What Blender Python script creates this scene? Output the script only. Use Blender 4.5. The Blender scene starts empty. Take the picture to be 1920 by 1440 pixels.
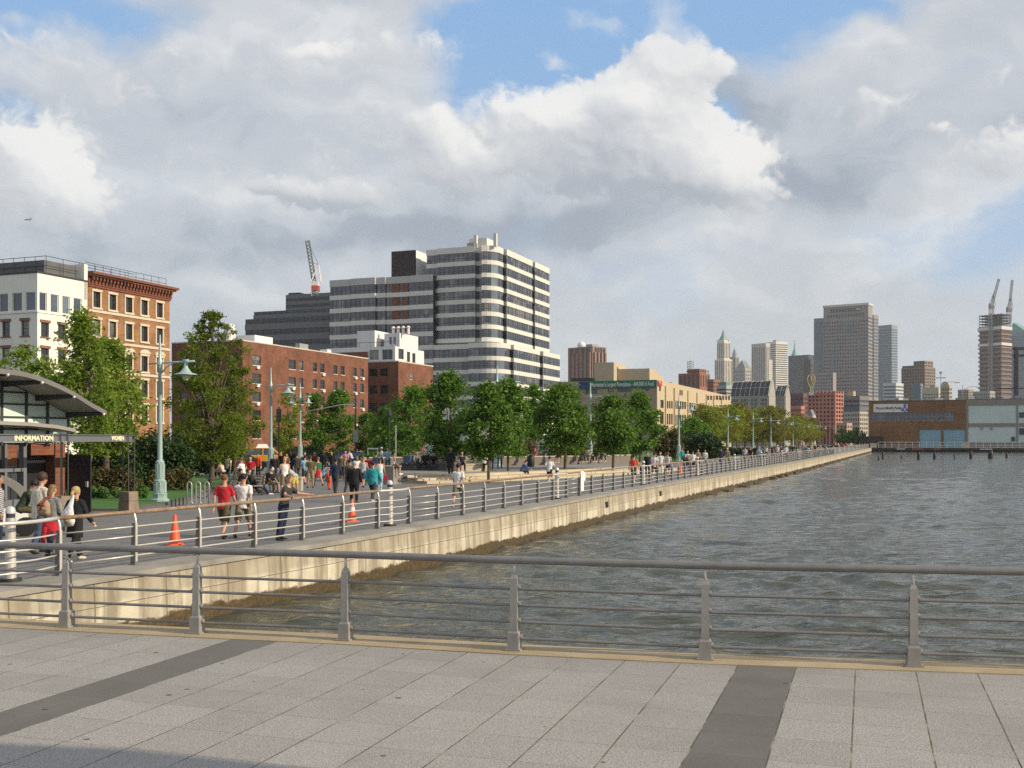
import bpy, bmesh, math, random
from mathutils import Vector, Matrix, noise as mnoise
C = bpy.context.scene.collection
PI = math.pi
R = math.radians
# ---------------------------------------------------------------- measuring: photo pixels (1920x1440) -> metres
F, HZ, CX, HC = 2000.0, 824.0, 960.0, 2.6
def P(x, y, Y): return Vector(((x-CX)/F*Y, Y, HC+(HZ-y)/F*Y))
def G(x, y, z=0.0):
    Y = (HC-z)*F/(y-HZ)
    return Vector(((x-CX)/F*Y, Y, z))
def zat(y, Y): return HC+(HZ-y)/F*Y
# promenade direction: U along the quay, local frame: x toward the river, y along the quay
UX, UY = .359, .9333
BROT = math.atan2(-UX, UY)
def span_river(c, xr):
    a = (xr-CX)/F
    return (a*c.y-c.x)/(UX-UY*a)
def span_north(c, xl):
    a = (xl-CX)/F
    return (c.x-a*c.y)/(UY+UX*a)
# quay edge polyline
EDGE = [(-16.5, 1.0), (-8.6, 18.4), (-4.75, 26.8), (-.82, 36.4), (3.9, 49.0), (11.0, 67.5), (36.5, 133.0), (117.5, 347.0)]
def edge_x(Y):
    for (x0, y0), (x1, y1) in zip(EDGE, EDGE[1:]):
        if Y <= y1: return x0+(x1-x0)*(Y-y0)/(y1-y0)
    return x1
def offset_line(pts, d):
    out = []
    for i, p in enumerate(pts):
        a = Vector(pts[max(0, i-1)]); b = Vector(pts[min(len(pts)-1, i+1)])
        t = (b-a).normalized(); out.append((p[0]-t.y*d, p[1]+t.x*d))
    return out
class Path:
    def __init__(s, pts):
        s.p = [Vector((p[0], p[1], 0)) for p in pts]; s.c = [0]
        for a, b in zip(s.p, s.p[1:]): s.c.append(s.c[-1]+(b-a).length)
    def at(s, t):
        for i in range(len(s.p)-1):
            if t <= s.c[i+1] or i == len(s.p)-2:
                d = (s.p[i+1]-s.p[i]).normalized()
                return s.p[i]+d*(t-s.c[i]), d
# ---------------------------------------------------------------- mesh builder
class MB:
    def __init__(s): s.v = []; s.f = []; s.mi = []; s.m = 0
    def add(s, vs, fs):
        b = len(s.v); s.v.extend([tuple(v) for v in vs])
        for f in fs: s.f.append(tuple(i+b for i in f)); s.mi.append(s.m)
        return s
    def quad(s, a, b, c, d): return s.add([a, b, c, d], [(0, 1, 2, 3)])
    def box(s, x0, x1, y0, y1, z0, z1, M=None):
        vs = [Vector((x, y, z)) for z in (z0, z1) for y in (y0, y1) for x in (x0, x1)]
        if M is not None: vs = [M @ v for v in vs]
        return s.add(vs, [(0, 2, 3, 1), (4, 5, 7, 6), (0, 1, 5, 4), (1, 3, 7, 5), (3, 2, 6, 7), (2, 0, 4, 6)])
    def taper(s, w0, d0, w1, d1, z0, z1, M=None, o=(0, 0)):
        vs = [Vector((sx*w/2+ox, sy*d/2+oy, z)) for z, w, d, ox, oy in ((z0, w0, d0, 0, 0), (z1, w1, d1, o[0], o[1])) for sy in (-1, 1) for sx in (-1, 1)]
        if M is not None: vs = [M @ v for v in vs]
        return s.add(vs, [(0, 2, 3, 1), (4, 5, 7, 6), (0, 1, 5, 4), (1, 3, 7, 5), (3, 2, 6, 7), (2, 0, 4, 6)])
    def prism(s, poly, z0, z1, M=None):
        n = len(poly); vs = [Vector((p[0], p[1], z)) for z in (z0, z1) for p in poly]
        if M is not None: vs = [M @ v for v in vs]
        return s.add(vs, [tuple(range(n))[::-1], tuple(range(n, 2*n))]+[(i, (i+1) % n, n+(i+1) % n, n+i) for i in range(n)])
    def tube(s, pts, r, n=8, caps=True, flat=1.0):
        pts = [Vector(p) for p in pts]; m = len(pts)
        rs = r if isinstance(r, (list, tuple)) else [r]*m
        vs = []; prev = None
        for i, p in enumerate(pts):
            t = (pts[min(m-1, i+1)]-pts[max(0, i-1)])
            t = t.normalized() if t.length > 1e-9 else Vector((0, 0, 1))
            if prev is None:
                up = Vector((0, 0, 1)) if abs(t.z) < .9 else Vector((0, 1, 0))
                a = t.cross(up).normalized()
            else:
                a = (prev-t*prev.dot(t))
                a = a.normalized() if a.length > 1e-6 else t.orthogonal().normalized()
            prev = a; b = t.cross(a)
            for k in range(n):
                th = 2*PI*k/n; vs.append(p+(a*math.cos(th)+b*math.sin(th)*flat)*rs[i])
        fs = [(i*n+k, i*n+(k+1) % n, (i+1)*n+(k+1) % n, (i+1)*n+k) for i in range(m-1) for k in range(n)]
        if caps: fs += [tuple(range(n))[::-1], tuple(range((m-1)*n, m*n))]
        return s.add(vs, fs)
    def lathe(s, prof, n=16, c=(0, 0, 0), M=None):
        m = len(prof); vs = []
        for r, z in prof:
            for k in range(n):
                th = 2*PI*(k+.5)/n; vs.append(Vector((c[0]+r*math.cos(th), c[1]+r*math.sin(th), c[2]+z)))
        if M is not None: vs = [M @ v for v in vs]
        fs = [(i*n+k, i*n+(k+1) % n, (i+1)*n+(k+1) % n, (i+1)*n+k) for i in range(m-1) for k in range(n)]
        fs += [tuple(range(n))[::-1], tuple(range((m-1)*n, m*n))]
        return s.add(vs, fs)
    def ball(s, c, r, n=8, m=6):
        rx, ry, rz = r if isinstance(r, (tuple, list)) else (r, r, r)
        vs = [Vector((c[0]+rx*math.sin(PI*(i+.02)/(m+.04))*math.cos(2*PI*k/n), c[1]+ry*math.sin(PI*(i+.02)/(m+.04))*math.sin(2*PI*k/n), c[2]+rz*math.cos(PI*(i+.02)/(m+.04)))) for i in range(m+1) for k in range(n)]
        fs = [(i*n+k, (i+1)*n+k, (i+1)*n+(k+1) % n, i*n+(k+1) % n) for i in range(m) for k in range(n)]
        return s.add(vs, fs)
    def mesh(s, name, mats, smooth=False):
        me = bpy.data.meshes.new(name); me.from_pydata(s.v, [], s.f)
        for m in (mats if isinstance(mats, (list, tuple)) else [mats]): me.materials.append(m)
        if any(s.mi): me.polygons.foreach_set('material_index', s.mi)
        if smooth:
            me.polygons.foreach_set('use_smooth', [True]*len(me.polygons))
            if smooth == 'a': me.set_sharp_from_angle(angle=R(40))
        me.update(); return me
    def build(s, name, mats, parent=None, smooth=False, loc=None):
        return link(name, s.mesh(name, mats, smooth), parent, loc)
def link(name, me, parent=None, loc=None, rz=None):
    o = bpy.data.objects.new(name, me); C.objects.link(o)
    if parent is not None: o.parent = parent
    if loc is not None: o.location = loc
    if rz is not None: o.rotation_euler = (0, 0, rz)
    return o
def tag(o, label, cat, group=None, kind=None):
    o['label'] = label; o['category'] = cat
    if group: o['group'] = group
    if kind: o['kind'] = kind
    return o
def thing(name, label, cat, loc=(0, 0, 0), rz=0.0, group=None):
    o = bpy.data.objects.new(name, None); C.objects.link(o)
    o.location = loc; o.rotation_euler = (0, 0, rz); o.empty_display_size = .3
    return tag(o, label, cat, group)
def structure(name, mb, m, smooth=False):
    o = mb.build(name, m, None, smooth); o['kind'] = 'structure'; return o
KIDS = {}
def copy_tree(o, parent=None):
    c = o.copy(); C.objects.link(c)
    if parent is not None: c.parent = parent
    for ch in [x for x in o.children]: copy_tree(ch, c)
    return c
# ---------------------------------------------------------------- materials
def new_mat(name):
    m = bpy.data.materials.new(name); m.use_nodes = True
    nt = m.node_tree; b = nt.nodes['Principled BSDF']
    return m, nt, b
def nd(nt, t, **k):
    n = nt.nodes.new(t)
    for a, v in k.items():
        if a in n.inputs: n.inputs[a].default_value = v
        else: setattr(n, a, v)
    return n
def coords(nt, scale=(1, 1, 1), kind='Object', rot=(0, 0, 0)):
    tc = nt.nodes.new('ShaderNodeTexCoord'); mp = nt.nodes.new('ShaderNodeMapping')
    mp.inputs['Scale'].default_value = scale; mp.inputs['Rotation'].default_value = rot
    nt.links.new(tc.outputs[kind], mp.inputs['Vector']); return mp.outputs['Vector']
def ramp(nt, fac, stops):
    r = nt.nodes.new('ShaderNodeValToRGB'); e = r.color_ramp.elements
    e[0].position, e[0].color = stops[0][0], tuple(stops[0][1])+(1,)
    e[1].position, e[1].color = stops[-1][0], tuple(stops[-1][1])+(1,)
    for p, c in stops[1:-1]:
        x = e.new(p); x.color = tuple(c)+(1,)
    nt.links.new(fac, r.inputs['Fac']); return r.outputs['Color']
def mixc(nt, fac, a, b, mode='MIX'):
    m = nt.nodes.new('ShaderNodeMix'); m.data_type = 'RGBA'; m.blend_type = mode
    if isinstance(fac, (int, float)): m.inputs[0].default_value = fac
    else: nt.links.new(fac, m.inputs[0])
    for s, v in ((m.inputs[6], a), (m.inputs[7], b)):
        if isinstance(v, tuple): s.default_value = v if len(v) == 4 else v+(1,)
        else: nt.links.new(v, s)
    return m.outputs[2]
def math_(nt, op, a, b=None, c=None, clamp=False):
    m = nt.nodes.new('ShaderNodeMath'); m.operation = op; m.use_clamp = clamp
    for i, v in enumerate((a, b, c)):
        if v is None: continue
        if isinstance(v, (int, float)): m.inputs[i].default_value = v
        else: nt.links.new(v, m.inputs[i])
    return m.outputs[0]
def smooth_(nt, v, a, b):
    m = nt.nodes.new('ShaderNodeMapRange'); m.interpolation_type = 'SMOOTHSTEP'
    nt.links.new(v, m.inputs[0]); m.inputs[1].default_value = a; m.inputs[2].default_value = b
    return m.outputs[0]
def noise(nt, vec, scale, detail=4, rough=.55):
    n = nd(nt, 'ShaderNodeTexNoise', Scale=scale, Detail=detail, Roughness=rough)
    nt.links.new(vec, n.inputs['Vector']); return n.outputs['Fac']
def dark(c, k): return tuple(x*k for x in c)
MC = {}
def mat(name, col, rough=.7, var=.18, scale=1.5, metal=0.0, bump=0.0, bscale=40, spec=.4, grime=0.0, coat=0.0, bd=.02):
    """plain surface with uneven tone, fine grain and optional rain streaks"""
    if name in MC: return MC[name]
    m, nt, b = new_mat(name)
    v = coords(nt)
    n = noise(nt, v, scale, 6, .6)
    c = ramp(nt, n, [(.25, dark(col, 1-var)), (.75, dark(col, 1+var))])
    if grime:
        g = noise(nt, coords(nt, (3, 3, .25)), 1.2, 5, .6)
        c = mixc(nt, math_(nt, 'MULTIPLY', smooth_(nt, g, .45, .75), grime), c, dark(col, .45))
    nt.links.new(c, b.inputs['Base Color'])
    b.inputs['Roughness'].default_value = rough; b.inputs['Metallic'].default_value = metal
    b.inputs['Specular IOR Level'].default_value = spec
    b.inputs['Coat Weight'].default_value = coat
    if bump:
        bn = nd(nt, 'ShaderNodeBump', Strength=bump, Distance=bd)
        nt.links.new(noise(nt, v, bscale, 3), bn.inputs['Height']); nt.links.new(bn.outputs[0], b.inputs['Normal'])
    MC[name] = m; return m
def brick_mat(name, c1, c2, mortar, sx=1.0, rough=.85, streak=.45):
    if name in MC: return MC[name]
    m, nt, b = new_mat(name)
    tc = nt.nodes.new('ShaderNodeTexCoord'); sp = nt.nodes.new('ShaderNodeSeparateXYZ'); nt.links.new(tc.outputs['Object'], sp.inputs[0])
    cb = nt.nodes.new('ShaderNodeCombineXYZ')
    nt.links.new(math_(nt, 'ADD', sp.outputs[0], sp.outputs[1]), cb.inputs[0]); nt.links.new(sp.outputs[2], cb.inputs[1])
    br = nd(nt, 'ShaderNodeTexBrick', Scale=1.0*sx)
    br.inputs['Color1'].default_value = c1+(1,); br.inputs['Color2'].default_value = c2+(1,); br.inputs['Mortar'].default_value = mortar+(1,)
    br.inputs['Mortar Size'].default_value = .012; br.inputs['Brick Width'].default_value = .42; br.inputs['Row Height'].default_value = .15; br.inputs['Bias'].default_value = -.1
    nt.links.new(cb.outputs[0], br.inputs['Vector'])
    n = noise(nt, tc.outputs['Object'], .35, 6, .65)
    c = mixc(nt, 1.0, br.outputs['Color'], ramp(nt, n, [(.28, (.62, .60, .58)), (.72, (1.28, 1.25, 1.2))]), 'MULTIPLY')
    g = noise(nt, coords(nt, (2.2, 2.2, .12)), 1.0, 5, .6)
    c = mixc(nt, math_(nt, 'MULTIPLY', smooth_(nt, g, .5, .8), streak), c, dark(c1, .35))
    nt.links.new(c, b.inputs['Base Color']); b.inputs['Roughness'].default_value = rough; b.inputs['Specular IOR Level'].default_value = .25
    bn = nd(nt, 'ShaderNodeBump', Strength=.35, Distance=.01); nt.links.new(br.outputs['Fac'], bn.inputs['Height']); bn.invert = True
    nt.links.new(bn.outputs[0], b.inputs['Normal'])
    MC[name] = m; return m
def glass_mat(name, col, rough=.06, spec=.6, var=.5, scale=.6, blind=None, cell=None):
    """window glass seen from outside: dark room behind, curtains in some panes, mirror of the sky"""
    if name in MC: return MC[name]
    m, nt, b = new_mat(name)
    n = noise(nt, coords(nt), scale, 2)
    oi = nt.nodes.new('ShaderNodeObjectInfo')
    f = math_(nt, 'ADD', math_(nt, 'MULTIPLY', n, .5), math_(nt, 'MULTIPLY', oi.outputs['Random'], .5))
    if cell:
        vm = nt.nodes.new('ShaderNodeVectorMath'); vm.operation = 'FLOOR'; nt.links.new(coords(nt, (1/cell, 1/cell, 1/3.0)), vm.inputs[0])
        wn = nt.nodes.new('ShaderNodeTexWhiteNoise'); nt.links.new(vm.outputs[0], wn.inputs['Vector']); f = math_(nt, 'ADD', math_(nt, 'MULTIPLY', f, .45), math_(nt, 'MULTIPLY', wn.outputs['Value'], .55))
    nt.links.new(ramp(nt, f, [(.3, dark(col, 1-var)), (.60, col), (.66, dark(col, 1+var)), (.74, blind or dark(col, 1+var*2))]), b.inputs['Base Color'])
    b.inputs['Roughness'].default_value = rough; b.inputs['Specular IOR Level'].default_value = spec
    b.inputs['Coat Weight'].default_value = .5; b.inputs['Coat Roughness'].default_value = .03
    bn = nd(nt, 'ShaderNodeBump', Strength=.06, Distance=.05)
    nt.links.new(noise(nt, coords(nt), 1.3, 1), bn.inputs['Height']); nt.links.new(bn.outputs[0], b.inputs['Normal'])
    MC[name] = m; return m
def leaf_mat(name, c0, c1, trans=.35):
    if name in MC: return MC[name]
    m, nt, b = new_mat(name)
    g = nt.nodes.new('ShaderNodeNewGeometry')
    n = noise(nt, coords(nt), 1.1, 3)
    f = math_(nt, 'ADD', math_(nt, 'MULTIPLY', g.outputs['Random Per Island'], .55), math_(nt, 'MULTIPLY', n, .55))
    c = ramp(nt, f, [(.2, c0), (.85, c1)])
    nt.links.new(c, b.inputs['Base Color']); b.inputs['Roughness'].default_value = .5; b.inputs['Specular IOR Level'].default_value = .3
    t = nt.nodes.new('ShaderNodeBsdfTranslucent'); nt.links.new(mixc(nt, 1.0, c, (1.3, 1.35, .6), 'MULTIPLY'), t.inputs['Color'])
    mx = nt.nodes.new('ShaderNodeMixShader'); mx.inputs[0].default_value = trans
    nt.links.new(b.outputs[0], mx.inputs[1]); nt.links.new(t.outputs[0], mx.inputs[2])
    nt.links.new(mx.outputs[0], nt.nodes['Material Output'].inputs['Surface'])
    MC[name] = m; return m
M_STEEL = mat('brushed_steel', (.60, .57, .52), .36, .12, 6, metal=.35)
M_BRONZE = mat('grey_paint_rail', (.235, .225, .215), .40, .16, 5, metal=.35, bump=.08, grime=.3)
M_POST = mat('grey_paint_post', (.36, .34, .31), .40, .18, 6, metal=.3, bump=.06, grime=.35)
M_WOOD = mat('handrail_wood', (.27, .18, .115), .42, .4, 8, grime=.4)
M_DARK = mat('dark_metal', (.035, .037, .04), .5, .2, 3)
M_BLACK = mat('black_paint', (.014, .014, .015), .5, .2, 4)
M_WHITE = mat('white_paint', (.74, .73, .70), .6, .06, 1, grime=.18)
M_GREYP = mat('grey_panel', (.30, .31, .33), .55, .1, 1, grime=.2)
M_LAMP = mat('verdigris_paint', (.36, .48, .46), .45, .1, 2, metal=.2)
M_CONC = mat('concrete', (.42, .39, .34), .85, .15, 1.2, bump=.25, grime=.3)
M_GLASS = glass_mat('window_glass', (.030, .034, .040), blind=(.20, .19, .165))
M_GLASSB = glass_mat('window_glass_blue', (.06, .085, .12), .05, .8)
# ---- cloud field computed once over azimuth -60..60, elevation -3..45 degrees (nothing is read from disk)
import numpy as np
def make_sky(W=2000, H=800):
    rng = np.random.default_rng(7)
    A0, A1, E0, E1 = -60.0, 60.0, -3.0, 45.0
    a = np.linspace(A0, A1, W, dtype=np.float32)[None, :].repeat(H, 0)
    e = np.linspace(E0, E1, H, dtype=np.float32)[:, None].repeat(W, 1)
    G_ = rng.uniform(0, 2*np.pi, (256, 256)).astype(np.float32); gx, gy = np.cos(G_), np.sin(G_)
    def perlin(x, y):
        xi = np.floor(x).astype(int); yi = np.floor(y).astype(int); xf = x-xi; yf = y-yi
        u = xf*xf*xf*(xf*(xf*6-15)+10); v = yf*yf*yf*(yf*(yf*6-15)+10)
        def g(ix, iy, dx, dy):
            q, r = ix & 255, iy & 255
            return gx[r, q]*dx+gy[r, q]*dy
        n0 = g(xi, yi, xf, yf)*(1-u)+g(xi+1, yi, xf-1, yf)*u
        n1 = g(xi, yi+1, xf, yf-1)*(1-u)+g(xi+1, yi+1, xf-1, yf-1)*u
        return (n0*(1-v)+n1*v)*1.5
    def fbm(x, y, o, g=.5, l=2.07):
        t = 0; am = 1; s = 0
        for i in range(o):
            t = t+am*perlin(x+17.3*i, y+9.1*i); s += am; am *= g; x = x*l; y = y*l
        return t/s
    def billow(x, y, o, g=.52, l=2.1):
        t = 0; am = 1; s = 0
        for i in range(o):
            t = t+am*(1-2*np.abs(perlin(x+5.7*i, y+3.3*i))); s += am; am *= g; x = x*l; y = y*l
        return t/s
    def ae(x, y):
        dx, dz = (x-960.0)/2000.0, (824.0-y)/2000.0
        return np.degrees(np.arctan2(dx, 1.0)), np.degrees(np.arctan2(dz, np.hypot(dx, 1.0)))
    def blob(x, y, rx, ry, k, p=1.0):
        ca, ce = ae(x, y); ra, re = rx/35.0, ry/35.0
        return k*np.exp(-((((aw-ca)/ra)**2+((ew-ce)/re)**2)**p))
    # domain warp gives ragged outlines
    wx = fbm(a*.16+3, e*.22+8, 5); wy = fbm(a*.16+40, e*.22+2, 5)
    aw, ew = a+wx*2.6, e+wy*1.9
    sm = lambda x, p, q: np.clip((x-p)/(q-p), 0, 1)**2*(3-2*np.clip((x-p)/(q-p), 0, 1))
    def C3(*c): return np.array(c, np.float32)[None, None]
    def mix(x, y, t): return x*(1-t[..., None])+y*t[..., None]
    el = np.clip(e, 0, 90)
    base = mix(C3(.215, .42, .725), C3(.48, .59, .72), np.exp(-np.clip(el-3, 0, 90)/9))
    # 1. the broad soft deck, open only where blue shows
    f1 = fbm(aw*.085+11, ew*.17+5, 8, .55)
    open_ = sum(blob(*b) for b in BLUE)
    deck = sm(.70+.75*f1-open_, .0, .70)
    f2 = fbm(aw*.06+2, ew*.13+9, 5, .5)+.45*fbm(aw*.3+21, ew*.5+3, 6, .55)
    tone = .46+.62*f2+sum(blob(*b) for b in TONE)
    dk = mix(C3(.335, .375, .43), C3(.55, .575, .61), sm(tone, -.05, .45)); dk = mix(dk, C3(.82, .82, .805), sm(tone, .40, 1.0))
    img = mix(base, dk, deck*.96)
    # 2. cumulus towers: a height field of rounded lumps at many sizes, lit from the upper right
    w2x = fbm(a*.45+13, e*.55+4, 5); w2y = fbm(a*.45+70, e*.55+21, 5)
    aw, ew = a+w2x*.9, e+w2y*.8
    def lumps(x, y, sc, seed):
        r2 = np.random.default_rng(seed); X = r2.uniform(0, 1, (64, 64)).astype(np.float32); Y = r2.uniform(0, 1, (64, 64)).astype(np.float32); S = r2.uniform(.55, 1.0, (64, 64)).astype(np.float32)
        x = x*sc; y = y*sc; xi = np.floor(x).astype(int); yi = np.floor(y).astype(int); best = np.zeros_like(x)
        for dx in (-1, 0, 1):
            for dy in (-1, 0, 1):
                q, r = (xi+dx) & 63, (yi+dy) & 63
                d2 = ((x-(xi+dx+X[r, q]))**2+(y-(yi+dy+Y[r, q]))**2)/(S[r, q]**2)
                best = np.maximum(best, np.sqrt(np.clip(1-d2, 0, 1))*S[r, q])
        return best
    L1 = lumps(aw+.6*wx, ew*1.2+.5*wy, .42, 3); L2 = lumps(aw+w2y*.5, ew*1.15+w2x*.4, .95, 5); L3 = lumps(aw+w2x, ew*1.1+w2y, 2.1, 9); L4 = lumps(aw, ew*1.1, 4.3, 12)
    fine = fbm(aw*1.3+7, ew*1.5+3, 6, .55)
    bl = .9*L1+.42*L2+.2*L3+.09*L4-.55
    b2 = L3
    cov = sum(blob(*b) for b in CUMU)
    h = cov+.20*bl+.05*fine+.10*fbm(a*.07+77, e*.1+31, 4)
    soft = .5+.5*fbm(a*.12+50, e*.15+70, 3)
    alpha = sm(h+.05*fine, .19, .26+.24*np.clip(soft*1.5-.35, 0, 1))
    def blur(x, n):
        for ax in (0, 1):
            c = np.cumsum(np.concatenate([np.repeat(np.take(x, [0], ax), n, ax), x, np.repeat(np.take(x, [-1], ax), n, ax)], ax), ax, dtype=np.float64)
            x = ((np.take(c, range(2*n, c.shape[ax]), ax)-np.take(c, range(0, c.shape[ax]-2*n), ax))/(2*n)).astype(np.float32)
        return x
    sh = 0
    for n, k in ((2, .55), (6, 1.2), (16, 2.2), (36, 2.6)):
        hb = blur(blur(h, n), n); gy_, gx_ = np.gradient(hb)
        sh = sh-(gx_*.62+gy_*.78)*k*20
    br = .47+.36*np.tanh(sh*1.25)+sum(blob(*b) for b in BRIGHT)+.10*fine
    cc = mix(C3(.40, .43, .475), C3(.64, .65, .665), sm(br, .0, .5)); cc = mix(cc, C3(.92, .90, .86), sm(br, .40, .90))
    img = mix(img, cc, alpha*.94)
    # loose wisps
    wsp = sum(blob(*b) for b in WISP)
    img = mix(img, C3(.80, .80, .79), np.clip(sm(wsp+.30*fbm(aw*.28+4, ew*.33+2, 7, .6)+.1*bl, .25, .75), 0, 1)*.85)
    # milky air near the horizon
    hz = np.exp(-(el/6.0)**1.5)
    img = mix(img, C3(.50, .56, .63)*(1+.14*fbm(a*.10, e*.4, 5))[..., None], hz*.72)
    return np.clip(img, 0, 1.2).astype(np.float32)
# photo position, half widths (photo pixels), weight
BLUE = [(1000, 70, 190, 95, .95), (900, 175, 110, 60, .75), (860, 30, 120, 50, .4), (1340, 35, 250, 75, .75), (1340, 225, 45, 30, .55), (20, 5, 210, 50, 1.0), (1640, 15, 110, 35, .5), (1890, 470, 110, 110, .5), (10, 195, 70, 40, .55), (1180, 90, 60, 50, .3), (1480, 60, 120, 60, .35), (480, 250, 170, 80, -.8), (1400, 20, 120, 50, .4)]
TONE = [(620, 90, 260, 60, .42), (330, 240, 300, 90, -.10), (300, 60, 200, 60, .10), (700, 220, 200, 50, .22), (650, 440, 400, 55, -.42), (1050, 400, 300, 45, -.20), (1700, 220, 260, 90, -.28), (1540, 330, 120, 40, -.3),
        (1620, 140, 200, 60, .2), (1800, 400, 200, 80, .15), (560, 355, 130, 40, .3), (90, 100, 120, 50, .3), (300, 380, 220, 60, .05), (250, 500, 260, 40, -.15), (640, 490, 110, 40, .35), (440, 545, 80, 25, .3), (1300, 460, 300, 50, .1), (1500, 540, 400, 60, .12), (1570, 345, 140, 45, -.35), (400, 470, 260, 50, -.28), (330, 300, 200, 40, -.08), (280, 130, 260, 90, .14), (1000, 430, 250, 40, -.15)]
CUMU = [(75, 345, 105, 90, .40), (20, 275, 60, 40, .3), (160, 400, 50, 40, .2), (590, 105, 80, 30, .24), (850, 275, 80, 80, .34), (800, 215, 35, 30, .26), (960, 300, 50, 40, .22), (1020, 225, 100, 55, .40), (940, 195, 30, 22, .16),
        (1180, 190, 60, 50, .34), (1230, 275, 130, 100, .40), (1385, 325, 80, 70, .38), (1130, 330, 140, 60, .26), (1240, 120, 60, 35, .30), (1340, 120, 60, 30, .22), (540, 360, 110, 30, .28), (660, 370, 70, 25, .24), (690, 260, 90, 60, .22), (1640, 195, 80, 40, .26), (1860, 285, 90, 50, .30), (1760, 235, 40, 20, .2), (420, 130, 150, 40, .1), (1890, 140, 40, 20, .2), (70, 95, 80, 30, .14), (760, 90, 120, 40, .22), (300, 200, 120, 50, .12)]
BRIGHT = [(60, 320, 110, 80, .28), (860, 250, 60, 80, .25), (1020, 215, 100, 45, .28), (1380, 330, 70, 75, .40), (1190, 180, 50, 40, .15), (1230, 380, 200, 40, -.3), (1000, 400, 400, 50, -.25), (1100, 310, 80, 40, -.10), (590, 105, 70, 30, .15)]
WISP = [(1090, 25, 45, 40, .36), (1250, 45, 40, 55, .45), (1290, 110, 90, 40, .3), (1300, 85, 25, 20, .3), (1040, 112, 45, 16, .42), (1150, 55, 50, 25, .3), (960, 130, 30, 12, .2), (1575, 10, 30, 14, .3)]
# ================================================================ camera, sun, sky
sc = bpy.context.scene
cam = bpy.data.cameras.new('camera'); co = bpy.data.objects.new('camera', cam); C.objects.link(co)
co.location = (0, 0, HC); co.rotation_euler = (R(90), 0, 0)
cam.sensor_width = 36.0; cam.lens = 36.0*F/1920.0; cam.shift_y = (HZ-720.0)/1920.0
cam.clip_end = 30000; cam.clip_start = .1
sc.camera = co
SUN_EL = R(25); SV = Vector((.952, -.306, 0)).normalized()
sun = bpy.data.lights.new('sun', 'SUN'); so = bpy.data.objects.new('sun', sun); C.objects.link(so)
sd = Vector((SV.x*math.cos(SUN_EL), SV.y*math.cos(SUN_EL), math.sin(SUN_EL)))
so.rotation_euler = sd.to_track_quat('Z', 'Y').to_euler()
sun.energy = 4.9; sun.angle = R(.5); sun.color = (1.0, .85, .63)
w = bpy.data.worlds.new('World'); sc.world = w; w.use_nodes = True
nt = w.node_tree; bg = nt.nodes['Background']; bg.inputs['Strength'].default_value = .1
sky = nt.nodes.new('ShaderNodeTexSky'); sky.sky_type = 'NISHITA'; sky.sun_disc = False
sky.sun_elevation = SUN_EL; sky.sun_rotation = math.atan2(SV.x, SV.y)
sky.air_density = 1.0; sky.dust_density = 1.2; sky.ozone_density = 1.5
def build_sky():
    """the sky texture, with the cloud field laid over it by azimuth and elevation"""
    px = make_sky(); H_, W_, _ = px.shape
    im = bpy.data.images.new('cloud_field', W_, H_, alpha=False, float_buffer=True)
    im.colorspace_settings.name = 'Non-Color'
    buf = np.ones((H_, W_, 4), np.float32); buf[..., :3] = px*11.4
    im.pixels.foreach_set(buf.ravel()); im.update(); im.pack()
    tc = nt.nodes.new('ShaderNodeTexCoord'); sp = nt.nodes.new('ShaderNodeSeparateXYZ'); nt.links.new(tc.outputs['Generated'], sp.inputs[0])
    az = math_(nt, 'ARCTAN2', sp.outputs[0], sp.outputs[1]); el = math_(nt, 'ARCSINE', sp.outputs[2])
    cb = nt.nodes.new('ShaderNodeCombineXYZ')
    nt.links.new(math_(nt, 'MULTIPLY_ADD', az, 180/PI/120, .5), cb.inputs[0]); nt.links.new(math_(nt, 'MULTIPLY_ADD', el, 180/PI/48, 3/48), cb.inputs[1])
    ti = nt.nodes.new('ShaderNodeTexImage'); ti.image = im; ti.extension = 'MIRROR'; ti.interpolation = 'Linear'
    nt.links.new(cb.outputs[0], ti.inputs[0])
    nt.links.new(mixc(nt, .86, sky.outputs[0], ti.outputs[0]), bg.inputs['Color'])
build_sky()
vs_ = sc.view_settings
vs_.view_transform = 'Standard'; vs_.look = 'None'; vs_.exposure = 0.0; vs_.gamma = 1.0; vs_.use_curve_mapping = False
HAZE_D = .00009
cy = sc.cycles
cy.use_denoising = False
try: cy.denoiser = 'OPENIMAGEDENOISE'
except Exception: pass
cy.max_bounces = 6; cy.diffuse_bounces = 3; cy.glossy_bounces = 3; cy.transmission_bounces = 4; cy.transparent_max_bounces = 6; cy.volume_bounces = 0
cy.caustics_reflective = False; cy.caustics_refractive = False
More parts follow.
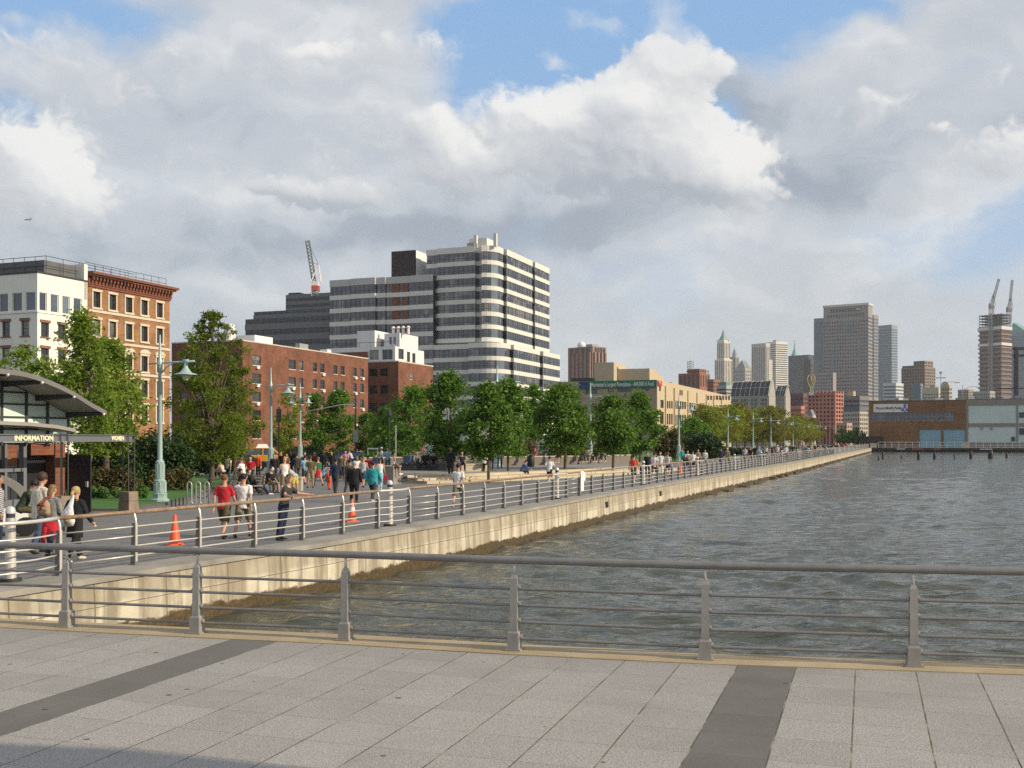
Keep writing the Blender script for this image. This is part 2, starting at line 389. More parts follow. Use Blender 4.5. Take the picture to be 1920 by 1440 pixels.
# ================================================================ ground, water, quay, pier deck
def ground_material():
    m, nt, b = new_mat('land'); v = coords(nt)
    nt.links.new(ramp(nt, noise(nt, v, .05, 5), [(.3, (.10, .10, .09)), (.7, (.16, .155, .14))]), b.inputs['Base Color']); b.inputs['Roughness'].default_value = .9
    return m
EXT = EDGE+[(119.0, 352.0), (2500.0, 700.0)]
mb = MB(); poly = [(-2500, -300), (-60, -300), (-24, -17)]+EXT+[(2500, 3400), (-2500, 3400)]
mb.add([(x, y, -.02) for x, y in poly], [tuple(range(len(poly)))])
structure('ground', mb, ground_material())
def paver_material():
    m, nt, b = new_mat('promenade_pavers'); tc = nt.nodes.new('ShaderNodeTexCoord'); v = tc.outputs['UV']
    mp = nt.nodes.new('ShaderNodeMapping'); nt.links.new(v, mp.inputs[0])
    br = nd(nt, 'ShaderNodeTexBrick', Scale=1.0); nt.links.new(mp.outputs[0], br.inputs['Vector'])
    br.inputs['Color1'].default_value = (.155, .152, .150, 1); br.inputs['Color2'].default_value = (.185, .18, .178, 1); br.inputs['Mortar'].default_value = (.10, .098, .095, 1)
    br.inputs['Brick Width'].default_value = .4; br.inputs['Row Height'].default_value = .2; br.inputs['Mortar Size'].default_value = .008
    n = noise(nt, v, .18, 6, .62); n2 = noise(nt, v, 4.0, 4, .6)
    c = mixc(nt, 1.0, br.outputs['Color'], ramp(nt, n, [(.3, (.86, .86, .87)), (.7, (1.14, 1.13, 1.1))]), 'MULTIPLY')
    c = mixc(nt, 1.0, c, ramp(nt, n2, [(.3, (.9, .9, .9)), (.7, (1.1, 1.1, 1.1))]), 'MULTIPLY')
    nt.links.new(c, b.inputs['Base Color']); b.inputs['Roughness'].default_value = .8
    return m
def strip(mb, line, d0, d1, z0, z1=None):
    a = offset_line(line, d0); c = offset_line(line, d1); z1 = z0 if z1 is None else z1
    for i in range(len(line)-1): mb.quad((*a[i], z0), (*a[i+1], z0), (*c[i+1], z1), (*c[i], z1))
def uv_xy(o, f):
    me = o.data; uv = me.uv_layers.new(name='UVMap')
    for l in me.loops: uv.data[l.index].uv = f(me.vertices[l.vertex_index].co)
cr, sr = math.cos(-BROT), math.sin(-BROT)
def quayuv(v): return (v.x*cr-v.y*sr, v.x*sr+v.y*cr)
M_PAVE = paver_material()
mb = MB(); strip(mb, EDGE, .95, 40, 0)
o = structure('promenade', mb, M_PAVE); uv_xy(o, quayuv)
# granite-grey concrete coping along the quay and the stained sea wall below
def quay_coping_material():
    m, nt, b = new_mat('quay_coping'); v = coords(nt)
    n = noise(nt, v, .8, 6, .65)
    c = ramp(nt, n, [(.3, (.21, .195, .17)), (.7, (.36, .34, .30))])
    nt.links.new(c, b.inputs['Base Color']); b.inputs['Roughness'].default_value = .85
    return m
mb = MB()
a = offset_line(EDGE, -.06); c = offset_line(EDGE, .95)
for i in range(len(EDGE)-1):
    mb.quad((*a[i], .012), (*a[i+1], .012), (*c[i+1], .012), (*c[i], .012))
    mb.quad((*a[i], -.10), (*a[i+1], -.10), (*a[i+1], .012), (*a[i], .012))
structure('quay_kerb', mb, quay_coping_material())
def seawall_material():
    m, nt, b = new_mat('stained_seawall'); tc = nt.nodes.new('ShaderNodeTexCoord'); uv = tc.outputs['UV']
    sp = nt.nodes.new('ShaderNodeSeparateXYZ'); nt.links.new(uv, sp.inputs[0]); u, v = sp.outputs[0], sp.outputs[1]
    def mapped(sx, sy):
        mp = nt.nodes.new('ShaderNodeMapping'); mp.inputs['Scale'].default_value = (sx, sy, 1); nt.links.new(uv, mp.inputs[0]); return mp.outputs[0]
    c = ramp(nt, noise(nt, mapped(1, 1.5), 1.1, 6, .6), [(.3, (.49, .44, .335)), (.7, (.66, .61, .49))])
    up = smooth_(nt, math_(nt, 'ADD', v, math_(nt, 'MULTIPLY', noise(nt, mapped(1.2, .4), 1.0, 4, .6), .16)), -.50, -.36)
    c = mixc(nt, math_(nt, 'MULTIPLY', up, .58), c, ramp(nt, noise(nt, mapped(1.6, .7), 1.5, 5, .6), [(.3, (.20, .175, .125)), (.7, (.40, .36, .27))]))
    # rain streaks, rust, and whole panels of duller concrete
    s1 = noise(nt, mapped(2.6, .22), 1.0, 5, .65)
    c = mixc(nt, math_(nt, 'MULTIPLY', smooth_(nt, s1, .44, .62), .72), c, (.17, .14, .095))
    s2 = noise(nt, mapped(.9, .12), 1.0, 3, .6)
    c = mixc(nt, math_(nt, 'MULTIPLY', smooth_(nt, s2, .47, .60), .75), c, (.27, .225, .16))
    s3 = noise(nt, mapped(5.5, .3), 1.0, 3, .5)
    c = mixc(nt, math_(nt, 'MULTIPLY', smooth_(nt, s3, .62, .74), .5), c, (.76, .72, .60))
    # joints
    fu = math_(nt, 'PINGPONG', u, .95); j1 = math_(nt, 'LESS_THAN', fu, .016)
    vj = math_(nt, 'ABSOLUTE', math_(nt, 'ADD', v, .56)); j2 = math_(nt, 'LESS_THAN', vj, .009)
    j = math_(nt, 'MAXIMUM', j1, j2)
    c = mixc(nt, math_(nt, 'MULTIPLY', j, .75), c, (.10, .085, .06))
    # tide line: wet brown algae
    n4 = noise(nt, mapped(.8, 1.2), 1.4, 6, .7)
    lim = math_(nt, 'MULTIPLY_ADD', n4, .50, -1.185)
    al = smooth_(nt, math_(nt, 'SUBTRACT', lim, v), -.03, .05)
    alc = ramp(nt, noise(nt, mapped(3, 3), 2.5, 5, .65), [(.3, (.040, .028, .013)), (.7, (.115, .078, .030))])
    c = mixc(nt, al, c, alc)
    nt.links.new(c, b.inputs['Base Color'])
    nt.links.new(math_(nt, 'MULTIPLY_ADD', al, -.35, .85), b.inputs['Roughness'])
    bn = nd(nt, 'ShaderNodeBump', Strength=.5, Distance=.03)
    h = math_(nt, 'SUBTRACT', noise(nt, mapped(6, 6), 1.5, 6, .6), math_(nt, 'MULTIPLY', j, .8))
    nt.links.new(h, bn.inputs['Height']); nt.links.new(bn.outputs[0], b.inputs['Normal'])
    return m
wp = Path(EDGE); L = wp.c[-1]
vsl, fsl, uvl = [], [], []
ts = [i*1.0 for i in range(int(L)+1)]+[L]
zs = [-.10, -.56, -.9, -1.2, -3.0]
for t in ts:
    p, d = wp.at(t)
    for z in zs:
        off = (.035 if z <= -.56 else 0)
        vsl.append((p.x+d.y*off, p.y-d.x*off, z)); uvl.append((t, z))
k = len(zs)
for i in range(len(ts)-1):
    for q in range(k-1): fsl.append((i*k+q, i*k+q+1, (i+1)*k+q+1, (i+1)*k+q))
mb = MB(); mb.add(vsl, fsl)
# drain slots, bottom rubble ledge belongs to the same wall
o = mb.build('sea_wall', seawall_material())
uvd = o.data.uv_layers.new(name='UVMap')
for l in o.data.loops: uvd.data[l.index].uv = uvl[l.vertex_index]
tag(o, 'long stained tan concrete sea wall below the promenade railing', 'sea wall')
mb = MB(); random.seed(5)
lp = Path(offset_line(EDGE, -.02))
t = 72.0
while t < 330:
    p, d = lp.at(t); ln = random.uniform(1.2, 3.0); hgt = -1.22+random.uniform(.08, .30)
    M = Matrix.Translation((p.x, p.y, 0)) @ Matrix.Rotation(math.atan2(d.y, d.x), 4, 'Z')
    wdt = random.uniform(.35, .8)
    pl = [(0, .1), (ln*.5, .1), (ln, .1), (ln*.95, -wdt*.7), (ln*.55, -wdt), (ln*.1, -wdt*.8)]
    if random.random() < .85: mb.prism(pl, -1.6, hgt, M)
    t += ln*random.uniform(.9, 1.3)
mb.build('toe_ledge', mat('wet_rubble', (.085, .06, .03), .6, .4, 2, bump=.6, bscale=6), o)
for px, py in ((1251, 926), (1119, 947)):
    g = G(px, py, -.5); mb = MB(); x = edge_x(g.y)
    M = Matrix.Translation((x, g.y, 0)) @ Matrix.Rotation(R(90)+BROT, 4, 'Z')
    mb.box(-.22, .22, -.06, .01, -.62, -.34, M); mb.build('drain_opening', M_BLACK, o)
# ---- water
def water_material():
    m, nt, b = new_mat('river_water'); v = coords(nt)
    n = noise(nt, v, .05, 4)
    nt.links.new(ramp(nt, n, [(.3, (.052, .057, .042)), (.7, (.080, .085, .064))]), b.inputs['Base Color'])
    b.inputs['Roughness'].default_value = .07; b.inputs['IOR'].default_value = 1.333; b.inputs['Specular IOR Level'].default_value = .5
    w1 = noise(nt, coords(nt, (.55, 1.5, 1), rot=(0, 0, R(12))), 2.2, 4, .58)
    w2 = noise(nt, coords(nt, (.6, 1.7, 1), rot=(0, 0, R(-14))), .7, 4, .55)
    h = math_(nt, 'ADD', math_(nt, 'MULTIPLY', w1, .13), math_(nt, 'MULTIPLY', w2, .17))
    bn = nd(nt, 'ShaderNodeBump', Strength=1.0, Distance=1.0); nt.links.new(h, bn.inputs['Height']); nt.links.new(bn.outputs[0], b.inputs['Normal'])
    return m
WZ = -1.22
random.seed(11)
WAVES = []
for i in range(34):
    lam = .30*(1.10**i); th = R(248)+random.gauss(0, .55)
    WAVES.append((2*PI/lam*math.cos(th), 2*PI/lam*math.sin(th), random.uniform(0, 2*PI), lam*.0128*(1 if lam < 1.2 else (1.2/lam)**1.15), lam))
ys = []; y = 9.0
while y < 420: ys.append(y); y += max(.075, (y-4)*.0055)
ys += [600, 1000]
NX = 230; vsl, fsl = [], []
for j, y in enumerate(ys):
    dy = (ys[min(j+1, len(ys)-1)]-y)
    x0 = edge_x(y)-1.5
    x1 = .56*y+6
    if y > 420: x0, x1 = -100, 1200
    row = [-2400, -60]+[x0+(x1-x0)*i/(NX-5) for i in range(NX-4)]+[x1+60, 2500]
    dx = (x1-x0)/(NX-5)
    for i, x in enumerate(row):
        z = 0
        if 1 < i < NX-2 and y < 420:
            for kx, ky, ph, am, lam in WAVES:
                q = lam/(2.2*max(dx*.8, dy))
                if q > 1: z += am*math.sin(kx*x+ky*y+ph)*min(1, (q-1)*1.5)
            z *= .75+.5*mnoise.noise(Vector((x*.07, y*.04, 0)))
        vsl.append((x, y, WZ+z))
n_ = NX
# front row reaches back under the deck
vsl = [(x, -200, WZ) for x, _, _ in vsl[:n_]]+vsl
ys = [-200]+ys
for j in range(len(ys)-1):
    for i in range(n_-1): fsl.append((j*n_+i, j*n_+i+1, (j+1)*n_+i+1, (j+1)*n_+i))
mb = MB(); mb.add(vsl, fsl); structure('water', mb, water_material(), True)
# ---- pier deck in the foreground
POSTS = [(-12.6, 16.35), (-10.45, 15.8), (-8.3, 15.24), (-6.13, 14.69), (-4.19, 14.2), (-2.14, 13.72), (.03, 13.07), (2.27, 12.53), (4.57, 12.15), (6.9, 11.75), (9.2, 11.33), (11.5, 10.9)]
DR = -math.atan2(.3325, 1.0)
def deck_material():
    m, nt, b = new_mat('deck_slabs'); tc = nt.nodes.new('ShaderNodeTexCoord'); sp = nt.nodes.new('ShaderNodeSeparateXYZ'); nt.links.new(tc.outputs['Object'], sp.inputs[0])
    x, y = sp.outputs[0], sp.outputs[1]; v = tc.outputs['Object']
    T = .64
    xs = math_(nt, 'MULTIPLY', math_(nt, 'ADD', x, 1.40+64*T), 1/T); ysn = math_(nt, 'MULTIPLY', math_(nt, 'ADD', y, 68-11.55), 1/.68)
    ix = math_(nt, 'FLOOR', xs); iy = math_(nt, 'FLOOR', ysn)
    fx = math_(nt, 'ABSOLUTE', math_(nt, 'SUBTRACT', math_(nt, 'FRACT', xs), .5)); fy = math_(nt, 'ABSOLUTE', math_(nt, 'SUBTRACT', math_(nt, 'FRACT', ysn), .5))
    band = math_(nt, 'LESS_THAN', math_(nt, 'ABSOLUTE', math_(nt, 'SUBTRACT', math_(nt, 'MODULO', ix, 10.0), 4.0)), .5)
    cb = nt.nodes.new('ShaderNodeCombineXYZ'); nt.links.new(ix, cb.inputs[0]); nt.links.new(iy, cb.inputs[1])
    wn = nt.nodes.new('ShaderNodeTexWhiteNoise'); nt.links.new(cb.outputs[0], wn.inputs['Vector'])
    sp1 = noise(nt, v, 70, 3, .7); sp2 = noise(nt, v, 150, 2, .6)
    c = ramp(nt, sp1, [(.32, (.15, .141, .133)), (.5, (.35, .333, .314)), (.68, (.51, .49, .462))])
    c = mixc(nt, math_(nt, 'MULTIPLY', smooth_(nt, sp2, .56, .68), .85), c, (.10, .092, .082))
    tone = math_(nt, 'MULTIPLY_ADD', wn.outputs['Value'], .13, .93)
    tn = nt.nodes.new('ShaderNodeCombineColor'); [nt.links.new(tone, tn.inputs[i]) for i in range(3)]
    c = mixc(nt, 1.0, c, tn.outputs[0], 'MULTIPLY')
    bc = ramp(nt, noise(nt, v, 60, 3, .6), [(.3, (.115, .108, .10)), (.7, (.16, .152, .14))])
    bc = mixc(nt, 1.0, bc, tn.outputs[0], 'MULTIPLY')
    c = mixc(nt, band, c, bc)
    c = mixc(nt, math_(nt, 'MULTIPLY', smooth_(nt, noise(nt, v, .55, 6, .68), .42, .72), .42), c, (.21, .20, .185))
    # trodden gum and drips
    vo = nd(nt, 'ShaderNodeTexVoronoi', Scale=2.7); nt.links.new(v, vo.inputs['Vector'])
    sz = math_(nt, 'MULTIPLY_ADD', wn.outputs['Value'], .02, .035)
    rnd = nt.nodes.new('ShaderNodeSeparateColor'); nt.links.new(vo.outputs['Color'], rnd.inputs[0])
    gum = math_(nt, 'MULTIPLY', math_(nt, 'LESS_THAN', vo.outputs['Distance'], math_(nt, 'MULTIPLY_ADD', rnd.outputs[0], .075, .02)), math_(nt, 'GREATER_THAN', rnd.outputs[1], .35))
    c = mixc(nt, math_(nt, 'MULTIPLY', gum, .8), c, (.05, .048, .045))
    jn = noise(nt, v, 2.3, 4, .6)
    jx = math_(nt, 'GREATER_THAN', fx, .4885); jy = math_(nt, 'GREATER_THAN', fy, .4945)
    jc = ramp(nt, jn, [(.34, (.04, .037, .03)), (.52, (.12, .115, .06)), (.70, (.36, .34, .28))])
    c = mixc(nt, math_(nt, 'MULTIPLY', jy, .6), c, (.07, .065, .055))
    c = mixc(nt, math_(nt, 'MULTIPLY', jx, .9), c, jc)
    nt.links.new(c, b.inputs['Base Color']); b.inputs['Roughness'].default_value = .82; b.inputs['Specular IOR Level'].default_value = .3
    bn = nd(nt, 'ShaderNodeBump', Strength=.35, Distance=.006)
    hgt = math_(nt, 'SUBTRACT', sp1, math_(nt, 'MULTIPLY', math_(nt, 'MAXIMUM', jx, jy), 1.5))
    nt.links.new(hgt, bn.inputs['Height']); nt.links.new(bn.outputs[0], b.inputs['Normal'])
    return m
inner = offset_line(POSTS, -.27); outer = offset_line(POSTS, .36)
mb = MB(); Mi = Matrix.Rotation(-DR, 4, 'Z')
poly = inner+[(40, 6), (40, -40), (-30, -40), (-30, 12)]
mb.add([Mi @ Vector((x, y, .012)) for x, y in poly], [tuple(range(len(poly)))[::-1]])
o = structure('pier_deck', mb, deck_material()); o.rotation_euler = (0, 0, DR)
mb = MB()
for i in range(len(POSTS)-1):
    a, b_, c, d = inner[i], inner[i+1], outer[i+1], outer[i]
    mb.quad((*a, .024), (*b_, .024), (*c, .024), (*d, .024)); mb.quad((*d, .024), (*c, .024), (*c, -.75), (*d, -.75)); mb.quad((*b_, .024), (*a, .024), (*a, -.1), (*b_, -.1))
def kerb_material():
    m, nt, b = new_mat('tan_kerb'); v = coords(nt)
    c = ramp(nt, noise(nt, v, 1.5, 6, .6), [(.3, (.33, .255, .15)), (.7, (.46, .365, .23))])
    c = mixc(nt, math_(nt, 'MULTIPLY', smooth_(nt, noise(nt, v, 30, 3), .6, .75), .5), c, (.16, .13, .08))
    nt.links.new(c, b.inputs['Base Color']); b.inputs['Roughness'].default_value = .8
    return m
structure('deck_kerb', mb, kerb_material())
# joints in the kerb and the deck's own underside
mb = MB(); mb.add([(x, y, -.76) for x, y in outer+[(40, 6), (40, -40), (-30, -40)]], [tuple(range(len(outer)+3))])
structure('deck_slab', mb, M_CONC)
# ---- foreground railing
def railing(name, label, posts, z, mrail, mpost, mtop, top=1.12, hs=(.77, .57, .365, .163), rr=.018, rt=.045, limit=100):
    root = thing(name, label, 'railing', (0, 0, 0))
    return root
fr = thing('pier_railing', 'dark grey metal railing along the edge of the tiled pier deck in front', 'railing', (0, 13.4, 0))
fp = [(x, y-13.4) for x, y in POSTS]
mb = MB(); mb.tube([(x, y, 1.12) for x, y in fp], .046, 14); mb.build('handrail', M_BRONZE, fr, True)
for h in (.77, .57, .365, .163):
    mb = MB(); mb.tube([(x, y, h) for x, y in fp], .0185, 10); mb.build('rail', M_BRONZE, fr, True)
def post_mesh():
    mb = MB(); mb.taper(.092, .115, .088, .08, .22, .875); mb.taper(.088, .08, .045, .045, .875, .925)
    for s in (-1, 1):
        for h in (.77, .57, .365): mb.tube([(s*.05, 0, h), (s*.075, 0, h)], .027, 10)
    bm = MB(); bm.taper(.145, .165, .138, .155, .02, .212); bm.taper(.138, .155, .10, .12, .212, .235); bm.box(-.095, .095, -.105, .105, 0, .02)
    for s in (-1, 1): bm.tube([(s*.07, 0, .163), (s*.10, 0, .163)], .03, 10)
    pm = MB(); pm.tube([(0, 0, .90), (0, 0, 1.09)], .017, 10); pm.tube([(0, 0, 1.065), (0, 0, 1.085)], .03, 10)
    return mb, bm, pm
pb, bb, pp = post_mesh()
pme, bme, ppe = pb.mesh('post', M_POST), bb.mesh('post_base', M_POST), pp.mesh('handrail_pin', M_STEEL, True)
for i, (x, y) in enumerate(fp):
    a = Vector(fp[max(0, i-1)]); b_ = Vector(fp[min(len(fp)-1, i+1)]); t = b_-a
    q = link('post', pme, fr, (x, y, .024), math.atan2(t.y, t.x)); link('post_base', bme, q); link('handrail_pin', ppe, q)
# ---- quay railing: timber handrail, steel posts, bulging bays round the light bollards
RL = offset_line(EDGE, .82); rp = Path(RL)
def t_at_y(Y):
    lo, hi = 0, rp.c[-1]
    for _ in range(40):
        m_ = (lo+hi)/2
        if rp.at(m_)[0].y < Y: lo = m_
        else: hi = m_
    return lo
T0 = t_at_y(31.0)          # post just before the bollard bay seen in the middle of the picture
SP = 1.95
qr = thing('quay_railing', 'long steel railing with brown timber handrail on top of the sea wall', 'railing', (RL[2][0], RL[2][1], 0))
O = Vector((RL[2][0], RL[2][1], 0))
i0 = -int((T0-t_at_y(13))/SP); i1 = int((rp.c[-1]-T0)/SP)
idx = list(range(i0, i1+1))
def is_bay(i): return i % 8 == 0 if i >= 0 else (i+7) % 8 == 0
woodruns, run = [], []
pts_rail = {h: [] for h in (.80, .60, .40, .20)}
for i in idx:
    p, d = rp.at(T0+i*SP)
    run.append(p)
    if is_bay(i):
        woodruns.append(run); run = []
        for k in range(0, 9):
            f = k/8; q, d2 = rp.at(T0+(i+f)*SP); b_ = .28*math.sin(PI*f)**1.3
            q = Vector((q.x+d2.y*b_, q.y-d2.x*b_, 0)); run.append(q)
            for h in pts_rail: pts_rail[h].append(q+Vector((0, 0, h)))
        woodruns.append(('steel', run)); run = []
    else:
        for h in pts_rail: pts_rail[h].append(p+Vector((0, 0, h)))
woodruns.append(run)
for r_ in woodruns:
    st = isinstance(r_, tuple); pts = r_[1] if st else r_
    if len(pts) < 2: continue
    mb = MB(); mb.tube([q+Vector((0, 0, 1.10))-O for q in pts], .042 if not st else .036, 10); mb.build('handrail', M_STEEL if st else M_WOOD, qr, True)
for h, pts in pts_rail.items():
    mb = MB(); mb.tube([q-O for q in pts], .0165, 8); mb.build('rail', M_STEEL, qr, True)
def qpost():
    mb = MB()                                              # local x along the rail, local -y toward the water
    mb.tube([(0, -.05, 0), (0, -.05, .84), (0, -.045, .94), (0, -.02, 1.02), (0, .0, 1.07)], .021, 8)
    mb.box(-.028, .028, -.072, -.05, 0, .86)
    pl = MB(); pl.taper(.05, .15, .045, .08, 0, .86); pl.box(-.08, .08, -.10, .10, 0, .015)
    return mb.mesh('post', M_STEEL, 'a'), pl.mesh('post_plate', mat('post_plate_grey', (.20, .19, .175), .45, .15, 4, metal=.4))
qm, qpl = qpost()
rest = MB()
for n_, i in enumerate(idx):
    p, d = rp.at(T0+i*SP); ang = math.atan2(d.y, d.x)
    if n_ < 99:
        q = link('post', qm, qr, p-O+Vector((0, 0, .012)), ang); link('post_plate', qpl, q)
    else:
        M = Matrix.Translation(p-O) @ Matrix.Rotation(ang, 4, 'Z')
        rest.add([M @ v.co for v in qm.vertices], [tuple(f.vertices) for f in qm.polygons])
o = rest.build('posts', M_STEEL, qr); o['kind'] = 'stuff'
# light bollards standing inside the bulging bays
BLAB = ['steel light bollard at the far left end of the quay railing', 'steel light bollard behind the railing near the cone with white collars', 'steel light bollard beside the white sign panel on the railing',
        'steel light bollard beside the runner in the orange shirt', 'steel light bollard just past the small far orange cone', 'steel light bollard before the man in the navy jacket']
bol = None; nb = 0
for i in idx:
    if not is_bay(i): continue
    p, d = rp.at(T0+(i+.5)*SP)
    if p.y < 17: continue
    loc = (p.x-d.y*.12, p.y+d.x*.12, .012)
    if bol is None:
        bol = thing('light_bollard', '', 'bollard', loc, 0, 'steel light bollards along the quay railing')
        mb = MB(); mb.lathe([(.155, 0), (.155, .02), (.105, .05), (.098, .1), (.09, .95), (.085, 1.16)], 20); mb.build('bollard_body', M_STEEL, bol, 'a')
        mb = MB(); mb.lathe([(.08, 1.16), (.08, 1.24)], 20); mb.build('lens', mat('lens_dark', (.05, .05, .07), .2), bol, 'a')
        mb = MB(); mb.lathe([(.09, 1.24), (.09, 1.28), (.075, 1.34), (.03, 1.37)], 20); mb.build('cap', mat('bollard_cap', (.62, .61, .6), .35, .05, 3, metal=.3), bol, 'a')
        mb = MB(); mb.lathe([(.19, 0), (.19, .06)], 20); mb.build('footing', M_DARK, bol, 'a'); b_ = bol
    else: b_ = copy_tree(bol); b_.location = loc
    if nb < len(BLAB): b_['label'] = BLAB[nb]
    else: b_['label'] = 'small steel light bollard of the distant stretch of quay railing'
    nb += 1
# white sign panel tied to the railing
g = rp.at(t_at_y(49.2))[0]
o = thing('sign_panel', 'small white panel tied to the quay railing past the bollard', 'sign', (g.x+.12, g.y-.3, .2), R(62))
mb = MB(); mb.box(-.16, .16, -.012, .012, .05, .95); mb.build('panel', M_WHITE, o)
mb = MB(); mb.box(.17, .34, -.01, .01, .50, .90); mb.build('label_plate', M_WHITE, o)
# ================================================================ buildings
class Bld:
    """root at the near corner; local x toward the river, y along the quay.  face N: y=0, s in [-W,0];  face R: x=0, s in [0,L]"""
    def __init__(b, name, label, xc, Y, ytop=None, xl=None, xr=None, H=None, rz=BROT, cat='building', group=None):
        p = P(xc, HZ, Y); b.c = Vector((p.x, p.y, 0)); b.root = thing(name, label, cat, b.c, rz, group)
        b.W = span_north(b.c, xl) if xl is not None else 12.0
        b.L = span_river(b.c, xr) if xr is not None else 12.0
        b.H = H if H is not None else zat(ytop, Y)
    def z(b, y, s=0, face='R'):            # height of photo row y at a place on a face
        Y = b.c.y+(s*UY if face == 'R' else -s*-UX*-1)
        if face == 'N': Y = b.c.y+(-s)*UX
        return zat(y, Y)
    def s(b, x, face='R'): return span_river(b.c, x) if face == 'R' else -span_north(b.c, x)
def fmap(face, s, z, d, y0=0.0, x0=0.0):
    return (s+x0, d+y0, z) if face == 'N' else (x0-d, s+y0, z)
def wall_face(mb, face, s0, s1, z0, z1, rects, depth, y0=0.0, x0=0.0):
    """a wall pierced by openings (s0,s1,z0,z1) with reveals"""
    ss = sorted({round(v, 4) for v in [s0, s1]+[r[0] for r in rects]+[r[1] for r in rects] if s0-1e-4 <= v <= s1+1e-4})
    zz = sorted({round(v, 4) for v in [z0, z1]+[r[2] for r in rects]+[r[3] for r in rects] if z0-1e-4 <= v <= z1+1e-4})
    q = lambda a, z, d: fmap(face, a, z, d, y0, x0)
    for i in range(len(ss)-1):
        cs = (ss[i]+ss[i+1])/2
        col = [r for r in rects if r[0] < cs < r[1]]
        z_from = None
        for j in range(len(zz)-1):
            cz = (zz[j]+zz[j+1])/2
            hole = any(r[2] < cz < r[3] for r in col)
            if not hole and z_from is None: z_from = zz[j]
            if hole and z_from is not None: mb.quad(q(ss[i], z_from, 0), q(ss[i+1], z_from, 0), q(ss[i+1], zz[j], 0), q(ss[i], zz[j], 0)); z_from = None
        if z_from is not None: mb.quad(q(ss[i], z_from, 0), q(ss[i+1], z_from, 0), q(ss[i+1], zz[-1], 0), q(ss[i], zz[-1], 0))
    for a, b_, c, d_ in rects:
        mb.quad(q(a, c, 0), q(b_, c, 0), q(b_, c, depth), q(a, c, depth)); mb.quad(q(a, d_, depth), q(b_, d_, depth), q(b_, d_, 0), q(a, d_, 0))
        mb.quad(q(a, c, 0), q(a, c, depth), q(a, d_, depth), q(a, d_, 0)); mb.quad(q(b_, c, depth), q(b_, c, 0), q(b_, d_, 0), q(b_, d_, depth))
WCACHE = {}
def window_meshes(w, h, style, fm, gm):
    key = (round(w, 2), round(h, 2), style, fm.name, gm.name)
    if key in WCACHE: return WCACHE[key]
    f = MB(); t = .07 if style != 'far' else .12
    f.box(-w/2, w/2, -.03, .06, 0, t); f.box(-w/2, w/2, -.03, .06, h-t, h); f.box(-w/2, -w/2+t, -.028, .058, t, h-t); f.box(w/2-t, w/2, -.028, .058, t, h-t)
    if style == 'sash': f.box(-w/2+t, w/2-t, -.02, .05, h*.5-.03, h*.5+.03)
    if style == 'double': f.box(-.03, .03, -.02, .05, t, h-t); f.box(-w/2+t, -.03, -.015, .045, h*.5-.025, h*.5+.025); f.box(.03, w/2-t, -.015, .045, h*.5-.025, h*.5+.025)
    if style == 'mull':
        n = max(2, int(w/1.2))
        for k in range(1, n): f.box(-w/2+w*k/n-.03, -w/2+w*k/n+.03, -.02, .05, t, h-t)
    g = MB(); g.quad((-w/2+t, .01, t), (w/2-t, .01, t), (w/2-t, .01, h-t), (-w/2+t, .01, h-t))
    WCACHE[key] = (f.mesh('window', fm), g.mesh('pane', gm)); return WCACHE[key]
def put_windows(b, face, rects, depth, fm, gm, style='sash', y0=0.0, x0=0.0, pane=True, limit=100):
    for n, (a, b_, c, d) in enumerate(rects):
        fme, gme = window_meshes(b_-a, d-c, style, fm, gm)
        o = link('window', fme, b.root, fmap(face, (a+b_)/2, c, depth-.05, y0, x0), 0 if face == 'N' else R(90))
        if pane: link('pane', gme, o)
def sills(mb, face, rects, sh, sw, proj, over=.1, y0=0.0, x0=0.0, lintel=None):
    for a, b_, c, d in rects:
        bx = [(c-sh, c-.004)] if sh else []
        if lintel: bx.append((d+.004, d+lintel))
        for z0, z1 in bx:
            vs = [fmap(face, s, z, dd, y0, x0) for z in (z0, z1) for dd in (-proj, .02) for s in (a-over, b_+over)]
            mb.add(vs, [(0, 2, 3, 1), (4, 5, 7, 6), (0, 1, 5, 4), (1, 3, 7, 5), (3, 2, 6, 7), (2, 0, 4, 6)])
def band(mb, b, z0, z1, proj, W=None, L=None, faces='NR'):
    W = W or b.W; L = L or b.L
    mb.prism([(-W-.0, -proj), (proj, -proj), (proj, L), (-W, L)] if faces == 'NR' else ([(-.02, 0), (proj, 0), (proj, L), (-.02, L)] if faces == 'R' else [(-W, -proj), (0, -proj), (0, .02), (-W, .02)]), z0, z1)
def shell(mb, b, H, skipN=False, skipR=False, y0=0., x0=0., W=None, L=None, z0=0.):
    W = W or b.W; L = L or b.L; x1, y1 = x0-W, y0+L
    if not skipN: mb.quad((x1, y0, z0), (x0, y0, z0), (x0, y0, H), (x1, y0, H))
    if not skipR: mb.quad((x0, y0, z0), (x0, y1, z0), (x0, y1, H), (x0, y0, H))
    mb.quad((x1, y1, z0), (x1, y0, z0), (x1, y0, H), (x1, y1, H)); mb.quad((x0, y1, z0), (x1, y1, z0), (x1, y1, H), (x0, y1, H))
def roof(b, H, m, y0=0., x0=0., W=None, L=None, name='roof', parent=None):
    W = W or b.W; L = L or b.L; mb = MB(); mb.box(x0-W+.25, x0-.25, y0+.25, y0+L-.25, H-.5, H-.35); return mb.build(name, m, parent or b.root)
M_ROOF = mat('tar_roof', (.10, .095, .09), .9, .2, .5)
M_WF = mat('window_frame_dark', (.06, .055, .05), .5, .2, 2)
M_WFW = mat('window_frame_white', (.70, .68, .64), .55, .08, 2)
def grid(cols, rows): return [(a, b_, c, d) for (c, d) in rows for (a, b_) in cols]
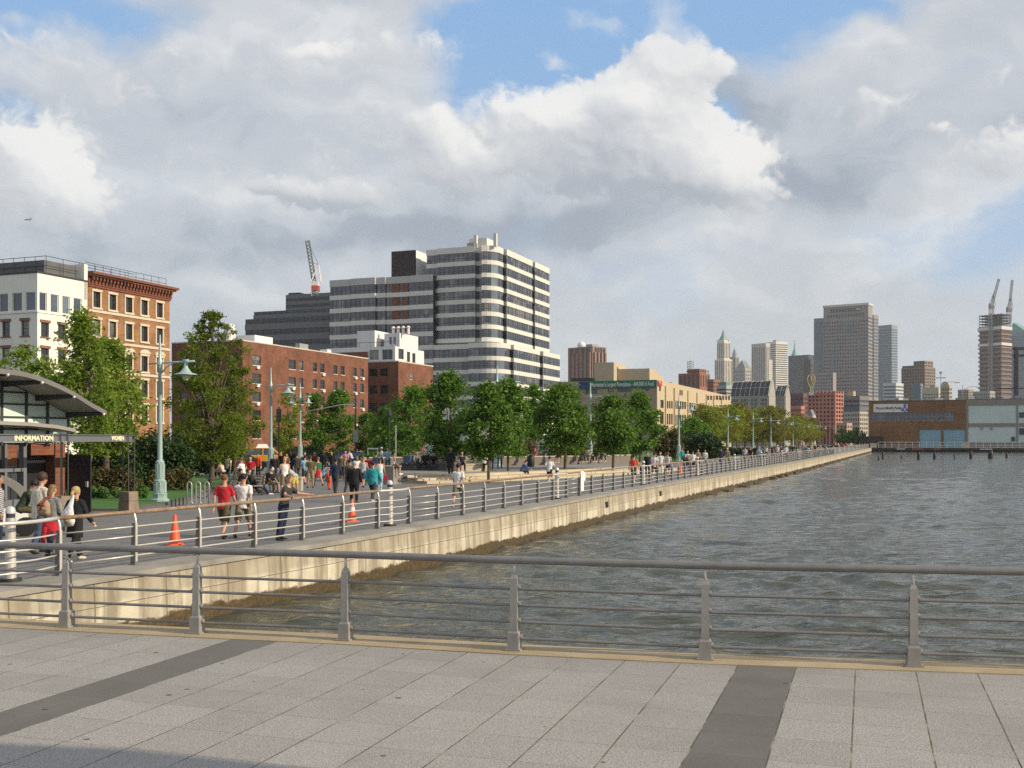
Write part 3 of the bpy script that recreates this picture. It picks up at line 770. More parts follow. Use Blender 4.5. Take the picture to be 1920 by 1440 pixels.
# ---- brown tenement with a bracketed cornice
b = Bld('tenement_building', 'brown brick apartment house with heavy red bracketed cornice and pale window surrounds', 165, 120, ytop=534, xr=318, xl=60)
M_BR1 = brick_mat('ochre_brick', (.345, .175, .085), (.26, .12, .06), (.28, .20, .13))
M_TRIM = mat('pale_limestone', (.62, .54, .42), .8, .12, 1, grime=.25)
M_CORN = mat('painted_red_cornice', (.19, .065, .035), .6, .15, 1)
wxs = [181, 211, 241.5, 270.5, 299]
cols = [(b.s(x)-.55, b.s(x)+.55) for x in wxs]
rows = [(zat(580, 123)-.0, zat(551, 123)), (zat(632, 123), zat(602, 123)), (zat(692, 124), zat(662, 124)), (zat(742, 124), zat(709, 124)), (zat(790, 124), zat(757, 124))]
dz = [0]
rects = grid(cols, rows)
mb = MB(); wall_face(mb, 'R', 0, b.L, 0, b.H, rects, .28); shell(mb, b, b.H, skipR=True); mb.build('wall', M_BR1, b.root)
put_windows(b, 'R', rects, .28, M_WF, M_GLASS, 'sash')
mb = MB()
for (a, c_, z0, z1) in rects:
    for s0, s1 in ((a-.2, a), (c_, c_+.2)):
        vs = [fmap('R', s, z, d) for z in (z0-.02, z1+.02) for d in (-.06, .1) for s in (s0, s1)]
        mb.add(vs, [(0, 2, 3, 1), (4, 5, 7, 6), (0, 1, 5, 4), (1, 3, 7, 5), (3, 2, 6, 7), (2, 0, 4, 6)])
sills(mb, 'R', rects, .22, 0, .14, .28, lintel=.26)
sills(mb, 'R', [r for r in rects if r[2] == rows[1][0] or r[2] == rows[3][0]], 0, 0, .22, .35, lintel=.0) if False else None
mb.build('window_surround', M_TRIM, b.root)
mb = MB()
for r in rects[10:15]:                                     # arched hoods on one storey
    m0 = (r[0]+r[1])/2; pts = []
    for k in range(9):
        th = PI*k/8; pts.append((m0-.95*math.cos(th), r[3]+.30+.5*math.sin(th)))
    vs = [fmap('R', s, z, d) for d in (-.18, .05) for s, z in pts]
    mb.add(vs, [tuple(range(9)), tuple(range(9, 18))[::-1]]+[(i, i+9, i+10, i+1) for i in range(8)]+[(8, 17, 9, 0)])
mb.build('arched_hood', M_TRIM, b.root)
for zc in (zat(587, 123), zat(643, 123.5), zat(699, 124)):
    mb = MB(); band(mb, b, zc-.14, zc+.14, .09, faces='R'); mb.build('string_course', M_TRIM, b.root)
mb = MB(); z = b.H
mb.prism([(-.1, -.1), (.14, -.1), (.14, b.L+.1), (-.1, b.L+.1)], z-.15, z+.1)
mb.prism([(-.1, -.2), (.70, -.2), (.70, b.L+.45), (-.1, b.L+.45)], z+1.0, z+1.22); mb.prism([(-.1, -.25), (.95, -.25), (.95, b.L+.65), (-.1, b.L+.65)], z+1.22, z+1.5); mb.prism([(-.1, -.15), (.22, -.15), (.22, b.L+.2), (-.1, b.L+.2)], z+.1, z+1.0)
co_ = mb.build('cornice', M_CORN, b.root)
for k in range(25):
    s = .25+(b.L-.5)*k/24; mb = MB(); mb.box(.22, .62, s-.12, s+.12, z+.6, z+.995); mb.box(.22, .42, s-.1, s+.1, z+.3, z+.6); mb.build('bracket', M_CORN, co_)
roof(b, b.H+1.2, M_ROOF)
mb = MB()
for k in range(11): mb.tube([(-.3, b.L*.98*k/10, z+1.2), (-.3, b.L*.98*k/10, z+2.6)], .025, 5)
for hz_ in (2.0, 2.58): mb.tube([(-.3, 0, z+hz_), (-.3, b.L*.98, z+hz_)], .03, 5)
mb.build('roof_railing', M_DARK, b.root)
HB1 = b.H
# ---- white corner building with a band of big windows
b = Bld('white_building', 'white painted corner building with a band of large windows under a plain parapet', 70, 111, ytop=511, xr=164, xl=-60)
M_WP = mat('white_stucco', (.78, .76, .68), .8, .07, .6, grime=.22, bump=.1)
zb0, zb1 = zat(583, 111), zat(545, 111)
LR = b.L
bigR = [(b.s(x0), b.s(x1), zb0+.1, zb1-.1) for x0, x1 in ((74, 88), (95, 110), (117, 131), (138, 153))]
bigN = [(b.s(x0, 'N'), b.s(x1, 'N'), zb0+.1, zb1-.1) for x0, x1 in ((-28, -8), (-2, 15), (23, 41), (48, 66))]
w_ = .55
smR = [(b.s(x)-w_, b.s(x)+w_, zat(y1, 112), zat(y0, 112)) for x in (84.5, 116, 147) for y0, y1 in ((605, 632), (653, 680), (701, 728), (752, 779))]
smN = [(b.s(x, 'N')-w_, b.s(x, 'N')+w_, zat(y1, 113), zat(y0, 113)) for x in (-20, 11, 47) for y0, y1 in ((604, 632), (653, 680), (701, 728), (752, 779))]
mb = MB(); wall_face(mb, 'R', 0, LR, 0, b.H, bigR+smR, .25); wall_face(mb, 'N', -b.W, 0, 0, b.H, bigN+smN, .25); shell(mb, b, b.H, True, True); mb.build('wall', M_WP, b.root)
put_windows(b, 'R', bigR, .2, M_WFW, M_GLASSB, 'plain'); put_windows(b, 'N', bigN, .2, M_WFW, M_GLASSB, 'plain')
put_windows(b, 'R', smR, .25, M_WF, M_GLASS); put_windows(b, 'N', smN, .25, M_WF, M_GLASS)
mb = MB(); sills(mb, 'R', smR, .12, 0, .10, .15, lintel=.28); sills(mb, 'N', smN, .12, 0, .10, .15, lintel=.28); mb.build('lintel', mat('brown_lintel', (.23, .115, .07), .8), b.root)
mb = MB(); band(mb, b, zb0-.14, zb0+.02, .09); mb.build('sill_band', M_WP, b.root)
mb = MB(); band(mb, b, b.H-.02, b.H+.16, .06); mb.build('coping', M_DARK, b.root)
mb = MB(); mb.box(-b.W, -.0, LR-.5, LR+.02, b.H-2, zat(497, 118)); mb.build('party_wall', M_WP, b.root)
mb = MB(); mb.box(-9, -1.2, LR-5, LR-.55, b.H-.4, zat(503, 119)); mb.build('roof_shed', mat('dark_shed', (.12, .12, .125), .6), b.root)
roof(b, b.H, M_ROOF)
mb = MB(); h0 = b.H
for s in range(12):
    x = -.8-s*1.5; mb.tube([(x, 2.0, h0-.4), (x, 2.0, h0+2.1)], .03, 5)
for s in range(6): mb.tube([(-.8, 2+s*2.4, h0-.4), (-.8, 2+s*2.4, h0+2.1)], .03, 5)
for dz_ in (1.1, 2.1): mb.tube([(-20, 2, h0+dz_), (-.8, 2, h0+dz_), (-.8, 15.5, h0+dz_)], .035, 5)
mb.build('roof_railing', M_DARK, b.root)
M_SHRUB = leaf_mat('shrub_leaf', (.018, .05, .010), (.06, .13, .025))
def leaf_blob(mb, c, r, n, size, rnd, flat=.6):
    for _ in range(n):
        v = Vector((rnd.gauss(0, 1), rnd.gauss(0, 1), rnd.gauss(0, 1))).normalized()*rnd.random()**.45
        p = Vector(c)+Vector((v.x*r[0], v.y*r[1], v.z*r[2]))
        nrm = (v*.6+Vector((rnd.uniform(-1, 1), rnd.uniform(-1, 1), rnd.uniform(-.2, 1)))).normalized()
        t = nrm.orthogonal().normalized(); t = Matrix.Rotation(rnd.uniform(0, 6.28), 3, nrm) @ t; q = nrm.cross(t); s = size*rnd.uniform(.6, 1.3)
        mb.quad(p-t*s, p-q*s*flat+nrm*s*.15, p+t*s, p+q*s*flat+nrm*s*.15)
rnd = random.Random(3)
mb = MB(); leaf_blob(mb, (-4, 6, h0+1.0), (1.5, 1.2, 1.0), 300, .16, rnd); mb.build('roof_plants', M_SHRUB, b.root)
mb = MB(); mb.box(-3.4, -1.6, 4, 8, h0-.3, h0+.55); mb.build('roof_planter', M_WP, b.root)
mb = MB(); mb.lathe([(.9, 0), (.9, 2.0), (.3, 2.4)], 12, (-13, 8, h0)); mb.build('roof_tank', M_DARK, b.root)
# ---- low red brick apartment house
M_BR2 = brick_mat('red_brick', (.225, .090, .054), (.165, .064, .040), (.18, .125, .095))
M_BR2D = M_BR2
b = Bld('brick_apartment_house', 'long low red brick apartment house with paired windows and air conditioners', 455, 155, ytop=639, xl=322, xr=690)
zz = lambda y: zat(y, 155)
rowsy = [(663, 682), (698, 717), (733, 752), (768, 787), (803, 822)]
cx_ = [(473, 489), (541, 554.5), (560.5, 568.5), (586.5, 594), (600.5, 608.5), (625, 632.5), (638.5, 646), (661.5, 668.5), (675, 682)]
rects = []
for x0, x1 in cx_:
    s0, s1 = b.s(x0), b.s(x1)
    for y0, y1 in rowsy: rects.append((s0, s1, zz(y1), zz(y0)))
rectsN = [(b.s(x, 'N')-.7, b.s(x, 'N')+.7, zz(y1), zz(y0)) for x in (345, 375, 405, 435) for y0, y1 in rowsy]
mb = MB(); wall_face(mb, 'R', 0, b.L, 0, b.H, rects, .2); wall_face(mb, 'N', -b.W, 0, 0, b.H, rectsN, .2); shell(mb, b, b.H, True, True); mb.build('wall', M_BR2, b.root)
put_windows(b, 'R', rects, .2, mat('window_frame_brown', (.11, .085, .07), .5), M_GLASS, 'sash'); put_windows(b, 'N', rectsN, .2, M_WF, M_GLASS)
mb = MB(); band(mb, b, b.H-.02, b.H+.16, .07); mb.build('coping', mat('stone_coping', (.55, .50, .42), .8), b.root)
mb = MB(); sills(mb, 'R', rects, .12, 0, .08, .05); mb.build('sill', mat('stone_coping', (.5, .5, .5)), b.root)
acm = MB(); acm.box(-.33, .33, -.38, .05, 0, .42); acm = acm.mesh('air_conditioner', M_WHITE); rr = random.Random(4)
for r in rects:
    if rr.random() < .55 and (r[1]-r[0]) < 3: link('air_conditioner', acm, b.root, fmap('R', (r[0]+r[1])/2, r[2]-.52 if rr.random() < .6 else r[2]+.02, 0), R(90))
roof(b, b.H, M_ROOF)
mb = MB(); s0 = b.s(520)
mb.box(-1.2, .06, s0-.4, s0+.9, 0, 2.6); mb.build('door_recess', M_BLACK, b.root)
mb = MB(); mb.quad((.05, s0-1.3, 3.6), (.05, s0+1.9, 3.6), (1.6, s0+1.9, 2.5), (1.6, s0-1.3, 2.5)); mb.quad((1.6, s0-1.3, 2.5), (1.6, s0+1.9, 2.5), (1.6, s0+1.9, 2.2), (1.6, s0-1.3, 2.2)); mb.build('awning', mat('green_awning', (.015, .075, .06), .7), b.root)
for (x0, x1, y0, y1, d0, d1, nm) in ((558, 590, 628, 662, 8, 14, 'roof_bulkhead'), (518, 566, 642, 662, 5, 9, 'roof_bulkhead'), (633, 640, 655, 690, 2, 3.4, 'chimney')):
    sa, sb = b.s(x0), b.s(x1); mb = MB(); mb.box(-d1, -d0, sa, sb, b.H-.5, zat(y0, 155+sa*UY+d0*UX)); mb.build(nm, M_WHITE, b.root)
mb = MB(); mb.lathe([(.75, 0), (.75, 1.6), (1.0, 1.7), (1.0, 2.0), (.7, 2.2), (.7, 2.9), (.2, 3.1)], 12, (-3, 1.2, b.H-.4)); mb.build('chimney', M_WHITE, b.root)
mb = MB(); mb.box(-1.2, -.4, b.s(566), b.s(582), b.H-.4, b.H+1.0); mb.build('skylight', M_GREYP, b.root)
# ---- brick wing beyond
b = Bld('brick_wing_building', 'red brick block with shaded side wall and one small window beyond the long house', 747, 196, ytop=678, xl=684, xr=812)
rN = [(b.s(x, 'N')-.8, b.s(x, 'N')+.8, zat(y1, 200), zat(y0, 200)) for x in (700, 720) for y0, y1 in ((693, 707), (724, 740), (757, 773))]
rR = [(b.s(768), b.s(775), zat(711, 200), zat(698, 200))]
mb = MB(); wall_face(mb, 'N', -b.W, 0, 0, b.H, rN, .2); wall_face(mb, 'R', 0, b.L, 0, b.H, rR, .2); shell(mb, b, b.H, True, True); mb.build('wall', M_BR2, b.root)
put_windows(b, 'N', rN, .2, M_WF, M_GLASS); put_windows(b, 'R', rR, .2, M_WFW, M_GLASS, 'double')
mb = MB(); band(mb, b, b.H-.02, b.H+.2, .07); mb.build('coping', mat('stone_coping', (.5, .5, .5)), b.root); roof(b, b.H, M_ROOF)
# ---- white penthouse block behind
b = Bld('white_penthouse_block', 'brick block with white framed penthouse floors and rooftop huts above the brick houses', 741, 225, ytop=649, xl=612, xr=795)
rN = [(b.s(x0, 'N'), b.s(x1, 'N'), zat(676, 228), zat(657, 228)) for x0, x1 in ((692, 710), (716, 736))]
rR = [(b.s(x0), b.s(x1), zat(y1, 230), zat(y0, 230)) for x0, x1, y0, y1 in ((747, 757, 656, 675), (763, 769, 659, 678), (773, 779, 660, 679))]
mb = MB(); wall_face(mb, 'N', -b.W, 0, 0, b.H, rN, .4); wall_face(mb, 'R', 0, b.L, 0, b.H, rR, .3); shell(mb, b, b.H, True, True); mb.build('wall', M_WHITE, b.root)
put_windows(b, 'N', rN, .4, M_WFW, M_GLASS, 'mull'); put_windows(b, 'R', rR, .3, M_WF, M_GLASS, 'double')
mb = MB(); mb.box(-b.W, b.s(690, 'N'), -.25, -.02, 0, zat(660, 228)); mb.build('brick_panel', M_BR2, b.root)
roof(b, b.H, M_ROOF)
for x0, x1, y0, dd, dl, nm, mm in ((657, 690, 621, 3, 8, 'roof_hut', M_WHITE), (704, 733, 627, 4, 9, 'roof_hut', M_WHITE), (690, 700, 637, 6, 10, 'roof_hut', M_GREYP)):
    sa, sb = b.s(x0, 'N'), b.s(x1, 'N'); mb = MB(); mb.box(sa, sb, dd, dd+dl, b.H-.5, zat(y0, 232)); mb.build(nm, mm, b.root)
mb = MB()
for k in range(9): mb.tube([(-1-k*2.6, .4, b.H-.4), (-1-k*2.6, .4, b.H+1.0)], .04, 5)
mb.tube([(-b.W+1, .4, b.H+1.0), (-1, .4, b.H+1.0)], .05, 5); mb.build('roof_railing', M_DARK, b.root)
for k in range(4): mb = MB(); mb.lathe([(.3, 0), (.3, 1.3), (.5, 1.4), (.2, 1.8)], 10, (b.s(717, 'N')+k*1.2, 5, zat(627, 232)-.2)); mb.build('vent', M_WHITE, b.root)
mb = MB(); mb.box(b.s(714, 'N'), b.s(718, 'N'), 3.9, 4.0, zat(645, 230), zat(632, 230)); mb.build('hut_window', M_GLASS, b.root)
mb = MB(); mb.box(b.s(722, 'N'), b.s(726, 'N'), 3.9, 4.0, zat(645, 230), zat(632, 230)); mb.build('hut_window', M_GLASS, b.root)
# ---- banded office tower with a rounded glass corner
M_SPAN = mat('cream_spandrel', (.66, .64, .58), .7, .05, .4, grime=.12)
M_GT = glass_mat('tower_glass', (.045, .052, .066), .05, .9, .6, .25, blind=(.16, .15, .135), cell=1.7)
M_GTB = glass_mat('bright_tower_glass', (.12, .15, .18), .04, 1.0, .3, .25)
M_MUL = mat('mullion', (.045, .05, .055), .4, .2, 1, metal=.4)
def ribbon(mb, path, z0, z1, off=0.0):
    pts = [(p[0], p[1]) for p in path]
    if off: pts = offset_line(pts, off)
    for p, q in zip(pts, pts[1:]): mb.quad((*p, z0), (*q, z0), (*q, z1), (*p, z1))
    return pts
def cap(mb, pts, back, z):
    mb.add([(*p, z) for p in pts]+[(*p, z) for p in back], [tuple(range(len(pts)+len(back)))])
def banded(b, path, back, zs, span, glass, mull=1.6, recess=.22, wallm=None, lines=True):
    """zs: list of (z0 spandrel, z1 spandrel top = sill, z2 head); one spandrel and one ribbon window per storey"""
    for (z0, z1, z2) in zs:
        mb = MB(); pts = ribbon(mb, path, z0, z1)
        ins = offset_line(path, recess)
        for zz_ in (z0, z1):
            for i in range(len(path)-1): mb.quad((*path[i], zz_), (*path[i+1], zz_), (*ins[i+1], zz_), (*ins[i], zz_))
        mb.build('spandrel', wallm or M_SPAN, b.root)
        if z2 > z1:
            g = MB(); ribbon(g, ins, z1, z2); w = g.build('ribbon_window', glass, b.root)
            m = MB(); P_ = Path(ins); n = max(3, int(P_.c[-1]/mull))
            for k in range(n+1):
                p, d = P_.at(P_.c[-1]*k/n); M = Matrix.Translation((p.x+d.y*.03, p.y-d.x*.03, 0)) @ Matrix.Rotation(math.atan2(d.y, d.x), 4, 'Z'); m.box(-.045, .045, -.05, .05, z1, z2, M)
            zc = z1+(z2-z1)*.36; q = offset_line(ins, -.05); ribbon(m, q, zc-.05, zc+.05)
            m.build('mullions', M_MUL, w)
b = Bld('banded_office_tower', 'tall cream and dark glass banded office tower with a rounded corner and stepped flank', 926, 330, ytop=458, xl=795, xr=1026)
Yc = 330
W1, L1 = b.W, b.L
fl = 24.3/2000*330; 
zt = b.H
zs = []
for k in range(9):
    z2 = zt-1.9-k*fl; zs.append((z2-fl, z2-fl*.66, z2))
rad = 5.0; arc = [(-rad+rad*math.sin(PI/2*k/6), rad-rad*math.cos(PI/2*k/6)) for k in range(7)]
sN = lambda x: b.s(x, 'N')
path = [(-W1, 7), (-W1, 1.6), (sN(818), 1.6), (sN(818), .6), (sN(889), .6), (sN(889), 2.2), (sN(903), 2.2), (sN(903), 0)]+[(x, y) for x, y in arc if x > sN(903)]
s1, s2 = b.s(944), b.s(995)
path += [(0, s1), (-1.5, s1), (-1.5, s1+1.2), (.7, s1+1.2), (.7, s2), (-2.2, s2), (-2.2, s2+2.0), (.9, s2+2.0), (.9, L1)]
banded(b, path, None, zs, None, M_GT)
zbot = zs[-1][0]
mb = MB(); ribbon(mb, path, zt-1.9, zt); cap(mb, path, [(-W1, L1)], zt-.3); mb.build('parapet', M_SPAN, b.root)
for x0, x1, q in ((sN(903), 0, 'arc'),):
    g = MB(); pa = [p for p in path[8:8+len(arc)]][-6:-2]
for (z0, z1, z2) in zs:
    g = MB(); seg = [(x, y) for x, y in arc][3:6]; ribbon(g, offset_line(seg, .10), z1-1.0, z2+.3); g.build('corner_glass', M_GTB, b.root)
mb = MB()
mb.box(-10, -4, 4, 12, zt-.5, zt+3.0); mb.build('roof_plant_room', M_SPAN, b.root)
for px in (888, 925):
    mb = MB(); sx = sN(px) if px < 926 else -.5; mb.box(sx-.5, sx+.5, 1.2, 2.2, zt-.5, zt+3.6); mb.build('roof_mast', M_SPAN, b.root)
mb = MB(); mb.box(sN(880), sN(866), 4, 9, zt-.5, zt+1.8); mb.build('roof_unit', M_GREYP, b.root)
# podium
pz = zat(640, 322); PW = W1+2
off = 4.0; cO = b.c+Vector((UY, -UX, 0))*(off+.8); px_r = span_river(cO, 1049)-2
arc2 = [(off-6+6*math.sin(PI/2*k/6), -5+6-6*math.cos(PI/2*k/6)) for k in range(7)]
t1, t2 = span_river(cO, 962), span_river(cO, 1013)
path2 = [(-W1+.2, 8), (-W1+.2, -.6), (sN(818), -.6), (sN(818), -2.2), (sN(890), -2.2), (sN(890), -5)]+[p for p in arc2 if p[0] > sN(890)+.5]
path2 += [(off, t1), (off-1.2, t1), (off-1.2, t1+1), (off+.7, t1+1), (off+.7, t2), (off-2, t2), (off-2, t2+2.5), (off+1.0, t2+2.5), (off+1.0, px_r+2)]
zs2 = []
for k in range(5):
    z2 = pz-1.5-k*fl*.98; zs2.append((z2-fl*.98, z2-fl*.65, z2))
banded(b, path2, None, zs2, None, M_GT)
mb = MB(); ribbon(mb, path2, pz-1.5, pz); cap(mb, path2, [(-W1+.2, px_r+2)], pz-.4); mb.build('podium_parapet', M_SPAN, b.root)
mb = MB(); ribbon(mb, path2, 0, zs2[-1][0]); mb.build('base_wall', M_SPAN, b.root)
for (z0, z1, z2) in zs2:
    g = MB(); seg = arc2[3:6]; ribbon(g, offset_line(seg, .10), z1-1.0, z2+.3); g.build('corner_glass', M_GTB, b.root)
mb = MB(); mb.box(-W1+.5, -1, 3, L1-.5, 0, zt-1); mb.build('core', M_MUL, b.root)
BT = b
# left wing
b = Bld('banded_office_wing', 'lower banded office wing joined to the left of the cream tower, dark glass strips', 812, 336, ytop=511, xl=618, xr=840)
fl2 = 25/2000*345; zt = b.H-.5
sN = lambda x: b.s(x, 'N')
path = [(-b.W, 9), (-b.W, 0), (sN(660), 0), (sN(660), -.8), (sN(705), -.8), (sN(705), 0), (sN(722), 0), (sN(722), .5), (sN(770), .5), (sN(770), 0), (0, 0)]
zs = []
for k in range(8):
    z2 = zt-2.2-k*fl2; zs.append((z2-fl2, z2-fl2*.66, z2))
M_GTD = glass_mat('brownish_glass', (.05, .042, .042), .06, .8, .4, .3)
banded(b, path, None, zs, None, M_GT)
for (z0, z1, z2) in zs:
    g = MB(); g.box(sN(733), sN(748), .45, .60, z1, z2); g.box(sN(752), sN(764), .45, .60, z1, z2); g.build('brick_infill', M_BR2, b.root)
mb = MB(); ribbon(mb, path, zt-2.2, zt); ribbon(mb, path, 0, zs[-1][0]); cap(mb, path, [(0, 14), (-b.W, 14)], zt-.3); mb.build('parapet', mat('grey_spandrel', (.46, .45, .43), .7, .06, .4), b.root)
mb = MB(); mb.box(-b.W+.4, -.5, 1.2, 13, 0, zt-.6); mb.build('core', M_MUL, b.root)
sa, sm_ = sN(723), sN(769); hb = zat(471, 345)
mb = MB(); mb.box(sa, sm_, 4.0, 4.25, zt-1, hb); mb.build('screen_wall', mat('dark_brown_panel', (.035, .028, .024), .7, .1, 1), b.root)
mb = MB(); mb.box(sa+.1, sm_, 4.26, 14, zt-1, hb-.05); mb.build('roof_plant_room', M_WHITE, b.root)
# ---- dark stepped block with the tower crane
b = Bld('dark_stepped_block', 'dark grey stepped office block in shade behind the brick houses', 640, 372, ytop=551, xl=459, xr=690)
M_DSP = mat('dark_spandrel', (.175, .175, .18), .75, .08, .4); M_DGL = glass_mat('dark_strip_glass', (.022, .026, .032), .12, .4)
sN = lambda x: b.s(x, 'N')
for (xa, ya, yb) in ((459, 598, 640), (472, 584, 598.2)):
    pth = [(sN(xa), 10), (sN(xa), 0 if xa == 459 else 1.0), (0, 0 if xa == 459 else 1.0)]
    za, zb = zat(ya, 385), zat(yb, 385); n = max(1, round((za-zb)/3.6)); hh = (za-zb)/n
    if xa == 459: n += 5
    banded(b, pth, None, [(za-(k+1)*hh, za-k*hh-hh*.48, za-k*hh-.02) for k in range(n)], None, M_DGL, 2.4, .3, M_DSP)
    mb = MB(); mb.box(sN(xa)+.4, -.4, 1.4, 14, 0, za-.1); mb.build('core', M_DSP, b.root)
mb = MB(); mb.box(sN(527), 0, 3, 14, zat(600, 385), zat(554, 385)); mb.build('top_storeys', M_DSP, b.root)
mb = MB(); mb.box(sN(527)+1, sN(552), 3.2, 12, zat(556, 385), zat(550.5, 385)); mb.build('roof_unit', M_DARK, b.root)
mb = MB()
for zz_ in (590, 578, 566): mb.box(sN(527)+.3, -.3, 2.9, 3.1, zat(zz_, 385), zat(zz_-5, 385))
mb.build('ribbon_window', M_DGL, b.root)
def lattice(mb, p0, p1, w, n, r, side=None):
    p0, p1 = Vector(p0), Vector(p1); t = (p1-p0).normalized(); a = t.cross(Vector((0, 1, 0))); a = a.normalized() if a.length > .1 else Vector((1, 0, 0)); c = t.cross(a)
    cor = [(a*sx+c*sy)*w/2 for sx, sy in ((-1, -1), (1, -1), (1, 1), (-1, 1))]
    for q in cor: mb.tube([p0+q, p1+q], r, 4)
    for i in range(n):
        u0 = p0.lerp(p1, i/n); u1 = p0.lerp(p1, (i+1)/n)
        for k in range(4): mb.tube([u0+cor[k], u1+cor[(k+1) % 4]], r*.7, 4)
def crane(label, bx, by, Y, tipx, tipy, mast_y, scale=1.0, topz=None, cat='crane', colr=None):
    p0 = P(bx, by, Y); t = thing('tower_crane', label, cat, p0, 0)
    q = lambda x, y, dy=0: P(x, y, Y+dy)-p0
    k = Y/2000
    mb = MB(); lattice(mb, (0, 0, 0), q(bx, mast_y), 2.2*scale, 6, .16*scale); mb.build('mast', M_GREYP, t)
    mb = MB(); lattice(mb, q(bx, mast_y), q(tipx, tipy), 1.25*min(scale, 1.7), 14, .13*min(scale, 1.8)); mb.build('jib', mat('crane_grey', (.09, .085, .09), .6), t)
    mb = MB(); c_ = q(bx, mast_y); mb.box(c_.x-1.2*scale, c_.x+1.5*scale, -1.2*scale, 1.6*scale, c_.z-.8*scale, c_.z+.9*scale); mb.build('counterweight', mat('crane_red' if scale < 2 else 'crane_brown', (.50, .09, .06) if scale < 2 else (.20, .17, .16), .6), t)
    mb = MB(); mb.box(c_.x-1.0*scale, c_.x+1.2*scale, -1.3*scale, 1.4*scale, c_.z+.92*scale, c_.z+2.4*scale); mb.build('cab', M_WHITE if scale < 2 else M_GREYP, t)
    mb = MB(); a_ = c_+Vector((1.2*scale, 0, 8.5*scale))
    for s_ in (-1, 1): mb.tube([c_+Vector((-1.4*scale, s_*1.2*scale, 2)), a_], .2*min(scale, 1.3), 5); mb.tube([c_+Vector((2.2*scale, s_*1.2*scale, 2)), a_], .2*min(scale, 1.3), 5)
    mb.build('back_frame', M_WHITE if scale < 2 else mat('crane_grey', (.09, .085, .09)), t)
    mb = MB(); mb.tube([a_, q(tipx, tipy)*1.0], .07*scale, 4); mb.tube([a_, q(bx, mast_y).lerp(q(tipx, tipy), .55)], .07*scale, 4); mb.build('pendant_cable', M_DARK, t)
    return t
crane('luffing tower crane with red counterweight rising behind the dark stepped block', 591, 556, 380, 576.5, 451, 541)
# ---- tan warehouse with the green banner
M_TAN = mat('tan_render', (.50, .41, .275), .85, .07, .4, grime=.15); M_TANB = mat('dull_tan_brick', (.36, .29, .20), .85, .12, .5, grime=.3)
b = Bld('tan_warehouse', 'long tan warehouse with rows of dark loft windows and a shaded end wall', 1232, 270, ytop=712, xl=1043, xr=1371)
rects = []
for (xa, xb, n, rws) in ((1237, 1246, 1, ((750, 765), (772, 795))), (1250, 1262, 3, ((752, 766), (776, 796))), (1265, 1287, 5, ((753, 767), (778, 797))), (1292, 1305, 3, ((755, 768), (779, 798))), (1308, 1322, 4, ((756, 769), (782, 799))), (1325, 1370, 8, ((742, 750), (760, 770), (785, 800)))):
    for k in range(n):
        x0 = xa+(xb-xa)*(k+.10)/n; x1 = xa+(xb-xa)*(k+.82)/n
        for y0, y1 in rws:
            Y_ = b.c.y+b.s((x0+x1)/2)*UY; rects.append((b.s(x0), b.s(x1), zat(y1, Y_), zat(y0, Y_)))
for x0, x1, y0, y1 in ((1236, 1239, 724, 733), (1274, 1276.5, 731, 741), (1277.5, 1280, 731.5, 741.5)):
    Y_ = b.c.y+b.s(x0)*UY; rects.append((b.s(x0), b.s(x1), zat(y1, Y_), zat(y0, Y_)))
rN = [(b.s(x0, 'N'), b.s(x1, 'N'), zat(y1, 275), zat(y0, 275)) for x0, x1, y0, y1 in ((1064, 1090, 730, 738), (1098, 1120, 729, 738), (1140, 1150, 728, 736), (1158, 1184, 727, 736), (1204, 1218, 726, 734), (1064, 1090, 752, 766), (1140, 1165, 752, 766), (1204, 1218, 750, 766))]
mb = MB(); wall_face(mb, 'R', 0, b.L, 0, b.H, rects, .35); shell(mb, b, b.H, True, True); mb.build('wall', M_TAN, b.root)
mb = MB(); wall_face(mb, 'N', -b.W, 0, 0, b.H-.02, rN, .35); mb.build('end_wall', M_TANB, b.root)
put_windows(b, 'R', rects, .35, M_WF, M_GLASS, 'far'); put_windows(b, 'N', rN, .35, M_WF, M_GLASS, 'mull')
roof(b, b.H, M_ROOF)
for x in (1247, 1263.5, 1289, 1306, 1323.5, 1337, 1352): mb = MB(); s = b.s(x); mb.box(.0, .35, s-.35, s+.35, 0, b.H-1.2); mb.build('pilaster', M_TAN, b.root)
mb = MB(); mb.box(.02, .22, b.s(1265), b.s(1370), zat(752, 300)-.25, zat(752, 300)); mb.build('string_course', M_TAN, b.root)
for (x0, x1, y0, face) in ((1104, 1158, 676, 'N'),):
    mb = MB(); sa, sb = b.s(1104, 'N'), b.s(1141, 'N'); dl = 12; mb.box(sa, sb, 5, 5+dl, b.H-.5, zat(678, 277)); mb.build('stair_tower', mat('tan_tower', (.46, .39, .27), .85, .06, .5), b.root)
    mb = MB(); mb.box(sb+.02, sb+.12, 8.2, 9.2, zat(695, 277), zat(686, 277)); mb.build('tower_window', M_GLASS, b.root)
for s0, d, y0 in ((b.s(1246), 4, 690), (b.s(1292), 5, 716), (b.s(1264), 5, 702)):
    mb = MB(); Y_ = b.c.y+s0*UY; w_ = 10 if y0 == 690 else 6; mb.box(-d-w_, -d, s0, s0+9, b.H-.5, zat(y0, Y_)); mb.build('roof_bulkhead', M_TAN, b.root)
mb = MB(); mb.box(b.s(1062, 'N'), b.s(1103, 'N'), 4, 10, b.H-.5, zat(706, 275)); mb.build('roof_shed', M_DARK, b.root)
mb = MB(); mb.box(-8.0, .0, -.02, b.s(1240), b.H, b.H+.01)
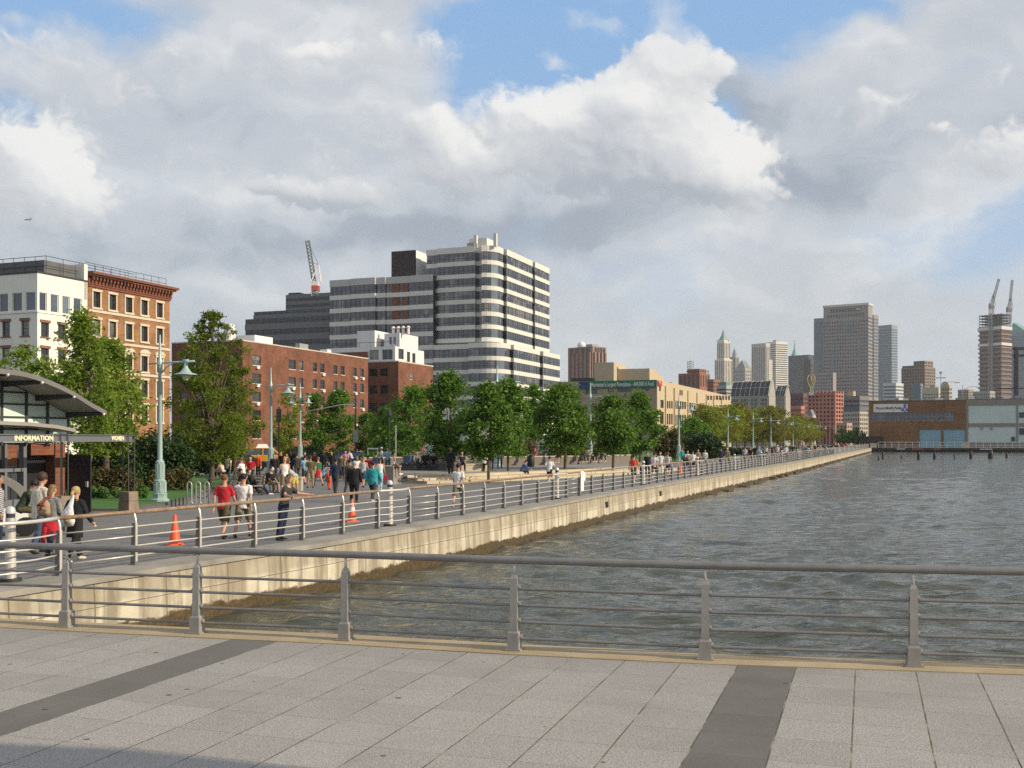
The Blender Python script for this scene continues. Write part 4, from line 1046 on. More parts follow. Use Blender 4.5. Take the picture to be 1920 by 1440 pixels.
# banner hung on the end wall
def lettering(body, size, m, parent, loc, rot=(R(90), 0, 0), ext=.01, align='LEFT', width=None, name='lettering', bold=0.0, xs=1.0, shear=0.0):
    cu = bpy.data.curves.new(name, 'FONT'); cu.body = body; cu.size = size; cu.extrude = ext; cu.align_x = align; cu.offset = bold; cu.resolution_u = 2; cu.shear = shear
    ob = bpy.data.objects.new('tmp', cu); C.objects.link(ob)
    dg = bpy.context.evaluated_depsgraph_get(); dg.update()
    me = bpy.data.meshes.new_from_object(ob.evaluated_get(dg)); me.materials.clear(); me.materials.append(m)
    bpy.data.objects.remove(ob); bpy.data.curves.remove(cu)
    if width:
        xs_ = [v.co.x for v in me.vertices]; k = width/(max(xs_)-min(xs_))
        for v in me.vertices: v.co.x *= k
    o = bpy.data.objects.new(name, me); C.objects.link(o); o.parent = parent; o.location = loc; o.rotation_euler = rot
    return o
sa, sb = b.s(1086, 'N'), -.05
ba = thing('wall_banner', 'long green banner with white lettering hung along the top of the tan warehouse end', 'banner', b.c, BROT)
z0, z1 = zat(728, 275), zat(713, 272)
mb = MB(); mb.box(b.s(1105, 'N'), sb, -.35, -.22, z0, z1); mb.build('green_cloth', mat('banner_green', (.012, .16, .075), .6, .1, .3), ba)
mb = MB(); mb.box(sa, b.s(1105, 'N')-.02, -.35, -.22, z0-.1, z1-.1); mb.build('blue_cloth', mat('banner_blue', (.02, .05, .16), .6, .2, .3), ba)
lettering("Manhattan's Largest Floorplates - 604,000 sf Avail", 1.5, M_WHITE, ba, (b.s(1109, 'N'), -.37, z0+.45), width=(sb-b.s(1109, 'N'))*.955, bold=.02)
lettering("newmark", .9, mat('banner_pale', (.25, .38, .5), .6), ba, (sa+.5, -.37, z0+.6), width=2.2) if False else None
rb = thing('red_banner', 'small red banner on the sunny corner of the tan warehouse', 'banner', b.c, BROT)
mb = MB(); mb.box(.2, .3, .3, b.s(1239), zat(724, 272), zat(714, 272)); mb.build('cloth', mat('banner_red', (.45, .03, .03), .6, .1, .5), rb)
lettering("FOR", .75, M_WHITE, rb, (.31, .7, zat(719, 272)), (R(90), 0, R(90)), width=2.0)
lettering("LEASE", .75, M_WHITE, rb, (.31, .7, zat(723, 272)), (R(90), 0, R(90)), width=3.2) if False else None
# ================================================================ skyline
class Tow:
    def __init__(t, name, label, x0, xm, x1, ytop, Y, rot=32, cat='tower', group=None, ground=0.0):
        p = P(xm, HZ, Y); t.c = Vector((p.x, p.y, 0)); az = math.atan2(p.x, p.y)
        t.rz = -az-R(rot); t.ex = Vector((math.cos(t.rz), math.sin(t.rz), 0)); t.ey = Vector((-math.sin(t.rz), math.cos(t.rz), 0))
        t.root = thing(name, label, cat, t.c, t.rz, group); t.W = -t.sp(x0, t.ex) if x0 is not None else 20; t.L = t.sp(x1, t.ey) if x1 is not None else t.W
        t.H = zat(ytop, Y); t.Y = Y
    def sp(t, x, d):
        a = (x-CX)/F; return (a*t.c.y-t.c.x)/(d.x-a*d.y)
    def n(t, x): return t.sp(x, t.ex)
    def r(t, x): return t.sp(x, t.ey)
    def z(t, y): return zat(y, t.Y)
    def box(t, name, m, x0, x1, y0, y1, z0, z1, parent=None):
        mb = MB(); mb.box(x0, x1, y0, y1, z0, z1); return mb.build(name, m, parent or t.root)
    def body(t, m, name='body', H=None): return t.box(name, m, -t.W, 0, 0, t.L, 0, H or t.H)
    def bands(t, m, z0, z1, n, frac=.5, W=None, L=None, inset=.03, faces='NR', x0=0, y0=0, p=.12):
        W = W or t.W; L = L or t.L; h = (z1-z0)/n
        for k in range(n):
            za = z0+k*h; zb = za+h*frac; mb = MB()
            if 'N' in faces: mb.box(x0-W*(1-inset), x0-W*inset, y0-p, y0+.1, za, zb)
            if 'R' in faces: mb.box(x0-.1, x0+p, y0+L*inset, y0+L*(1-inset), za, zb)
            mb.build('window_band', m, t.root)
    def strips(t, m, z0, z1, nN, nR, frac=.5, W=None, L=None, x0=0, y0=0, p=.15, name='window_strip'):
        W = W or t.W; L = L or t.L
        for k in range(nN):
            a = x0-W+W*(k+(1-frac)/2)/nN; t.box(name, m, a, a+W*frac/nN, y0-p, y0+.1, z0, z1)
        for k in range(nR):
            a = y0+L*(k+(1-frac)/2)/nR; t.box(name, m, x0-.1, x0+p, a, a+L*frac/nR, z0, z1)
    def grid(t, m, z0, z1, nz, nN, nR, fw=.5, fh=.5, W=None, L=None, x0=0, y0=0, p=.15, limit=100):
        W = W or t.W; L = L or t.L; hz_ = (z1-z0)/nz; spots = []
        for j in range(nz-1, -1, -1):
            for k in range(nN): spots.append(('N', x0-W+W*(k+.5)/nN, z0+(j+.5)*hz_))
            for k in range(nR): spots.append(('R', y0+L*(k+.5)/nR, z0+(j+.5)*hz_))
        wN, wR = (W*fw/nN if nN else 1), (L*fw/nR if nR else 1)
        mN = MB().box(-wN/2, wN/2, -p, .1, -hz_*fh/2, hz_*fh/2); mR = MB().box(-.1, p, -wR/2, wR/2, -hz_*fh/2, hz_*fh/2)
        meN, meR = mN.mesh('window', m), mR.mesh('window', m); rest = MB(); used = getattr(t, 'used', 0)
        for f, s, z in spots:
            loc = (s, y0, z) if f == 'N' else (x0, s, z)
            if used < limit: link('window', meN if f == 'N' else meR, t.root, loc); used += 1
            else:
                src = mN if f == 'N' else mR; rest.add([Vector(v)+Vector(loc) for v in src.v], src.f)
        t.used = used
        if rest.v: rest.build('upper_windows' if False else 'windows', m, t.root)['kind'] = 'stuff'
def stone(name, c, v=.08): return mat(name, c, .85, v, .06, grime=0)
S_GLASS = mat('far_window', (.03, .037, .048), .25, .3, .05, spec=.6)
S_BLUE = mat('far_blue_glass', (.10, .15, .20), .2, .2, .04, spec=.8)
# windowless telephone tower
t = Tow('telephone_tower', 'windowless brown granite tower with ribbed sides and tall louvres at its top', 1065, 1111, 1137, 649, 900, 40)
m_ = stone('brown_granite', (.27, .18, .145)); t.body(m_)
t.strips(m_, 0, t.z(660), 6, 4, .38, p=1.6, name='rib')
for k in range(4): t.box('louvre', M_BLACK, -.1, .3, t.L*(.16+.2*k), t.L*(.28+.2*k), t.z(661), t.z(651))
for k in range(4): t.box('louvre', mat('louvre_brown', (.12, .09, .08), .8), -t.W*(.92-.22*k), -t.W*(.78-.22*k), -.3, .1, t.z(661), t.z(651))
mb = MB(); mb.ball((-t.W*.7, 8, t.H+2.2), 3.6, 10, 8); mb.build('radar_dome', M_WHITE, t.root, True)
t.box('roof_unit', M_GREYP, -t.W*.45, -t.W*.2, 6, 14, t.H-.5, t.H+2.5)
# red brown brick cluster
t = Tow('ziggurat_building', 'red brown brick setback tower with a lattice sign frame on its roof', 1272, 1312, 1331, 691, 640, 30)
m_ = mat('rust_brick', (.27, .12, .08), .85, .15, .1); t.box('lower_body', m_, -t.W, 0, 0, t.L, 0, t.z(699)); t.box('upper_body', m_, -t.W*.62, -1, 1.2, t.L*.8, t.z(699)-.02, t.H)
t.strips(S_GLASS, t.z(724), t.z(703), 5, 4, .35); t.grid(S_GLASS, t.z(698), t.z(692), 1, 5, 4, .45, .6, W=t.W*.62, x0=-1, y0=1.2)
mb = MB(); lattice(mb, (-t.W*.55, 3, t.H-.3), (-t.W*.55, 3, t.H+5.2), 2.6, 4, .18); mb.build('roof_lattice', M_GREYP, t.root)
t = Tow('rust_brick_building', 'smaller red brown brick building just right of the setback tower', 1326, 1338, 1351, 711, 620, 30, 'building'); t.body(m_); t.grid(S_GLASS, t.z(735), t.z(714), 3, 4, 4, .45, .5)
t = Tow('grey_roof_building', 'low grey building with teal roof below the white spired skyscraper', 1344, 1362, 1373, 722, 480, 25, 'building'); t.body(stone('far_grey', (.36, .36, .35))); t.bands(S_GLASS, t.z(745), t.z(725), 3, .4)
t.box('roof', mat('teal_roof', (.10, .22, .24), .7), -t.W*.85, -.5, .5, t.L*.85, t.H-.3, t.H+1.4)
# white spired skyscraper
t = Tow('spired_skyscraper', 'slender cream gothic skyscraper with a green pyramid crown', 1340, 1358, 1373, 673, 2300, 42)
m_ = stone('terracotta_cream', (.62, .57, .46)); t.body(m_)
sx0, sx1 = -t.W*.86, -t.W*.06
t.box('shaft', m_, -t.W*.80, -1.5, 1.5, t.L*.78, t.z(673)-1, t.z(640))
t.strips(S_GLASS, t.z(760), t.z(676), 5, 5, .34, p=.5); t.strips(S_GLASS, t.z(671), t.z(643), 4, 4, .34, W=t.W*.78, L=t.L*.76, x0=-1.5, y0=1.5, p=.5)
cxw, cyw = -t.W*.42, t.L*.40; mb = MB(); mb.taper(t.W*.58, t.L*.6, t.W*.5, t.L*.5, t.z(640)-.5, t.z(636)); mb.build('crown_storey', m_, t.root, loc=(cxw, cyw, 0))
mb = MB(); mb.taper(t.W*.54, t.L*.54, t.W*.20, t.L*.20, t.z(636)-.3, t.z(626.5)); mb.taper(t.W*.22, t.L*.22, t.W*.15, t.L*.15, t.z(626.5)-.3, t.z(622)); mb.taper(t.W*.17, t.L*.17, .3, .3, t.z(622)-.3, t.z(616.5)); mb.build('roof', mat('copper_green', (.20, .32, .29), .7, .1, .1), t.root, loc=(cxw, cyw, 0))
for sx in (-1, 1):
    for sy in (-1, 1): mb = MB(); mb.taper(3.2, 3.2, .4, .4, t.z(641), t.z(634)); mb.build('pinnacle', m_, t.root, loc=(cxw+sx*t.W*.31, cyw+sy*t.L*.31, 0))
t = Tow('wedding_cake_tower', 'grey tower ending in a round tiered spire behind the cream skyscraper', 1369, 1379, 1386, 668, 2500, 40); m_ = stone('far_grey_stone', (.33, .32, .31)); t.body(m_); t.strips(S_GLASS, t.z(720), t.z(671), 3, 3, .4, p=.4)
mb = MB(); mb.lathe([(t.W*.36, 0), (t.W*.36, 9), (t.W*.25, 9.5), (t.W*.25, 15), (t.W*.12, 16), (.3, t.z(650)-t.H)], 10, (-t.W/2, t.L/2, t.H-.3)); mb.build('spire', m_, t.root)
t = Tow('gabled_grey_tower', 'low grey tower with a pointed gable roof between the two pale towers', 1379, 1397, 1409, 690, 2100, 35); t.body(m_); t.grid(S_GLASS, t.z(740), t.z(693), 7, 5, 3, .4, .5)
mb = MB(); mb.taper(t.W, t.L, t.W*.08, t.L*.5, t.H-.2, t.z(675)); mb.build('roof', mat('far_slate', (.20, .21, .22), .8, .1, .1), t.root, loc=(-t.W/2, t.L/2, 0))
t = Tow('pale_stone_tower', 'pale stone tower with a lower step on its sunny side', 1409, 1436, 1448, 643, 2000, 35); m_ = stone('far_pale_stone', (.47, .44, .38)); t.box('body', m_, -t.W, 0, 0, t.L*.66, 0, t.H); t.box('lower_step', m_, -t.W*.8, .5, t.L*.4, t.L*1.0, 0, t.z(674))
t.strips(S_GLASS, t.z(735), t.z(650), 8, 3, .32, L=t.L*.64, p=.3)
t = Tow('white_banded_tower', 'bright white tower striped with dark horizontal window bands', 1436, 1455, 1477, 640, 2150, 48); t.body(stone('far_white', (.66, .64, .59))); t.bands(S_GLASS, t.z(740), t.z(643), 24, .42, p=.4)
t.box('roof_unit', M_GREYP, -t.W*.6, -t.W*.3, 8, 16, t.H-.5, t.H+4)
t = Tow('copper_spired_tower', 'tower with a steep green copper pyramid and needle behind the dark slab', 1482, 1491, 1498, 668, 2900, 42); t.body(stone('far_grey_stone', (.33, .32, .31))); mb = MB(); mb.taper(t.W*.95, t.L*.95, t.W*.24, t.L*.24, t.H-.3, t.z(654)); mb.taper(t.W*.2, t.L*.2, .6, .6, t.z(654)-.3, t.z(636)); mb.build('roof', mat('copper_roof_bright', (.13, .36, .32), .7, .05, .1), t.root, loc=(-t.W/2, t.L/2, 0))
t.strips(S_GLASS, t.z(740), t.z(672), 4, 4, .35, p=.4)
t = Tow('dark_blue_slab', 'dark blue glass slab left of the big granite tower', 1478, 1516, 1528, 665, 1900, 30); t.body(mat('dark_blue_wall', (.03, .045, .07), .4, .1, .05)); t.bands(S_GLASS, t.z(745), t.z(668), 16, .5, p=.3)
t = Tow('dark_brown_block', 'dark brown block in front of the blue slab and beside the granite tower', 1507, 1520, 1530, 674, 1500, 30); t.body(mat('dark_brown_wall', (.075, .065, .06), .7, .15, .1)); t.bands(S_GLASS, t.z(745), t.z(680), 9, .5, p=.3)
# big granite tower
t = Tow('granite_tower', 'tall broad grey granite tower with gridded windows, glass slots and a pale cornice', 1544, 1628, 1636, 571, 1300, 14)
m_ = stone('grey_granite', (.27, .245, .235)); t.body(m_)
W_ = t.W
t.box('cornice', stone('far_cornice', (.55, .55, .52)), -W_-.8, .8, -.8, t.L+.5, t.z(571.5), t.z(567.5))
for a in (.20, .765): t.box('glass_slot', S_BLUE, -W_*(a+.035), -W_*a, -.25, .1, 0, t.z(628)-4)
t.grid(S_GLASS, t.z(744), t.z(598), 22, 17, 0, .5, .5, p=.2)
for k in range(13): a = -W_*(.08+.84*(k+.5)/13); t.box('top_window', S_GLASS, a-W_*.016, a+W_*.016, -.2, .1, t.z(592), t.z(586))
for k in range(11): a = -W_*(.14+.72*(k+.5)/11); t.box('top_window', S_GLASS, a-W_*.02, a+W_*.02, -.22, .1, t.z(582), t.z(575.5))
for k in range(7): a = -W_*(.34+.32*(k+.5)/7); t.box('tall_window', S_BLUE, a-W_*.014, a+W_*.014, -.27, .1, t.z(620), t.z(600))
t.bands(S_GLASS, t.z(744), t.z(590), 22, .5, faces='R', p=.2)
t2 = Tow('glass_wing', 'blue glass wing standing to the left behind the granite tower', 1526, 1550, 1556, 596, 1340, 14); t2.body(mat('wing_glass', (.14, .18, .22), .3, .1, .03, spec=.6)); t2.bands(S_BLUE, t2.z(744), t2.z(600), 24, .5, p=.2)
t2 = Tow('granite_wing', 'lower granite wing with glass strips to the right of the granite tower', 1630, 1638, 1647, 590, 1345, 30); t2.body(m_); t2.bands(S_BLUE, t2.z(744), t2.z(594), 24, .55, p=.25)
t2 = Tow('granite_base_block', 'stepped granite base block at the foot of the granite tower', 1528, 1562, 1568, 698, 1270, 14, 'building'); t2.body(m_); t2.grid(S_GLASS, t2.z(745), t2.z(701), 7, 7, 0, .5, .5)
t = Tow('grey_glass_tower', 'grey blue curtain wall tower right of the granite tower', 1646, 1672, 1683, 609, 1500, 30); t.body(mat('curtain_wall', (.26, .30, .33), .35, .05, .03, spec=.6)); t.bands(S_BLUE, t.z(745), t.z(614), 26, .55, p=.25); t.box('parapet', M_GREYP, -t.W-.3, .3, -.3, t.L+.3, t.z(612), t.z(608.5))
t = Tow('white_lowrise', 'white and blue banded low building below the grey glass tower', 1656, 1680, 1694, 718, 700, 25, 'building'); t.body(stone('far_offwhite', (.55, .55, .53))); t.bands(S_BLUE, t.z(752), t.z(720), 5, .5)
t = Tow('brown_setback_tower', 'brown brick apartment tower with stepped roof terraces', 1690, 1734, 1754, 688, 800, 30); m_ = mat('brown_tower_brick', (.24, .19, .15), .85, .1, .1); t.body(m_); t.box('upper_storeys', m_, -t.W*.50, -.6, .8, t.L*.85, t.H-.1, t.z(676)); t.box('mansard', mat('slate_mansard', (.12, .13, .15), .7), -t.W*.98, -t.W*.52, .6, t.L*.7, t.H-.1, t.z(684)); t.grid(S_GLASS, t.z(748), t.z(690), 10, 9, 5, .45, .5); t.grid(S_GLASS, t.z(688), t.z(677), 2, 4, 3, .45, .5, W=t.W*.45, L=t.L*.8, x0=-.6, y0=.8)
t = Tow('blue_glass_box', 'small blue glass box building in front of the brown setback tower', 1709, 1726, 1731, 719, 600, 22, 'building'); t.body(mat('wing_glass', (.1, .1, .1))); t.bands(S_BLUE, t.z(750), t.z(721), 5, .6)
t = Tow('beige_box_building', 'plain beige box building right of the small blue glass box', 1729, 1760, 1765, 726, 560, 18, 'building'); t.body(mat('plain_beige', (.46, .44, .35), .8, .05, .1)); t.box('roof_unit', M_GREYP, -t.W*.6, -t.W*.3, 2, 5, t.H-.3, t.H+1.5); t.grid(S_GLASS, t.z(748), t.z(736), 2, 6, 1, .4, .4)
t = Tow('round_arched_building', 'tan building with rounded gable by the lamp above the pier shed', 1763, 1780, 1785, 722, 520, 22, 'building'); t.body(stone('far_tan', (.42, .37, .28))); mb = MB(); mb.tube([(-t.W/2, .1, t.H), (-t.W/2, t.L, t.H)], t.W*.42, 14); mb.build('roof', stone('far_tan', (.42, .37, .28)), t.root); t.grid(S_GLASS, t.z(748), t.z(726), 3, 4, 2, .4, .5)
t = Tow('distant_brick_building', 'small distant brown building left of the unfinished tower', 1796, 1816, 1826, 730, 900, 28, 'building'); t.body(stone('far_brown', (.30, .25, .21))); t.grid(S_GLASS, t.z(748), t.z(733), 3, 5, 4, .45, .5)
t = Tow('distant_lowrise', 'distant grey low building at the foot of the unfinished tower', 1824, 1856, 1866, 733, 850, 25, 'building'); t.body(stone('far_grey_stone', (.3, .3, .3))); t.grid(S_GLASS, t.z(748), t.z(736), 2, 8, 3, .45, .5)
# unfinished tower
t = Tow('unfinished_tower', 'unfinished tower of red brown floors with dark scaffolding and a white safety net', 1834, 1878, 1897, 611, 1350, 30)
m_ = mat('red_floor_slab', (.21, .14, .13), .8, .1, .05); m_d = mat('open_floor', (.075, .06, .06), .8, .3, .05)
t.box('core', m_d, -t.W+1.2, -1.2, 1.2, t.L-1.2, 0, t.H)
nf = 26; h = (t.H-0)/nf
for k in range(nf): t.box('floor_slab', m_, -t.W, 0, 0, t.L, k*h, k*h+h*.38)
t.box('safety_net', stone('far_netting', (.62, .60, .57)), -t.W-.5, .5, -.5, t.L+.5, t.z(617), t.z(611)); t.box('safety_net', stone('far_netting', (.6, .6, .6)), -t.W-.3, .3, -.3, t.L+.3, t.z(647), t.z(642))
m_s = mat('scaffold_steel', (.06, .065, .075), .6)
for k in range(5): t.box('steel_floor', m_s, -t.W+1, -1, 1, t.L-1, t.H+k*3.6, t.H+k*3.6+1.2)
mb = MB()
for i in range(8):
    for (x, y) in ((-t.W+1+(t.W-2)*i/7, 1), (-1, 1+(t.L-2)*i/7)): mb.tube([(x, y, t.H-.3), (x, y, t.z(587))], .4, 4)
mb.build('steel_columns', m_s, t.root)
mb = MB(); lattice(mb, (-t.W*.42, -2.2, 0), (-t.W*.42, -2.2, t.z(586)), 3.4, 40, .45); mb.build('hoist', M_GREYP, t.root)
c2 = t.c
crane('tower crane with leaning jib on the left of the unfinished tower', 1859, 590, 1355, 1873, 523, 576, 2.0)
crane('tower crane with upright jib on the right of the unfinished tower', 1892, 606, 1360, 1898, 525, 582, 2.0)
t = Tow('teal_roofed_tower', 'grey glass tower with a sloping teal roof at the right edge', 1890, 1925, 1940, 622, 1500, 30); t.body(mat('teal_grey_wall', (.20, .25, .27), .35, .06, .04)); t.bands(S_BLUE, t.z(748), t.z(626), 22, .5, p=.25)
mb = MB(); mb.add([(-t.W, 0, t.H-.2), (0, 0, t.H-.2), (0, t.L, t.H-.2), (-t.W, t.L, t.H-.2), (-t.W*.8, t.L*.2, t.z(602)), (-t.W*.8, t.L*.8, t.z(602))], [(0, 1, 4), (1, 2, 5, 4), (2, 3, 5), (3, 0, 4, 5), (0, 3, 2, 1)]); mb.build('roof', mat('teal_sloped_roof', (.16, .30, .30), .6), t.root)
# vent building with sloping skylights
M_VC = stone('vent_concrete', (.36, .34, .30)); M_VG = mat('skylight_dark', (.03, .035, .04), .2, .3, .2, spec=.6); M_VF = mat('skylight_frame', (.48, .48, .46), .6)
for nm, x0, xm, x1, yt, ym, nb_, lb in (('vent_building', 1369, 1442, 1454, 713, 743, 4, 'larger grey vent building with sloped gridded skylights over the yellow green trees'), ('vent_building', 1452, 1473, 1482, 722, 743, 2, 'smaller grey vent building with sloped skylight, right of its larger twin')):
    t = Tow(nm, lb, x0, xm, x1, ym, 420 if nb_ == 4 else 430, 24, 'building', 'vent buildings with skylights'); Ht = t.z(yt); dl = t.L
    t.body(M_VC)
    mb = MB(); prof = [(.0, t.H), (1.2, t.H+(Ht-t.H)*.55), (2.6, Ht-.3), (4.0, Ht), (dl-2, Ht), (dl, t.H)]
    mb.add([(-t.W+.1, y, z) for y, z in prof]+[(-.35, y, z) for y, z in prof], [(i, i+1, i+7, i+6) for i in range(5)]); mb.build('skylight', M_VG, t.root)
    for xx in (-.34, -t.W):
        mb = MB(); mb.add([(xx, y, z) for y, z in prof]+[(xx+.34, y, z+.05) for y, z in prof], [tuple(range(6)), tuple(range(6, 12))[::-1]]+[(i, i+6, i+7, i+1) for i in range(5)]); mb.build('gable_end', M_VC, t.root)
    mb = MB(); n = nb_*2
    for k in range(n+1):
        x = -t.W+.2+(t.W-.5)*k/n; mb.tube([(x, y-.12, z+.05) for y, z in prof[:4]], .16 if k % 2 == 0 else .09, 4)
    for y, z in prof[:4]: mb.tube([(-t.W+.2, y-.12, z+.05), (-.3, y-.12, z+.05)], .12, 4)
    mb.build('skylight_frame', M_VF, t.root)
    for k in range(nb_):
        a = -t.W*(1-(k+.14)/nb_); c_ = -t.W*(1-(k+.86)/nb_); o = t.box('louvre_window', M_VG, a, c_, -.14, .05, t.z(775), t.z(746))
        mb = MB(); 
        for i in range(6): x = a+(c_-a)*i/5; mb.box(x-.09, x+.09, -.22, -.1, t.z(775), t.z(746))
        for i in range(5): z = t.z(775)+(t.z(746)-t.z(775))*i/4; mb.box(a, c_, -.2, -.12, z-.08, z+.08)
        mb.build('louvre_frame', M_VF, o)
# pink framed building with the yellow hoist
t = Tow('pink_frame_building', 'building wrapped in pink orange scaffold netting near the pier', 1514, 1566, 1582, 733, 520, 25, 'building'); m_p = mat('pink_net', (.44, .20, .155), .8, .12, .1); m_pd = mat('pink_dark', (.23, .075, .06), .8, .2, .1)
t.box('core', m_pd, -t.W+.6, -.6, .6, t.L-.6, 0, t.H-.3)
n = 9; h = (t.H-t.z(800))/n
for k in range(n): t.box('floor_edge', m_p, -t.W, 0, 0, t.L, t.z(800)+k*h, t.z(800)+k*h+h*.42)
for k in range(8): t.box('netting_strip', m_p, -t.W+k*(t.W-.9)/7, -t.W+k*(t.W-.9)/7+.7, -.12, .3, 0, t.H)
for k in range(4): t.box('netting_strip', m_p, -.3, .12, k*(t.L-1)/3, k*(t.L-1)/3+.8, 0, t.H)
yz = P(1521, 733, 525); h_ = thing('yellow_hoist', 'yellow looped steel hoist standing on the pink framed building', 'hoist', yz)
k_ = 525/2000; mb = MB()
for s in (-1, 1): mb.tube([(s*.6, 0, -2), (s*.4, 0, 1.5), (s*1.6, 0, 4), (s*1.9, 0, 6.4), (s*.9, 0, 8.2), (s*.1, 0, 7), (s*.3, 0, 3)], .2, 6)
mb.build('loop', mat('hoist_yellow', (.46, .36, .10), .6), h_, True); mb = MB(); mb.box(-1.2, 1.2, -.8, .8, -2.2, -.4); mb.build('base', M_GREYP, h_)
t = Tow('pink_annex', 'low pink orange annex left of the pink framed building', 1482, 1502, 1509, 761, 500, 25, 'building'); t.body(m_p); t.bands(m_pd, t.z(795), t.z(763), 4, .5)
t = Tow('maroon_building', 'dark maroon flat building behind the pink annex', 1478, 1506, 1514, 737, 620, 25, 'building'); t.body(mat('maroon_wall', (.15, .07, .065), .8, .1, .1)); t.bands(S_GLASS, t.z(775), t.z(740), 4, .4)
t = Tow('loft_building', 'cream stone loft building with small windows between pink building and pier', 1580, 1612, 1627, 772, 480, 28, 'building'); t.body(stone('loft_cream', (.42, .38, .30))); t.grid(S_GLASS, t.z(815), t.z(774), 5, 7, 4, .4, .55); t.box('mansard', mat('slate_mansard', (.1, .1, .1)), -t.W+.2, -.2, .2, t.L-.2, t.H-.1, t.z(762))
t = Tow('slate_roofed_block', 'wide dark grey block behind the cream loft building', 1560, 1612, 1630, 742, 640, 25, 'building'); t.body(stone('slate_grey', (.19, .17, .17))); t.bands(S_GLASS, t.z(780), t.z(745), 4, .45); t.box('roof_unit', mat('orange_tan', (.5, .36, .22), .8), -t.W*.45, -t.W*.25, 1, 4, t.H-.2, t.z(733))
t = Tow('brown_rowhouse', 'small pinkish brown row house below the pink framed building', 1568, 1588, 1598, 793, 430, 25, 'building'); t.body(stone('rowhouse_pink', (.42, .29, .22))); t.grid(S_GLASS, t.z(820), t.z(796), 3, 3, 2, .4, .5)
t = Tow('grey_gable_house', 'small grey gabled house before the pink framed building', 1513, 1524, 1530, 779, 470, 25, 'building'); t.body(stone('far_pale_stone', (.4, .4, .4))); mb = MB(); mb.taper(t.W, t.L, .2, t.L*.8, t.H-.1, t.z(768)); mb.build('roof', mat('far_slate', (.2, .2, .2)), t.root, loc=(-t.W/2, t.L/2, 0)); t.grid(S_GLASS, t.z(805), t.z(782), 2, 3, 2, .4, .5)
# ================================================================ pier with its shed
pc = P(1629, HZ, 338); pc.z = 0
def ps(x, dep=0):
    a = (x-CX)/F; c_ = pc+Vector((UX, UY, 0))*dep; return (a*c_.y-c_.x)/(UY+UX*a)
def pz(x, y, dep=0):
    s = ps(x, dep); Y = pc.y+UY*dep-UX*s; return zat(y, Y)
pier = thing('pier_deck_platform', 'dark timber pier platform carrying the brown and white shed', 'pier', pc, BROT)
mb = MB(); mb.box(-4, 130, -5, 60, -.55, 0); mb.build('platform', mat('pier_timber', (.06, .052, .045), .8, .3, .3), pier)
mb = MB(); mb.box(-3.5, 130, -4.4, 59, -1.1, -.56); mb.build('beam', M_BLACK, pier)
for k in range(30): mb = MB(); mb.tube([(-3+k*3.2, -4.6, -2.5), (-3+k*3.2, -4.6, -.5)], .2, 6); mb.build('pile', mat('pier_pile', (.10, .085, .07), .85, .3, 1), pier)
for k, (x, w) in enumerate(((1690, 2.6), (1721, 3.2), (1847, 3.5), (1757, 2.0))): mb = MB(); s = ps(x); mb.box(s-w/2, s+w/2, -5.06, -4.98, -.5, -.18); mb.build('fender_plate', mat(('fender_white', 'fender_red')[k % 2], ((.6, .6, .6), (.40, .16, .12))[k % 2], .7), pier)
shed = thing('pier_shed', 'brown brick pier shed with blue windows, blue doors and a white upper sign', 'building', pc, BROT)
M_PB = brick_mat('pier_brick', (.27, .145, .075), (.21, .11, .058), (.22, .14, .08), .5)
H_ = pz(1640, 753); se = ps(1812)
wz0, wz1 = pz(1700, 789), pz(1700, 774)
dz1 = pz(1760, 805)
drs = [(ps(1724), ps(1765), .05, dz1), (ps(1769), ps(1810), .05, dz1)]
wins = [(ps(1628+k*16.05+.6), ps(1628+(k+1)*16.05-.6), wz0, wz1) for k in range(10)]
wins[0] = (.3, wins[0][1], wz0, wz1)
mb = MB(); wall_face(mb, 'N', 0, se, 0, H_, wins+drs, .35); mb.quad((0, 50, 0), (0, 0, 0), (0, 0, H_), (0, 50, H_)); mb.quad((se, 0, 0), (se, 50, 0), (se, 50, H_), (se, 0, H_)); mb.build('wall', M_PB, shed)
class _B: pass
q = _B(); q.root = shed; put_windows(q, 'N', wins, .3, mat('shed_frame', (.42, .44, .46), .5), glass_mat('shed_glass', (.03, .05, .085), .08, .7), 'double')
for a, b_, c_, d_ in drs:
    mb = MB(); mb.quad((a, .3, c_), (b_, .3, c_), (b_, .3, d_), (a, .3, d_))
    for k in range(1, 7): z = c_+(d_-c_)*k/7; mb.box(a, b_, .27, .31, z-.03, z+.03)
    mb.build('roller_door', mat('pale_blue_door', (.25, .42, .52), .6, .06, .5, grime=.15), shed)
mb = MB(); mb.box(-.1, se, -.1, 50, H_, H_+.3); mb.build('roof', mat('pier_roof', (.14, .12, .10), .9, .2, .5), shed)
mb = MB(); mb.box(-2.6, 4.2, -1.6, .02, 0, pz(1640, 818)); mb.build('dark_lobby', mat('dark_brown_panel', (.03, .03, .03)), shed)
sg = thing('parking_sign', 'white sign lettered Discount Monthly Parking with a blue knot emblem on the shed', 'sign', pc, BROT)
a, b_ = ps(1638), ps(1702); c_, d_ = pz(1670, 773), pz(1670, 757.5)
mb = MB(); mb.box(a, b_, -.22, -.03, c_, d_); mb.build('board', M_WHITE, sg)
lettering("Discount Monthly Parking", 1.25, mat('sign_ink', (.05, .05, .06), .6), sg, (ps(1642), -.24, c_+(d_-c_)*.36), width=ps(1691)-ps(1642), bold=.03)
